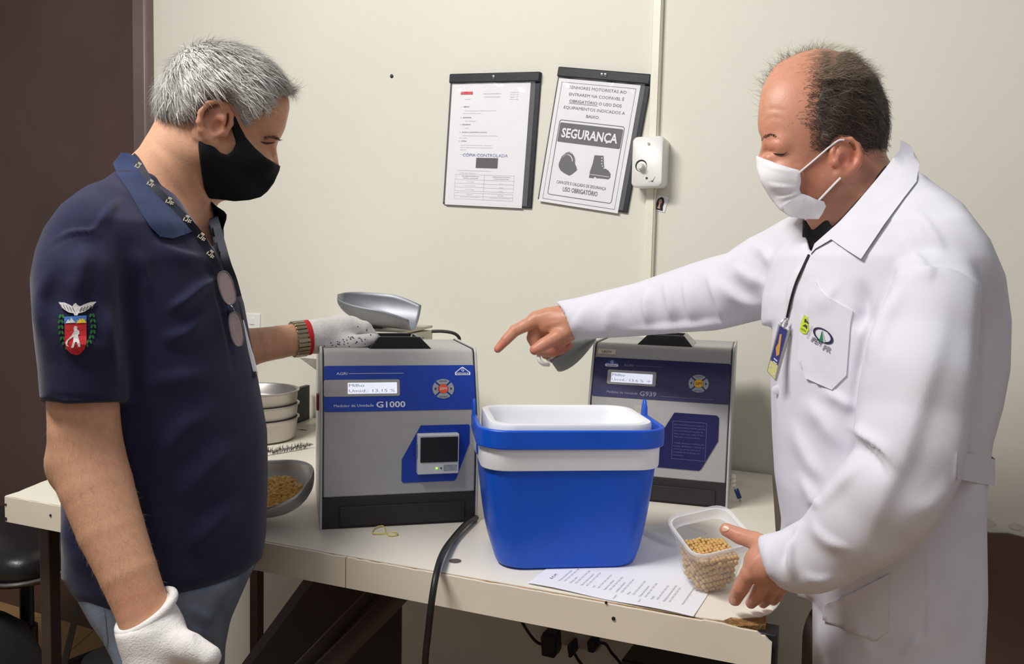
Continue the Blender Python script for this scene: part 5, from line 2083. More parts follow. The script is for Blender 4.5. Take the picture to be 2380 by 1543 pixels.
# mask
mpoly = [(528, 246), (540, 256), (556, 290), (572, 320), (592, 343), (618, 366), (640, 379), (652, 386), (649, 398), (637, 425), (622, 445), (606, 458), (580, 465), (545, 468), (505, 463), (484, 462), (474, 438), (466, 390), (461, 345), (461, 322),
         (472, 318), (490, 325), (500, 342), (512, 355), (528, 360), (541, 350), (549, 332), (541, 308), (533, 280)]
lo, hi = headL.bounds(.03)
F_ = Field(lo, hi, .0022)
pmM = PxMask(mpoly, 1.5)
nose_w, chin_w = headL.w(.1165, 0, -.022), headL.w(.100, 0, -.100)


def f_mask(p):
    d = smin(headL(p, False), NECKL(p), .035)
    d = smin(d, f_cone(p, nose_w, chin_w, .012, .016), .03)
    return smax(d - .0050, pmM(p), .004)


F_.op(f_mask, lo, hi)
maskL, bvML, _, _ = as_mesh('face_mask', F_, M_maskb, man, org, 1, [([(470, 380), (520, 400), (600, 390)], 20, 20, .0012), ([(480, 440), (540, 440), (600, 420)], 14, 14, .001)])

# hair
hpoly = [(343, 305), (338, 270), (341, 232), (351, 192), (373, 152), (408, 115), (440, 93), (490, 80), (540, 84), (590, 96), (632, 119), (662, 150), (682, 185), (697, 212), (694, 232), (672, 226), (650, 222), (636, 240), (628, 258), (606, 264), (585, 282), (569, 304), (562, 288), (552, 268), (545, 256), (530, 236), (502, 232), (480, 246), (468, 268), (458, 290), (430, 300), (400, 306), (372, 303)]
crown = headL.w(-.075, 0, .095)


def flowL(p, n):
    f = p - crown
    f /= np.linalg.norm(f, axis=1, keepdims=True) + 1e-9
    u, v, _ = project(p)
    k = np.clip((430 - u) / 80, 0, 1)[:, None]
    f = f + k * np.array([-.1, 0, -.7]) + (1 - k) * np.array([.35, .1, -.25])
    return f


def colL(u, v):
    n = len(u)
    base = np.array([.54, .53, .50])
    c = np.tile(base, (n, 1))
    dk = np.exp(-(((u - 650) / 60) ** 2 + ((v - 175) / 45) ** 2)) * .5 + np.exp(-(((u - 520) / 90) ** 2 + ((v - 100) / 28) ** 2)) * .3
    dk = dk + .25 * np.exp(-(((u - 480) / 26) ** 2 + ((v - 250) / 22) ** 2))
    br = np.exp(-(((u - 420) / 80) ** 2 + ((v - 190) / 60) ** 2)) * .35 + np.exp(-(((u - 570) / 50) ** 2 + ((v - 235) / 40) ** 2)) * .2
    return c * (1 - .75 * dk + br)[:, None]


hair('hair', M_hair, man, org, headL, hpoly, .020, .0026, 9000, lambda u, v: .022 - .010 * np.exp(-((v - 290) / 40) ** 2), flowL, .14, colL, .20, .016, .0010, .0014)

# shirt -----------------------------------------------------------------
spoly = [(292, 352), (250, 392), (200, 424), (142, 472), (102, 528), (79, 582), (68, 645), (70, 700), (77, 775), (86, 860), (91, 934), (128, 944), (141, 1000), (141, 1200), (142, 1345), (178, 1398), (262, 1427), (330, 1416), (400, 1388), (510, 1352), (572, 1328), (610, 1296), (619, 1235), (623, 1100), (621, 1000), (607, 920), (598, 870), (583, 790), (567, 705), (546, 640), (531, 600), (521, 560), (520, 500), (492, 466), (470, 500), (440, 470), (390, 405), (345, 362)]
F_ = Field(P(40, 900, 1.09) + [0, -.30, -.30], P(640, 330, 1.09) + [.04, .24, .02], .0032)
ks = colkeys([(440, 300, 430, .06), (475, 225, 480, .11), (525, 175, 518, .165), (600, 142, 552, .182), (700, 130, 575, .182), (850, 135, 605, .172), (1000, 140, 630, .160), (1150, 138, 632, .150), (1300, 135, 628, .142), (1450, 140, 620, .140)], D1)
yT = math.radians(6)
F_.all(lambda p: f_col(p, ks, yT, 2.3))
F_.chain([(330, 470, 1.05, 62), (240, 510, .97, 88), (192, 555, .93, 98)], .05)
F_.chain([(390, 470, 1.12, 60), (400, 520, 1.2, 85)], .05)
slv = [(190, 555, .93, 100), (184, 650, .912, 114), (183, 770, .905, 112), (189, 985, .900, 97)]
sn = P(189, 985, .9) - P(184, 650, .912)
sq = [(P(u, v, d), r * d / FPX) for u, v, d, r in slv]


def f_slv(p):
    d = None
    for (a, ra), (b, rb) in zip(sq[:-1], sq[1:]):
        e = f_cone(p, a, b, ra, rb)
        d = e if d is None else smin(d, e, .012)
    pl_ = f_plane(p, P(187, 939, .902), sn)
    return smax(d, pl_, .003)


A_ = np.array([a for a, _ in sq])
F_.op(f_slv, A_.min(0) - .09, A_.max(0) + .09, .010)
pmS = PxMask(spoly, 3.0)
F_.all(pmS, .014, 'i')
vcut = PxMask([(455, 425), (492, 455), (482, 505), (497, 560), (500, 585), (483, 560), (462, 530), (428, 480), (392, 420)], 2.0)
F_.all(vcut, .004, 's')
shirt_folds = [
    ([(80, 610), (120, 574), (164, 553), (224, 538), (262, 470), (288, 444)], 4.5, 4.5, -.0013),
    ([(120, 560), (165, 540), (215, 535), (240, 500)], 5, 16, 0.0045), ([(225, 530), (250, 490), (285, 450)], 6, 14, 0.0045),
    ([(200, 560), (190, 640), (180, 720)], 18, 26, 0.0060), ([(120, 600), (100, 700), (95, 800)], 14, 22, 0.0060), ([(280, 540), (300, 650), (310, 780), (300, 900)], 30, 30, -0.0090),
    ([(310, 560), (335, 640), (355, 720)], 14, 22, 0.0060), ([(380, 730), (420, 700), (470, 660), (520, 650)], 9, 22, 0.0090), ([(360, 790), (430, 770), (500, 700)], 12, 24, 0.0060),
    ([(300, 900), (400, 880), (520, 860)], 18, 30, 0.0045), ([(420, 1290), (490, 1220), (560, 1140)], 20, 32, 0.0090), ([(400, 1180), (480, 1090), (560, 1020)], 26, 36, 0.0075), ([(330, 1120), (420, 1000), (520, 940)], 22, 34, 0.0060),
    ([(150, 1180), (170, 1270), (230, 1360)], 18, 24, 0.0060), ([(200, 1330), (300, 1390), (420, 1360)], 14, 18, 0.0045), ([(340, 560), (420, 590), (480, 600)], 8, 20, 0.0045), ([(140, 820), (200, 800), (260, 830)], 16, 24, 0.0045), ([(240, 700), (255, 800), (270, 920)], 16, 14, 0.0060),
    ([(470, 600), (505, 680), (530, 780), (548, 900)], 6, 6, -0.0030), ([(450, 1370), (350, 1404), (264, 1412)], 4, 4, -0.0018), ([(92, 916), (187, 925), (280, 926)], 4, 4, -0.0015)]
shirt, bvS, VS, NS = as_mesh('polo_shirt', F_, M_navy, man, org, 2, shirt_folds)
del F_
bvsL = [bvS, bvBL]
W(sheet([(282, 354), (300, 356), (318, 367), (351, 420), (391, 458), (440, 506), (464, 531), (432, 544), (402, 554), (373, 550), (350, 528), (330, 498), (300, 445), (274, 408), (262, 380)], bvsL, .0040, 1.05, 12, .0030, 6, False), org).build('collar', M_navyc, shirt, smooth=60)
W(sheet([(474, 476), (484, 463), (503, 479), (527, 499), (518, 536), (514, 575), (505, 590), (494, 560), (484, 525)], [bvS], .0075, 1.07, 10, .003), org).build('collar', M_maskb, shirt, smooth=60)
W(sheet([(462, 535), (482, 556), (500, 590), (532, 665), (556, 760), (548, 766), (520, 690), (490, 620), (466, 570)], [bvS], .0015, 1.05, 12, .0016), org).build('placket', M_navyc, shirt, smooth=60)
g = Geo()
for u, v in ((506, 640), (533, 730)):
    g.lathe([(.0045, -.001), (.0048, .0006), (.003, .0014)], 14, Matrix.Translation(tuple(P(u, v, cast([bvS], u, v, 1.05) - .003))) @ Matrix.Rotation(math.radians(90), 4, 'X'))
    W(g, org).build('button', M_maskb, shirt)
    g = Geo()

# state crest embroidered on the sleeve
cr = [('crest_shield', rgb(200, 36, 44), [[(150, 752.5), (201, 750.5), (201, 796), (196, 812), (187, 822), (178, 826), (165, 822), (155, 812), (150, 798)]], .0016),
      ('crest_sky', rgb(66, 118, 190), [[(149, 736), (201, 733), (201, 750), (149, 752)]], .0016),
      ('crest_sun', rgb(240, 208, 60), [[(178, 751), (180, 744), (184, 745), (185, 740), (189, 743), (192, 739), (194, 743), (198, 742), (197, 746), (201, 748), (201, 750)]], .0021)]
pk = [[(153, 751), (158, 742), (162, 746), (166, 739), (171, 745), (176, 750)]]
sower = [[(171, 762), (175, 757), (180, 760), (179, 765), (184, 769), (185, 776), (181, 778), (183, 788), (186, 798), (187, 806), (182, 806), (178, 794), (175, 795), (171, 808), (165, 808), (170, 794), (171, 782), (163, 788), (156, 794), (155, 791), (166, 780), (172, 770)], [(155, 790), (158, 793), (156, 800), (160, 806), (155, 804), (152, 797)]]
eag = [[(172, 706), (177, 704), (179, 708), (186, 712), (196, 707), (210, 702), (224, 701), (216, 710), (206, 718), (197, 724), (188, 727), (182, 728), (180, 733), (173, 733), (171, 728), (160, 726), (150, 720), (142, 712), (136, 702), (150, 703), (162, 708), (168, 712)]]
for nm, col, polys, lf in cr:
    W(flat(polys, [bvS], lf, .87), org).build(nm, mat('thread_' + nm, col, rough=.7, var=.15, vscale=300, bump=.3, bscale=900), shirt, smooth=0)
M_thw = mat('thread_white', rgb(222, 220, 216), rough=.7, var=.12, vscale=300, bump=.3, bscale=900)
W(flat(pk + sower, [bvS], .0022, .87), org).build('crest_figure', M_thw, shirt, smooth=0)['kind'] = 'stuff'
eo = W(flat(eag, [bvS], .0018, .87), org).build('crest_eagle', M_thw, shirt, smooth=0)
fe = []
for s in (-1, 1):
    for k in range(5):
        u0, v0 = 179 + s * (10 + 7 * k), 714 - 1.6 * k
        fe.append([(u0, v0), (u0 + s * 2.0, v0 - .5), (u0 - s * 3.0, v0 + 9.5), (u0 - s * 4.4, v0 + 9)])
W(flat(fe, [bvS], .0024, .87, 30), org).build('feather_lines', mat('thread_grey', rgb(110, 108, 108), rough=.7, var=.1), shirt, smooth=0)['kind'] = 'stuff'
M_lf = mat('thread_green', rgb(38, 110, 52), rough=.7, var=.35, vscale=200)
lv = []
for i, (u, v) in enumerate([(143, 735), (141, 747), (141, 760), (142, 773), (145, 786), (150, 798), (157, 808), (166, 815)]):
    for s in (-1, 1):
        lv.append([(u + s * 3.5 + 3.2 * math.cos(a), v + 5.0 * math.sin(a + .4 * s)) for a in np.arange(0, 6.2, .9)])
for i, (u, v) in enumerate([(214, 733), (216, 745), (217, 758), (216, 771), (213, 783), (207, 794), (199, 802), (188, 808)]):
    for s in (-1, 1):
        lv.append([(u + s * 3.5 + 3.2 * math.cos(a), v + 5.0 * math.sin(a + .4 * s)) for a in np.arange(0, 6.2, .9)])
W(flat(lv, [bvS], .0014, .87, 30), org).build('crest_wreath', M_lf, shirt, smooth=0)['kind'] = 'stuff'

# jeans and shoes
F_ = Field((fz[0] - .22, fz[1] - .24, 0.02), (fz[0] + .22, fz[1] + .22, P(390, 1290, D1)[2]), .0045)
kj = colkeys([(1290, 155, 606, .138), (1340, 158, 590, .138), (1400, 172, 572, .136), (1460, 214, 542, .134), (1543, 262, 522, .134), (1640, 270, 512, .134)], D1)
F_.all(lambda p: f_col(p, kj, yT, 2.4))
cj = P(392, 1560, D1)
for s in (-1, 1):
    hipp = np.array([cj[0], cj[1] + s * .066, cj[2] + .03])
    knee = np.array([cj[0] + .01, cj[1] + s * .085, .43])
    ank = np.array([cj[0] - .015, cj[1] + s * .095, .07])
    F_.cone(hipp, knee, .076, .064, .02)
    F_.cone(knee, ank, .064, .058, .01)
F_.all(PxMask([(150, 1250), (150, 1345), (180, 1398), (210, 1452), (238, 1490), (264, 1543), (280, 1620), (230, 2000), (150, 3600), (800, 3600), (560, 2000), (520, 1600), (524, 1500), (536, 1440), (562, 1380), (580, 1340), (612, 1290), (612, 1250)], 6.0), .012, 'i')
jeans, bvJ, _, _ = as_mesh('jeans', F_, M_denim, man, org, 2, [([(240, 1430), (246, 1470), (250, 1500)], 3, 3, -.002), ([(430, 1400), (470, 1430), (520, 1440)], 10, 16, .004), ([(400, 1440), (470, 1470), (515, 1490)], 10, 18, .004), ([(540, 1360), (515, 1420), (500, 1500)], 12, 12, -.004)])
W(sheet([(236, 1426), (243, 1424), (248, 1470), (250, 1496), (243, 1500)], [bvJ], .0012, .95, 12, .0012), org).build('pocket_seam', M_denim, jeans)
for s in (-1, 1):
    g = Geo()
    ax_, ay_ = cj[0] - .015, cj[1] + s * .095
    g.loft([[(ax_ + x, ay_ + y, z) for x, y in rrect(w_, d_, .04, 5, cx, 0)] for z, w_, d_, cx in ((.0005, .27, .095, .055), (.02, .275, .1, .055), (.05, .25, .095, .045), (.075, .19, .09, .018), (.10, .12, .088, -.008))])
    W(g, org).build('shoe', M_black, man, smooth=60)

# gloves -----------------------------------------------------------------
def grow(ch, px):
    return [[(u, v, d - .0, r + px) for u, v, d, r in c] for c in ch]


F_ = Field(P(250, 1900, .87) - [.02, .08, .02], P(530, 1380, .87) + [.03, .08, .02], .0024)
F_.chain([(322, 1400, .8755, 67), (352, 1470, .872, 70)], .01)
fingers(F_, grow(handN, 3), .012)
cutc = P(337, 1416, .876)
cutn = P(322, 1395, .8755) - P(352, 1470, .872)
cutn = cutn / np.linalg.norm(cutn) + np.array([0, -.42, 0])
F_.all(lambda p: f_plane(p, cutc, cutn), .002, 'i')
gloveN, bvG1, _, _ = as_mesh('work_glove', F_, M_knit, man, org, 2, [([(300, 1462), (330, 1462), (400, 1430)], 8, 10, -.0015), ([(440, 1450), (450, 1500), (455, 1543)], 6, 9, .0015)])
ax_ = cutn / np.linalg.norm(cutn)
e1 = np.cross(ax_, [0, 1, 0])
e1 /= np.linalg.norm(e1)
e2 = np.cross(ax_, e1)
rr_ = 68 * .875 / FPX
W(Geo().tube([tuple(cutc + (e1 * math.cos(a) + e2 * math.sin(a)) * rr_ - ax_ * .003) for a in np.linspace(0, 2 * math.pi, 49)[:-1]], .0046, 14, closed=True), org).build('cuff', M_knit, gloveN)

F_ = Field(P(700, 840, 1.45) - [.02, .14, .01], P(890, 720, 1.45) + [.02, .06, .02], .0020)
F_.chain([(718, 784, 1.335, 39), (745, 781, 1.345, 39)], .008)
fingers(F_, grow(handF, 1.5), .008)
cutc = P(718, 784, 1.335)
cutn = P(694, 787, 1.328) - P(745, 782, 1.345)
F_.all(lambda p: f_plane(p, cutc, cutn), .001, 'i')
gloveF, bvG2, VG2, NG2 = as_mesh('work_glove', F_, M_knit, man, org, 1)
gloveF['label'] = 'white knit glove with red cuff and black grip dots'
ax_ = cutn / np.linalg.norm(cutn)
e1 = np.cross(ax_, [0, 1, 0])
e1 /= np.linalg.norm(e1)
e2 = np.cross(ax_, e1)
rr_ = 38 * 1.335 / FPX
ring = lambda r, t: [tuple(cutc + ax_ * t + (e1 * math.cos(a) + e2 * math.sin(a)) * r) for a in np.linspace(0, 2 * math.pi, 33)[:-1]]
W(Geo().loft([ring(rr_ + .001, -.001), ring(rr_ + .0022, .000), ring(rr_ + .0022, .007), ring(rr_ - .001, .0085)], cap=False), org).build('red_cuff', M_red, gloveF, smooth=50)
g = Geo()
kv, kf = kernel_shape(.0011, .0011, .0009, 6, 4)
uG, vG, dG = project(VG2)
pmD = PxMask([(748, 806), (775, 790), (800, 780), (830, 783), (862, 792), (868, 798), (830, 806), (790, 812), (755, 815)], 2)
pmD2 = PxMask([(825, 757), (845, 758), (862, 775), (872, 790), (862, 782), (845, 768)], 2)
sel = np.nonzero(((pmD.px(uG, vG) < 0) | (pmD2.px(uG, vG) < 0)) & (NG2[:, 1] < .3))[0]
for i in RNG.choice(sel, min(110, len(sel)), replace=False):
    g.add(kv, kf, Matrix.Translation(tuple(VG2[i])))
W(g, org).build('grip_dots', M_black, gloveF)['kind'] = 'stuff'
# watch
wa, wb = P(681, 789, 1.322), P(707, 786, 1.332)
ax_ = (wb - wa) / np.linalg.norm(wb - wa)
e1 = np.cross(ax_, [0, 0, 1.0])
e1 /= np.linalg.norm(e1)
e2 = np.cross(ax_, e1)
wr_ = 38.5 * 1.328 / FPX
M_link = mat('watch_steel', rgb(176, 164, 138), rough=.3, metal=.85, var=.1, vscale=80)
ring = lambda c, r: [tuple(c + (e1 * math.cos(a) + e2 * math.sin(a)) * r) for a in np.linspace(0, 2 * math.pi, 33)[:-1]]
watch = W(Geo().loft([ring(wa, wr_ - .002), ring(wa, wr_), ring(wb, wr_), ring(wb, wr_ - .002)], cap=False), org).build('wrist_watch', M_link, man, smooth=40)
nl = 24
lk = None
for i in range(nl):
    a = 2 * math.pi * i / nl
    n_ = e1 * math.cos(a) + e2 * math.sin(a)
    t_ = -e1 * math.sin(a) + e2 * math.cos(a)
    c = (wa + wb) / 2 + n_ * (wr_ + .0012) - org
    if lk is None:
        hw_ = np.linalg.norm(wb - wa) / 2 + .0006
        lk = Geo().box((-hw_, -.0027, -.0016), (hw_, .0027, .0014)).build('link', M_link, watch, bevel=.0008)
        o = lk
    else:
        o = lk.copy()
        COL.objects.link(o)
        o.parent = watch
    o.matrix_local = Matrix(((ax_[0], t_[0], n_[0], c[0]), (ax_[1], t_[1], n_[1], c[1]), (ax_[2], t_[2], n_[2], c[2]), (0, 0, 0, 1)))
fc = (wa + wb) / 2 - (e1 * .2 - e2 * .98) * 0 + np.array([0, .9, .3]) / np.linalg.norm([0, .9, .3]) * (wr_ + .002) - org

# lanyard
M_lan = mat('lanyard_navy', rgb(24, 26, 42), rough=.7, var=.1, vscale=80)
M_lant = mat('lanyard_print', rgb(214, 208, 176), rough=.7, var=.05)
near_l = [(306, 362), (320, 378), (352, 430), (393, 470), (438, 516), (470, 556), (496, 605), (514, 650)]
far_l = [(496, 505), (503, 530), (514, 570), (527, 615), (540, 650), (551, 690)]
g1, L1, Dl1 = ribbon(near_l, 19, bvsL + [BVHTree.FromPolygons([tuple(Vector(v_) + Vector(tuple(org))) for v_ in [x.co[:] for x in shirt.children[0].data.vertices]], [tuple(p.vertices) for p in shirt.children[0].data.polygons])], .0022, 1.05)
lan = W(g1, org).build('lanyard', M_lan, man, smooth=60)
g2, L2, Dl2 = ribbon(far_l, 22, [bvS], .0030, 1.05)
W(g2, org).build('lanyard_strap', M_lan, lan, smooth=60)
g = Geo()
for (u, v, a_) in ((324, 384, .95), (352, 424, .9), (395, 465, .78), (436, 507, .8), (470, 548, 1.0), (491, 588, 1.1)):
    c_, s_ = math.cos(a_ - 1.57 + 1.2), math.sin(a_ - 1.57 + 1.2)
    d_ = Dl1[np.argmin(((L1 - (u, v)) ** 2).sum(1))] - .0012
    for dx, dy, w_, h_ in ((-6, -6, 9, 2), (-6, -3, 9, 1.6), (-8, 1, 2.2, 8), (-4, 6, 6, 2), (0, 0, 2, 8), (4, 0, 2, 9), (7, 1, 4, 2), (7, 5, 4, 2)):
        q = [(dx, dy), (dx + w_, dy), (dx + w_, dy + h_), (dx, dy + h_)]
        g.add([tuple(P(u + c_ * x - s_ * y, v + s_ * x + c_ * y, d_)) for x, y in q], [(0, 1, 2, 3)])
for (u, v) in ((500, 512), (513, 568), (524, 610), (541, 652), (545, 664)):
    d_ = cast(bvsL, u, v, 1.08) - .0062
    for dx, dy, w_, h_ in ((-5, -7, 9, 2), (-5, -1, 9, 1.6), (-5, 4, 9, 2), (-5, -7, 2, 12), (3, -3, 2, 9)):
        g.add([tuple(P(u + x, v + y, d_)) for x, y in ((dx, dy), (dx + w_, dy + 1), (dx + w_, dy + h_ + 1), (dx, dy + h_))], [(0, 1, 2, 3)])
W(g, org).build('lanyard_lettering', M_lant, lan, smooth=0)['kind'] = 'stuff'

# glasses hanging from the placket
ga = P(520, 640, cast([bvS], 520, 640, 1.05) - .014)
gls = thing('eyeglasses', 'folded eyeglasses hanging from the neckline of the navy polo shirt', 'glasses', tuple(ga))
M_lens = mat('lens_tint', rgb(196, 170, 172), rough=.05, alpha=.45, spec=.8)
M_gfr = mat('thin_grey_frame', rgb(120, 112, 112), rough=.3, metal=.7, var=.05)
ctr = [(527, 669, 17, 40, -.28), (549, 765, 15, 40, -.18)]
for u, v, a_, b_, r_ in ctr:
    d_ = min(cast([bvS], uu, v, 1.06) for uu in (u - 14, u, u + 6)) - .012
    ringp = []
    for t in np.linspace(0, 2 * math.pi, 29)[:-1]:
        x, y = a_ * math.copysign(abs(math.cos(t)) ** .8, math.cos(t)), b_ * math.copysign(abs(math.sin(t)) ** .8, math.sin(t))
        ringp.append(P(u + x * math.cos(r_) - y * math.sin(r_) * -1 * -1, v + x * math.sin(r_) + y * math.cos(r_), d_ + .010 * (x / a_)))
    fr_ = W(Geo().tube([tuple(p) for p in ringp], .0008, 6, closed=True), ga).build('lens_rim', M_gfr, gls)
    n_ = len(ringp)
    W(Geo().add([tuple(p) for p in ringp] + [tuple(p + cF * .0012) for p in ringp], [tuple(range(n_)), tuple(range(2 * n_ - 1, n_ - 1, -1))] + [(i, (i + 1) % n_, n_ + (i + 1) % n_, n_ + i) for i in range(n_)]), ga).build('lens', M_lens, gls, smooth=0)
d_ = cast([bvS], 536, 718, 1.05) - .012
W(Geo().tube([tuple(P(533, 706, d_)), tuple(P(540, 714, d_ - .003)), tuple(P(543, 722, d_ - .002)), tuple(P(544, 730, d_))], .0012, 6), ga).build('bridge', M_gfr, gls)
W(Geo().tube([tuple(P(517, 634, d_ + .002)), tuple(P(512, 660, d_ + .006)), tuple(P(524, 730, d_ + .008)), tuple(P(532, 790, d_ + .010))], .0012, 6), ga).build('temple', M_gfr, gls)
W(Geo().tube([tuple(P(557, 800, d_)), tuple(P(545, 770, d_ + .010)), tuple(P(530, 700, d_ + .010))], .0012, 6), ga).build('temple', M_gfr, gls)

# ID card seen almost edge-on
ia = P(566, 740, 1.07)
idc = thing('id_card', 'white ID card seen edge-on at the belly of the navy polo shirt', 'badge', tuple(ia))
q = [(560, 745), (566, 742), (597, 868), (590, 872)]
d0 = 1.062
W(Geo().hexa([tuple(P(*q[3], d0 - .004)), tuple(P(*q[2], d0)), tuple(P(q[2][0] + 3, q[2][1], d0 + .05)), tuple(P(q[3][0] + 2, q[3][1], d0 + .05)), tuple(P(*q[0], d0 - .004)), tuple(P(*q[1], d0)), tuple(P(q[1][0] + 3, q[1][1], d0 + .05)), tuple(P(q[0][0] + 2, q[0][1], d0 + .05))]), ia).build('card', M_paper, idc, bevel=.0006)
W(Geo().tube([tuple(P(553, 700, 1.06)), tuple(P(560, 728, 1.06)), tuple(P(563, 744, 1.06))], .0022, 8), ia).build('clip', M_black, idc)
W(Geo().box((-.001, -.002, -.011), (.004, .002, -.003), Matrix.Translation(tuple(P(588, 858, 1.058)))), ia).build('card_mark', M_ink, idc)

# ================================================================== MAN IN WHITE COAT
D2 = 1.10
fz2 = np.array([P(2090, 1400, D2)[0], P(2090, 1400, D2)[1], 0])
man2 = thing('person', 'balding person in white lab coat and white face mask, pointing at the meters', 'person', tuple(fz2))
org = fz2
HS2 = .875
yawR, pitR = math.radians(180 + 9), math.radians(4)
RR = rotm(yawR, pitR)
earR = P(1966, 366, 1.03)
headR = Head(earR - RR @ (np.array([-.008, .080, .004]) * HS2), yawR, pitR, HS2, jowl=.005, skull=(.006, .002, .030), ear=.84, flare=.26)

body = Field(P(1130, 900, 1.55) + [-.02, -.62, -.34], P(2330, 60, 1.1) + [.05, .50, .02], .0024)
lo, hi = headR.bounds()
fpmR = PxMask([(2200, 40), (1900, 60), (1800, 140), (1768, 205), (1761, 245), (1758, 285), (1760, 305), (1767, 322), (1768, 335), (1764, 350), (1759, 368), (1757, 392), (1768, 424), (1788, 458), (1812, 486), (1838, 502), (1870, 506), (1884, 530), (1880, 600), (1900, 700), (2200, 700)], 2.0)
body.op(lambda p: smax(headR(p), fpmR(p), .006), lo, hi)
body.cone(headR.w(-.030, 0, -.045), P(2035, 520, D2), .062, .075, .035)
body.cone(headR.w(.040, 0, -.070), P(1975, 510, D2), .024, .035, .03)
body.all(fpmR, .006, 'i')
body.chain([(2040, 560, 1.1, 120), (2060, 800, 1.1, 160), (2070, 1100, 1.1, 160)], .03)
body.cone(P(2060, 590, 1.05), P(2190, 640, .96), .04, .035, .03)
body.cone(P(2000, 590, 1.13), P(1880, 640, 1.24), .035, .03, .03)
body.chain([(1870, 640, 1.26, 40), (1610, 690, 1.36, 52), (1450, 725, 1.42, 42), (1330, 745, 1.47, 34), (1300, 748, 1.478, 33)], .012)
body.chain([(2190, 680, .94, 60), (2150, 1060, .90, 85), (1990, 1210, .92, 70), (1850, 1295, .95, 46), (1785, 1305, .963, 42)], .012)
# pointing right hand
hp = [[(1318, 746, 1.474, 34), (1278, 748, 1.482, 34)], [(1300, 733, 1.474, 20), (1247, 741, 1.478, 18)], [(1300, 752, 1.49, 30), (1255, 765, 1.497, 22)],
      [(1247, 742, 1.478, 17), (1222, 756, 1.474, 15), (1197, 768, 1.472, 14), (1176, 790, 1.470, 12), (1157, 811, 1.468, 9.5)],
      [(1330, 762, 1.462, 18), (1296, 782, 1.455, 17), (1265, 800, 1.452, 15.5), (1243, 813, 1.450, 12.5)],
      [(1248, 752, 1.495, 17), (1240, 785, 1.490, 16), (1252, 812, 1.488, 14), (1285, 818, 1.490, 13)],
      [(1258, 760, 1.515, 16), (1252, 795, 1.512, 15), (1270, 822, 1.508, 13), (1305, 812, 1.506, 12)],
      [(1275, 770, 1.532, 15), (1272, 802, 1.530, 14), (1292, 822, 1.526, 12), (1322, 802, 1.522, 11)],
      [(1318, 770, 1.485, 26), (1290, 790, 1.492, 24)]]
fingers(body, hp, .007)
# left hand round the tub
hl = [[(1800, 1305, .960, 44), (1775, 1312, .966, 46)], [(1775, 1312, .970, 40), (1778, 1328, .974, 34)],
      [(1790, 1275, .972, 28), (1752, 1256, .990, 21), (1718, 1245, 1.004, 19), (1688, 1231, 1.012, 16)],
      [(1768, 1295, .968, 23), (1741, 1333, .966, 20), (1722, 1366, .976, 18.5), (1708, 1393, .996, 15.5)],
      [(1788, 1320, .972, 21), (1773, 1356, .972, 17.5), (1758, 1388, .990, 16), (1745, 1402, 1.006, 13)],
      [(1802, 1335, .978, 19), (1797, 1364, .982, 16), (1784, 1390, 1.000, 14.5), (1773, 1402, 1.014, 12)],
      [(1810, 1345, .988, 17), (1814, 1368, .994, 14), (1806, 1386, 1.008, 12.5), (1797, 1397, 1.020, 11)]]
fingers(body, hl, .0028)
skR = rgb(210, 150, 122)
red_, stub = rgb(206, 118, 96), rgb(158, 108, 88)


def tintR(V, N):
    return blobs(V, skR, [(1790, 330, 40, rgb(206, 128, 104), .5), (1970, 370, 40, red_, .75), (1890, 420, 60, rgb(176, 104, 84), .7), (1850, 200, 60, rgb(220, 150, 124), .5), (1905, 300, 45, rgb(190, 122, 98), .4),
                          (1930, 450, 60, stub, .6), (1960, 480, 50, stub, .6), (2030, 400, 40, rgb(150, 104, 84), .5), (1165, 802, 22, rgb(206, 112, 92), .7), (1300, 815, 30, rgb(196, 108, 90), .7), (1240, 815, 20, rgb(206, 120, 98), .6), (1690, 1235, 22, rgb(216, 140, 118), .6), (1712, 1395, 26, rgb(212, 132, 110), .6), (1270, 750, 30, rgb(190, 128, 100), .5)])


hand_lines = [([(1245, 735), (1275, 725), (1300, 722)], 4, 5, .0010), ([(1255, 760), (1285, 752), (1310, 748)], 4, 5, .0010), ([(1196, 760), (1203, 778)], 3, 3, -.0008), ([(1174, 784), (1182, 796)], 3, 3, -.0006),
              ([(1726, 1348), (1745, 1372)], 3, 3, -.0008), ([(1770, 1300), (1780, 1330), (1788, 1360)], 5, 6, .0012), ([(1760, 1290), (1740, 1330)], 4, 5, .0008), ([(1715, 1236), (1720, 1256)], 3, 3, -.0007)]
face_lines = [([(1772, 335), (1800, 322), (1830, 338)], 5, 7, -.0009), ([(1835, 372), (1850, 380), (1870, 378)], 5, 7, -.0008), ([(1775, 258), (1800, 252), (1840, 262)], 4, 6, -.0006), ([(1770, 280), (1800, 272), (1835, 280)], 4, 6, -.0006), ([(1780, 318), (1783, 335)], 4, 4, -.001)]
bodyR, bvBR, VBR, NBR = as_mesh('body', body, M_skinR, man2, org, 1, hand_lines + face_lines, tintR)
del body


def nail(u, v, d, a_, w_, h_, parent):
    """finger nail sheet"""
    poly = [(u + w_ * math.cos(t) * math.cos(a_) - h_ * math.sin(t) * math.sin(a_), v + w_ * math.cos(t) * math.sin(a_) + h_ * math.sin(t) * math.cos(a_)) for t in np.arange(0, 6.2, .7)]
    W(sheet(poly, [bvBR], .0006, d, 6, .0006, 0), org).build('finger_nail', mat('nail', rgb(226, 172, 150), rough=.25, var=.03), parent)


nail(1686, 1228, 1.0, -.5, 9, 7, bodyR)
nail(1704, 1396, .99, 1.1, 8, 7, bodyR)

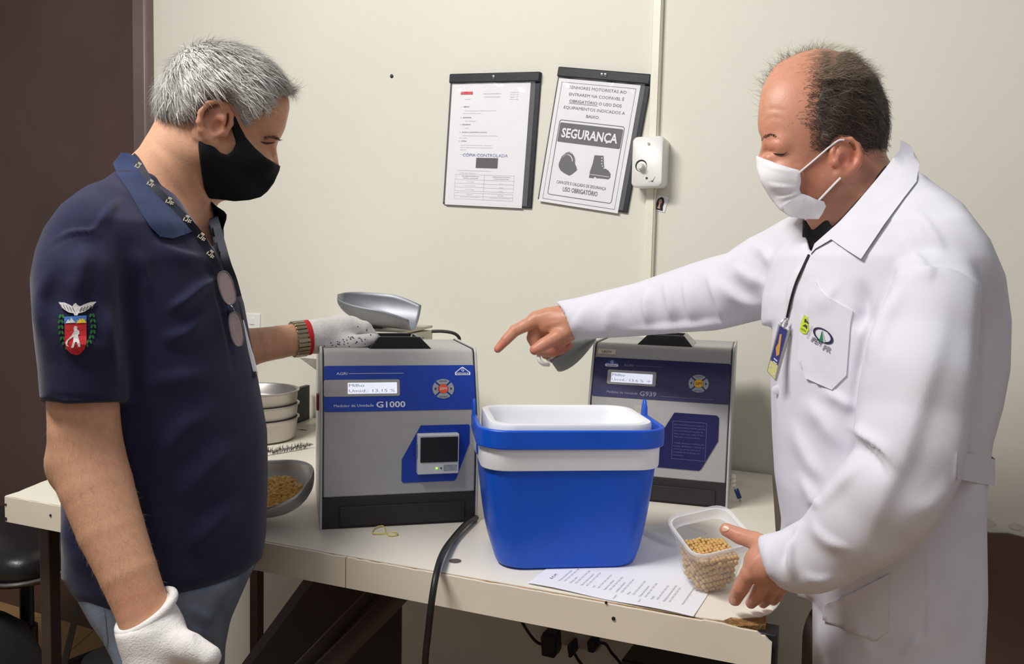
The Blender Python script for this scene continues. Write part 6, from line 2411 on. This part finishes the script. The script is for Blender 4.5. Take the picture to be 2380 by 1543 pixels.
# brow, lashes
g = Geo()
for i in range(170):
    t = random.random() ** 1.3
    u, v = 1769 + 34 * t, 323 - 9 * math.sin(t * 2.6) + random.uniform(-4.5, 4.5) * (1 - .5 * t)
    d = cast([bvBR], u, v, 1.05)
    g.tube([tuple(P(u, v, d - .0003)), tuple(P(u + random.uniform(2, 9), v + random.uniform(-4, 1), d - .0013))], [.00034, .00016], 3)
W(g, org).build('eyebrow', mat('brown_brow', rgb(74, 56, 46), rough=.7, var=.1), man2, smooth=0)['kind'] = 'stuff'
W(sheet([(1797, 356), (1808, 361), (1820, 361), (1831, 352), (1822, 357), (1808, 357)], [bvBR], .0010, 1.05, 8, .0006, 0), org).build('eyelashes', mat('dark_lash', rgb(50, 38, 34), rough=.6, var=.1), man2)

# mask
mp = [(1757, 362), (1782, 370), (1806, 380), (1834, 389), (1860, 396), (1862, 422), (1858, 440), (1866, 456), (1880, 470), (1872, 505), (1838, 505), (1810, 486), (1788, 458), (1768, 424), (1758, 392)]
lo, hi = headR.bounds(.03)
F_ = Field(lo, hi, .0022)
pmR = PxMask(mp, 1.5)
nw, cw_ = headR.w(.113, 0, -.022), headR.w(.098, 0, -.100)


def f_maskr(p):
    d = headR(p, False)
    d = smin(d, f_cone(p, nw, cw_, .014, .020), .03)
    return smax(d - .0060, pmR(p), .003)


F_.op(f_maskr, lo, hi)
maskR, bvMR, _, _ = as_mesh('face_mask', F_, M_maskw, man2, org, 1, [([(1768, 375), (1800, 390), (1856, 402)], 3, 5, .0012), ([(1776, 425), (1815, 432), (1858, 436)], 3, 12, .0026), ([(1798, 462), (1830, 455), (1862, 446)], 3, 12, .0026), ([(1815, 480), (1838, 468), (1866, 455)], 3, 10, .002), ([(1852, 400), (1853, 436)], 3, 3, .0008)])
W(sheet([(1812, 483), (1845, 462), (1864, 450), (1880, 455), (1896, 463), (1915, 468), (1920, 479), (1912, 496), (1903, 509), (1872, 509), (1838, 504)], [bvMR, bvBR], .005, 1.05, 10, .0014, 12, False), org).build('mask_flap', M_maskw, maskR, smooth=50)
for line in ([(1858, 401), (1890, 374), (1925, 344), (1948, 327), (1962, 325)], [(1903, 466), (1920, 448), (1940, 427), (1954, 413)]):
    pts = [P(u, v, cast([bvBR, bvMR], u, v, 1.03) - .0015) for u, v in smoothline(line, 4)]
    W(Geo().tube(pts, .0013, 6), org).build('ear_loop', M_maskw, maskR)

# hair: dense sides and back, thin wisps over the bald crown
hp2 = [(1925, 165), (1908, 195), (1898, 228), (1894, 262), (1896, 298), (1900, 325), (1908, 343), (1918, 350), (1930, 346), (1946, 325), (1958, 318), (1974, 320), (1992, 338), (2008, 364), (2040, 378), (2073, 364), (2096, 325), (2101, 290), (2098, 232), (2075, 188), (2046, 143), (2013, 117), (1983, 102), (1958, 98), (1950, 112), (1938, 138)]


def flowR(p, n):
    f = np.tile(np.array([.75, -.05, -.25]), (len(p), 1))
    u, v, _ = project(p)
    f[:, 2] -= np.clip((u - 2020) / 60, 0, 1) * .9
    return f + RNG.normal(0, .35, f.shape)


def colR(u, v):
    c = np.tile(np.array([.075, .054, .040]), (len(u), 1))
    k = np.clip((190 - v) / 90, 0, 1)[:, None]
    c = c * (1 - k) + np.array([.26, .19, .13]) * k
    k2 = np.exp(-(((u - 1905) / 24) ** 2 + ((v - 320) / 36) ** 2))[:, None] * .5
    return c * (1 - k2) + np.array([.24, .16, .115]) * k2


hairR = hair('hair', M_hair, man2, org, headR, hp2, .0085, .0026, 7000, lambda u, v: .013 + .006 * np.clip((170 - v) / 60, 0, 1), flowR, .30, colR, .35, .040, .0007, .0016, .5)
# wisps over the crown and a soft front hairline
roots, dirs, nrm_, ln, cl = [], [], [], [], []


def add_strand(p, n, d, L, c):
    roots.append(p)
    dirs.append(d / np.linalg.norm(d))
    nrm_.append(n)
    ln.append(L)
    cl.append(np.array(c) * random.uniform(.5, 1.35))


for i in range(800):
    x_, y_ = random.uniform(-.03, .070), random.uniform(-.058, .015)
    q = headR.w(x_, y_, .24)
    hh = bvBR.ray_cast(Vector(q), Vector(-headR.R[:, 2]))
    if hh[0] is None:
        continue
    n = np.array(hh[1])
    add_strand(np.array(hh[0]), n, np.array([random.uniform(-.6, .9), random.uniform(-.6, .6), .2]) + n * .55, random.uniform(.008, .024), [.24, .18, .12])
for i in range(2600):
    u = 1925 - abs(random.gauss(0, 1)) * 26
    v = random.uniform(118, 350)
    if (v > 300 and u < 1880) or (v > 305 and u > 1932):
        continue
    k = ray(u, v)
    h_ = bvBR.ray_cast(Vector(cC), Vector(k / np.linalg.norm(k)))
    if h_[0] is None:
        continue
    n = np.array(h_[1])
    top = max(0, min(1, (190 - v) / 80))
    add_strand(np.array(h_[0]), n, np.array([.7, -.1, random.uniform(-.7, .5)]) + n * .35, random.uniform(.005, .012), np.array([.085, .06, .045]) * (1 - top) + np.array([.25, .18, .125]) * top)
for i in range(1500):
    u, v = random.uniform(1890, 2030), random.uniform(95, 190)
    k = ray(u, v)
    h_ = bvBR.ray_cast(Vector(cC), Vector(k / np.linalg.norm(k)))
    if h_[0] is None:
        continue
    n = np.array(h_[1])
    add_strand(np.array(h_[0]) + n * .006, n, np.array([.8, .0, random.uniform(-.3, .4)]) + n * .5, random.uniform(.010, .022), [.27, .20, .14])
SV, SQ, SCc = strands(np.array(roots), np.array(dirs), np.array(nrm_), np.array(ln), .00032, np.array(cl), 5, .9, 1.1)
me = mesh_np('hair_wisps', SV - org, SQ)
color_attr(me, SCc)
ws = link('hair_wisps', me, M_hair, man2)
ws['kind'] = 'stuff'

# dark jersey under the coat
F_ = Field(P(1850, 660, 1.1) + [-.02, -.18, -.02], P(2140, 300, 1.1) + [.02, .16, .02], .0028)
F_.cone(headR.w(-.040, 0, -.040), P(2035, 540, D2), .066, .086, .03)
F_.cone(P(1945, 500, D2), P(1940, 660, D2), .040, .055, .04)
F_.all(PxMask([(2072, 352), (2094, 322), (2112, 340), (2100, 400), (1990, 560), (1900, 700), (1860, 640), (1866, 512), (1926, 508), (1932, 530), (1962, 500), (2030, 420)], 2.0), .004, 'i')
jer, bvJe, _, _ = as_mesh('dark_jersey', F_, M_darksh, man2, org, 1)

# coat -------------------------------------------------------------------
cp = [(2112, 328), (2136, 372), (2160, 412), (2238, 472), (2302, 556), (2338, 640), (2352, 745), (2349, 860), (2332, 950), (2308, 1035), (2298, 1120), (2294, 1200), (2297, 1400), (2290, 1543), (2300, 2700), (1850, 2700), (1888, 1543), (1888, 1400), (1850, 1393), (1806, 1368), (1778, 1340), (1762, 1300), (1752, 1262), (1757, 1238), (1790, 1230), (1812, 1224), (1815, 1205), (1800, 1100), (1794, 1000), (1790, 860), (1795, 757),
      (1700, 777), (1600, 771), (1480, 784), (1336, 792), (1318, 750), (1306, 722), (1284, 697), (1400, 668), (1480, 652), (1600, 606), (1690, 588), (1742, 545), (1790, 522), (1832, 503), (1870, 492), (1950, 480), (2040, 400), (2085, 335)]
F_ = Field(P(1270, 900, 1.5) + [-.02, -.78, -.78], P(2360, 320, 1.1) + [.05, .62, .02], .0034)
ks = colkeys([(440, 2020, 2130, .07), (480, 1960, 2210, .12), (525, 1880, 2262, .165), (600, 1825, 2312, .185), (700, 1795, 2345, .185), (850, 1785, 2335, .175), (1000, 1790, 2315, .165), (1120, 1797, 2302, .165), (1250, 1826, 2298, .165), (1400, 1880, 2300, .165), (1543, 1880, 2296, .17), (2000, 1865, 2320, .19), (2400, 1860, 2330, .20)], D2)
F_.all(lambda p: f_col(p, ks, 0.0, 2.3))
F_.chain([(2080, 470, 1.05, 60), (2170, 540, .97, 95), (2205, 590, .945, 110)], .05)
F_.chain([(1980, 480, 1.15, 60), (1880, 565, 1.24, 85)], .05)
F_.chain([(1880, 590, 1.24, 98), (1780, 640, 1.28, 98), (1640, 688, 1.35, 84), (1480, 722, 1.415, 66), (1350, 742, 1.465, 52), (1270, 752, 1.49, 50)], .016)
nsl = [(P(u, v, d), r * d / FPX) for u, v, d, r in [(2190, 625, .945, 105), (2165, 730, .912, 130), (2137, 880, .894, 144), (2118, 1030, .886, 140), (2076, 1128, .888, 134), (2006, 1200, .910, 122), (1905, 1285, .940, 92), (1800, 1310, .962, 72), (1740, 1318, .975, 70)]]
pmSl = PxMask([(2060, 560), (2180, 500), (2255, 570), (2284, 664), (2278, 760), (2273, 850), (2260, 960), (2250, 1040), (2238, 1110), (2188, 1220), (2125, 1288), (2050, 1326), (1960, 1364), (1900, 1389), (1850, 1395), (1806, 1370), (1776, 1342), (1760, 1300), (1750, 1262), (1755, 1236), (1790, 1228), (1830, 1220), (1862, 1206), (1890, 1168), (1940, 1100), (1988, 1040), (1982, 1000), (1994, 900), (2014, 800), (2048, 720), (2080, 640)], 3.0)


def f_nsl(p):
    d = None
    for (a, ra), (b, rb) in zip(nsl[:-1], nsl[1:]):
        e = f_cone(p, a, b, ra, rb)
        d = e if d is None else smin(d, e, .012)
    return smax(d, pmSl(p), .012)


A_ = np.array([a for a, _ in nsl])
F_.op(f_nsl, A_.min(0) - .1, A_.max(0) + .1, .004)
F_.all(PxMask(cp, 3.0), .012, 'i')
F_.all(PxMask([(1868, 480), (1874, 545), (1884, 592), (1895, 572), (1950, 520), (1985, 482), (2040, 417), (2092, 352), (2090, 250), (1868, 250)], 2.0), .004, 's')
# open cuffs
F_.cone(P(1345, 742, 1.466), P(1255, 752, 1.495), .0285, .0300, .002, 's')
F_.cone(P(1790, 1306, .964), P(1735, 1312, .975), .0235, .0245, .002, 's')
coat_folds = [
    # far sleeve
    ([(1330, 780), (1345, 740), (1390, 690)], 10, 22, 0.0051), ([(1420, 790), (1412, 735), (1440, 690)], 9, 20, 0.0077), ([(1510, 770), (1500, 710), (1510, 665)], 8, 16, 0.0077), ([(1565, 760), (1555, 700), (1545, 640)], 9, 18, 0.0077),
    ([(1620, 770), (1600, 700), (1590, 630)], 10, 20, 0.0077), ([(1690, 770), (1670, 700), (1640, 620)], 10, 22, 0.0090), ([(1440, 770), (1540, 760), (1650, 750), (1760, 740)], 8, 18, 0.0077), ([(1700, 610), (1740, 640), (1790, 670)], 10, 20, 0.0090), ([(1650, 640), (1720, 690), (1790, 720)], 10, 20, 0.0090), ([(1740, 560), (1780, 590), (1800, 630)], 10, 16, 0.0064),
    # chest
    ([(1830, 720), (1850, 650), (1890, 600)], 8, 20, 0.0051), ([(1870, 570), (1840, 680), (1815, 790), (1806, 900), (1812, 1050)], 4, 7, 0.0038), ([(2000, 640), (2010, 720), (1990, 780)], 16, 22, -0.0102), ([(1960, 640), (1920, 700), (1890, 720)], 10, 20, 0.0038), ([(1860, 920), (1920, 980), (1960, 1060)], 14, 26, 0.0077), ([(1830, 960), (1880, 1060), (1920, 1130)], 12, 22, 0.0064), ([(1850, 1090), (1890, 1150), (1900, 1190)], 10, 18, 0.0064), ([(1900, 900), (1960, 930), (1990, 960)], 10, 18, 0.0064),
    # near sleeve
    ([(2078, 640), (2100, 624), (2150, 616), (2200, 616), (2250, 638), (2284, 664)], 5, 5, -0.0028), ([(2070, 650), (2105, 636), (2150, 630), (2200, 630), (2250, 652), (2290, 690)], 6, 20, 0.0030), ([(2090, 640), (2040, 720), (2008, 800), (1990, 900), (1980, 990)], 9, 9, -0.0060), ([(2100, 650), (2050, 760), (2015, 860)], 18, 26, 0.0064), ([(2186, 630), (2184, 760), (2135, 930), (2095, 1060), (2055, 1140), (2015, 1235), (1950, 1320)], 30, 60, 0.0075), ([(1975, 1018), (2010, 1040), (2045, 1072), (2070, 1125)], 5, 26, -0.006), ([(1960, 985), (2010, 1015), (2060, 1050), (2090, 1110)], 16, 6, 0.0075),
    ([(2010, 1070), (1950, 1130), (1890, 1190)], 14, 22, 0.0040), ([(1880, 1200), (1920, 1250), (1990, 1280)], 8, 20, 0.0048), ([(1850, 1215), (1828, 1270), (1822, 1330)], 6, 12, -0.0072), ([(1850, 1225), (1838, 1290), (1850, 1360)], 8, 14, 0.0064), ([(1780, 1250), (1788, 1300), (1800, 1350)], 8, 14, 0.0024), ([(1860, 1330), (1900, 1345), (1950, 1340)], 8, 16, 0.0032),
    ([(2284, 664), (2280, 780), (2272, 900), (2256, 1010)], 7, 9, -0.0050), ([(2100, 1200), (2180, 1160), (2230, 1080)], 22, 30, 0.0032),
    # skirt
    ([(2149, 1240), (2150, 1400), (2147, 1543)], 3, 3, -0.0024), ([(2158, 1240), (2160, 1400), (2157, 1543)], 4, 10, 0.0016), ([(2080, 1543), (2120, 1500), (2145, 1470)], 10, 18, 0.0040), ([(1960, 1410), (2010, 1480), (2030, 1543)], 14, 22, 0.0040), ([(2210, 1240), (2220, 1400), (2215, 1543)], 20, 28, 0.0032), ([(2270, 1150), (2275, 1350), (2270, 1543)], 14, 18, -0.0032), ([(1900, 1420), (1905, 1543)], 8, 12, 0.0024),
    ([(2070, 520), (2150, 620), (2180, 640)], 10, 20, 0.0032), ([(2110, 470), (2170, 540), (2200, 600)], 10, 18, 0.0032)]
coat, bvC, VC, NC = as_mesh('lab_coat', F_, M_coat, man2, org, 2, coat_folds)
del F_
W(sheet([(2094, 325), (2116, 337), (2137, 378), (2130, 422), (2102, 458), (2056, 520), (2001, 602), (1966, 580), (1932, 556), (1895, 578), (1884, 590), (1893, 566), (1950, 516), (1985, 478), (2040, 413), (2090, 350)], [bvC, bvJe, bvBR], .006, 1.03, 14, .0035, 14, False), org).build('coat_collar', M_coat, coat, smooth=60)
W(sheet([(1893, 652), (1906, 672), (1924, 691), (1982, 722), (1976, 752), (1967, 872), (1933, 906), (1872, 879), (1852, 830), (1860, 740)], [bvC], .0022, 1.0, 14, .0022, 8, False), org).build('chest_pocket', M_coat, coat, smooth=60)
W(sheet([(1911, 1408), (1985, 1376), (2067, 1334), (2066, 1400), (2064, 1468), (2031, 1490), (1912, 1441)], [bvC], .0020, .95, 14, .0020, 3, False), org).build('hip_pocket', M_coat, coat, smooth=60)
# belt tab at the back
rg_ = []
for u, v0, v1, d in ((2225, 1052, 1113, .975), (2262, 1055, 1120, .985), (2297, 1063, 1127, 1.0), (2312, 1068, 1128, 1.02), (2313, 1066, 1120, 1.03), (2297, 1054, 1105, 1.06), (2280, 1050, 1100, 1.08)):
    rg_.append((u, v0, v1, min(d, cast([bvC], u, (v0 + v1) / 2, 9) - .005) if u < 2300 and d < 1.04 else d))
g = Geo()
g.loft([[tuple(P(u, v0, d)), tuple(P(u, v1, d)), tuple(P(u, v1, d + .003)), tuple(P(u, v0, d + .003))] for u, v0, v1, d in rg_])
W(g, org).build('half_belt', M_coat, coat, bevel=.0008, smooth=50)
W(Geo().lathe([(.0055, -.001), (.0058, .0006), (.004, .0016)], 14, Matrix.Translation(tuple(P(1804, 906, cast([bvC], 1806, 906, 1.08) - .002))) @ Matrix.Rotation(math.radians(90), 4, 'X')), org).build('coat_button', M_cw, coat)
# cuff hems
# emblems on the pocket
pkt = [o for o in coat.children if o.name.startswith('chest_pocket')][0]
bvP = BVHTree.FromPolygons([tuple(Vector(v_.co) + Vector(tuple(org))) for v_ in pkt.data.vertices], [tuple(p.vertices) for p in pkt.data.polygons])
bvs = [bvC, bvP]
lg = W(flat([[(1869, 732), (1876, 736), (1878, 750), (1880, 766), (1874, 776), (1866, 775), (1858, 768), (1862, 748)]], bvs, .0012, 1.0), org).build('emblem_field', mat('emblem_lime', rgb(206, 228, 60), rough=.7, var=.08), coat, smooth=0)
g = flat([[(1870, 741), (1873, 741), (1876, 747), (1879, 748), (1876, 752), (1873, 748), (1869, 749)], [(1874, 756), (1876, 756), (1875, 765), (1869, 758), (1865, 757), (1872, 753)]], bvs, .0020, 1.0, 30)
px_text(g, 'INMETRO', 1860, 765, 4.5, bvs, .0020, 1.0, .55, 15)
W(g, org).build('emblem_figure', M_ink, lg, smooth=0)['kind'] = 'stuff'
g = Geo()
px_text(g, 'ACREDITADO', 1877, 786, 4.5, bvs, .0018, 1.0, -1.15, 30)
W(g, org).build('side_lettering', M_inkl, coat, smooth=0)
oc_, on_ = [], []
ctr_, ra_ = (1913, 780), .62
ca, sa = math.cos(ra_), math.sin(ra_)


def rot(x, y):
    return (ctr_[0] + ca * x - sa * y, ctr_[1] + sa * x + ca * y)


for sgn, a0, a1 in ((1, -70, 125), (-1, 110, 300)):
    A1 = np.radians(np.linspace(a0, a1, 14))
    if sgn > 0:
        outer = [rot(27 * math.cos(a), 14.5 * math.sin(a)) for a in A1]
        inner = [rot(-3 + 23 * math.cos(a), 11.8 * math.sin(a)) for a in A1[::-1]]
    else:
        outer = [rot(27 * math.cos(a), 14.5 * math.sin(a)) for a in A1]
        inner = [rot(3.0 + 25.0 * math.cos(a), 12.2 * math.sin(a)) for a in A1[::-1]]
    oc_.append(outer + inner)
W(flat(oc_, bvs, .0012, 1.0, 12), org).build('logo_oval', mat('logo_navy', rgb(40, 40, 70), rough=.7, var=.05), coat, smooth=0)['kind'] = 'stuff'
W(flat([[(1910, 768), (1912, 794), (1904, 792)]], bvs, .0014, 1.0, 20), org).build('logo_needle', mat('logo_green', rgb(30, 130, 76), rough=.7, var=.05), coat, smooth=0)
W(flat([[(1911, 766), (1918, 796), (1913, 795)]], bvs, .0013, 1.0, 20), org).build('logo_needle', mat('logo_grey', rgb(180, 190, 190), rough=.7, var=.05), coat, smooth=0)
g = Geo()
px_text(g, 'IPEM', 1884, 793, 12, bvs, .0014, 1.0, .50, 25, .03)
W(g, org).build('logo_lettering', mat('logo_ink', rgb(44, 44, 70), rough=.7, var=.05), coat, smooth=0)
g = Geo()
px_text(g, 'PR', 1911, 812, 12.5, bvs, .0014, 1.0, .42, 20, .03)
W(g, org).build('logo_lettering', M_inkl, coat, smooth=0)

# badge on its cord
line = [(1880, 592), (1866, 622), (1851, 655), (1840, 690), (1833, 720), (1829, 738)]
pts = [P(u, v, cast([bvC], u, v, 1.05) - .0035) for u, v in smoothline(line, 4)]
W(Geo().tube(pts, .0016, 6), org).build('neck_cord', M_black, man2)
bd_ = min(cast([bvC], u, v, 1.08) for u, v in ((1815, 760), (1830, 775), (1812, 840), (1803, 870))) - .010
ba = P(1829, 742, bd_)
bg_ = thing('id_badge', 'blue and yellow ID badge in a clear holder hanging on the white coat', 'badge', tuple(ba))
Q = lambda u, v, d=0.0: tuple(P(u, v, bd_ + d))
W(Geo().hexa([Q(1782, 862, -.004), Q(1803, 886, -.004), Q(1806, 887, .004), Q(1784, 862, .004), Q(1809, 752, -.004), Q(1836, 770, -.004), Q(1838, 771, .004), Q(1811, 753, .004)]), ba).build('holder', mat('holder_grey', rgb(168, 166, 160), rough=.3, var=.05), bg_, bevel=.0006)
sh_ = lambda polys, e: Geo().add([Q(u, v, -.004 - e) for p in polys for u, v in p], [tuple(range(sum(len(x) for x in polys[:i]), sum(len(x) for x in polys[:i + 1]))) for i in range(len(polys))])
W(sh_([[(1813, 757), (1830, 769), (1808, 848), (1791, 836)]], .0006), ba).build('blue_card', mat('card_blue', rgb(62, 66, 140), rough=.4, var=.08), bg_, smooth=0)
W(sh_([[(1791, 837), (1808, 850), (1801, 882), (1784, 862)]], .0006), ba).build('yellow_card', mat('card_yellow', rgb(228, 222, 150), rough=.5, var=.05), bg_, smooth=0)
W(sh_([[(1812, 777), (1817, 776), (1814, 800), (1811, 824), (1804, 828), (1803, 808), (1809, 797)]], .0010), ba).build('card_figure', mat('card_orange', rgb(228, 168, 84), rough=.5, var=.1), bg_, smooth=0)
W(sh_([[(1799, 831), (1807, 838), (1806, 841), (1798, 834)], [(1797, 838), (1806, 845), (1805, 847), (1796, 840)], [(1788, 848), (1790, 846), (1792, 852), (1789, 853)], [(1797, 866), (1801, 868), (1800, 872), (1796, 870)]], .0010), ba).build('card_print', M_whitep, bg_, smooth=0)['kind'] = 'stuff'
W(Geo().tube(smoothline([Q(1829, 740), Q(1820, 744), Q(1816, 753), Q(1822, 760), Q(1829, 754), Q(1830, 744)], 4), .0012, 6), ba).build('clip_ring', M_steel, bg_)
W(Geo().hexa([Q(1820, 764, -.006), Q(1824, 766, -.006), Q(1824, 766, .004), Q(1820, 764, .004), Q(1824, 746, -.006), Q(1829, 748, -.006), Q(1829, 748, .004), Q(1824, 746, .004)]), ba).build('clip', M_steel, bg_, bevel=.0005)

# trousers and shoes (below the coat)
F_ = Field((fz2[0] - .2, fz2[1] - .24, .02), (fz2[0] + .2, fz2[1] + .24, .80), .006)
for s in (-1, 1):
    F_.cone((fz2[0], fz2[1] + s * .085, .74), (fz2[0] - .01, fz2[1] + s * .09, .43), .088, .07, .02)
    F_.cone((fz2[0] - .01, fz2[1] + s * .09, .43), (fz2[0] + .01, fz2[1] + s * .10, .07), .07, .06, .01)
as_mesh('trousers', F_, mat('taupe_trousers', rgb(104, 94, 88), rough=.85, var=.08, bump=.2, bscale=600), man2, org, 2)
for s in (-1, 1):
    g = Geo()
    ax_, ay_ = fz2[0] + .01, fz2[1] + s * .10
    g.loft([[(ax_ - x, ay_ + y, z) for x, y in rrect(w_, d_, .04, 5, cx, 0)] for z, w_, d_, cx in ((.0005, .27, .095, .055), (.02, .275, .1, .055), (.05, .25, .095, .045), (.075, .19, .09, .018), (.10, .12, .088, -.008))])
    W(g, org).build('shoe', M_black, man2, smooth=60)

# grey sample scoop in the pointing hand
s0 = P(1285, 838, 1.505)
s1 = P(1392, 778, 1.56)
axs = (s1 - s0) / np.linalg.norm(s1 - s0)
sp_ = thing('sample_scoop', 'grey metal sample scoop with white handle end held in the pointing hand', 'scoop', tuple(s0))
vs, fs = [], []
ur, vr = [], []
top_e = [(1330, 785), (1345, 783), (1362, 782), (1378, 783), (1387, 786)]
bot_e = [(1273, 828), (1300, 864), (1330, 852), (1356, 826), (1375, 802)]
sec = 12
A_ = [(1268, 826), (1288, 808), (1310, 795), (1335, 784), (1362, 779), (1389, 783)]
B_ = [(1296, 864), (1309, 863), (1330, 852), (1350, 834), (1368, 812), (1383, 792)]
for j, (a, b) in enumerate(zip(A_, B_)):
    for i in range(sec + 1):
        t = i / sec
        u, v = a[0] + (b[0] - a[0]) * t, a[1] + (b[1] - a[1]) * t
        bul = math.sin(math.pi * t)
        d = 1.515 + .012 * j - .022 * bul + .010 * t
        vs.append(tuple(P(u, v, d)))
for j in range(len(A_) - 1):
    for i in range(sec):
        a = j * (sec + 1) + i
        fs.append((a, a + 1, a + sec + 2, a + sec + 1))
so = W(Geo().add(vs, fs), s0).build('scoop_blade', mat('dull_grey_metal', rgb(150, 152, 152), rough=.45, metal=.5, var=.06, vscale=20), sp_, smooth=180, solid=.0016, off=1, subd=1)
W(Geo().tube(smoothline([P(1252, 826, 1.49), P(1254, 838, 1.488), P(1263, 846, 1.49), P(1275, 848, 1.50)], 5), .0036, 8), s0).build('handle_end', M_white, sp_, smooth=60)
W(Geo().tube([tuple(P(1275, 840, 1.505)), tuple(P(1300, 800, 1.512)), tuple(P(1318, 782, 1.515))], .0055, 10), s0).build('handle', M_white, sp_, smooth=60)
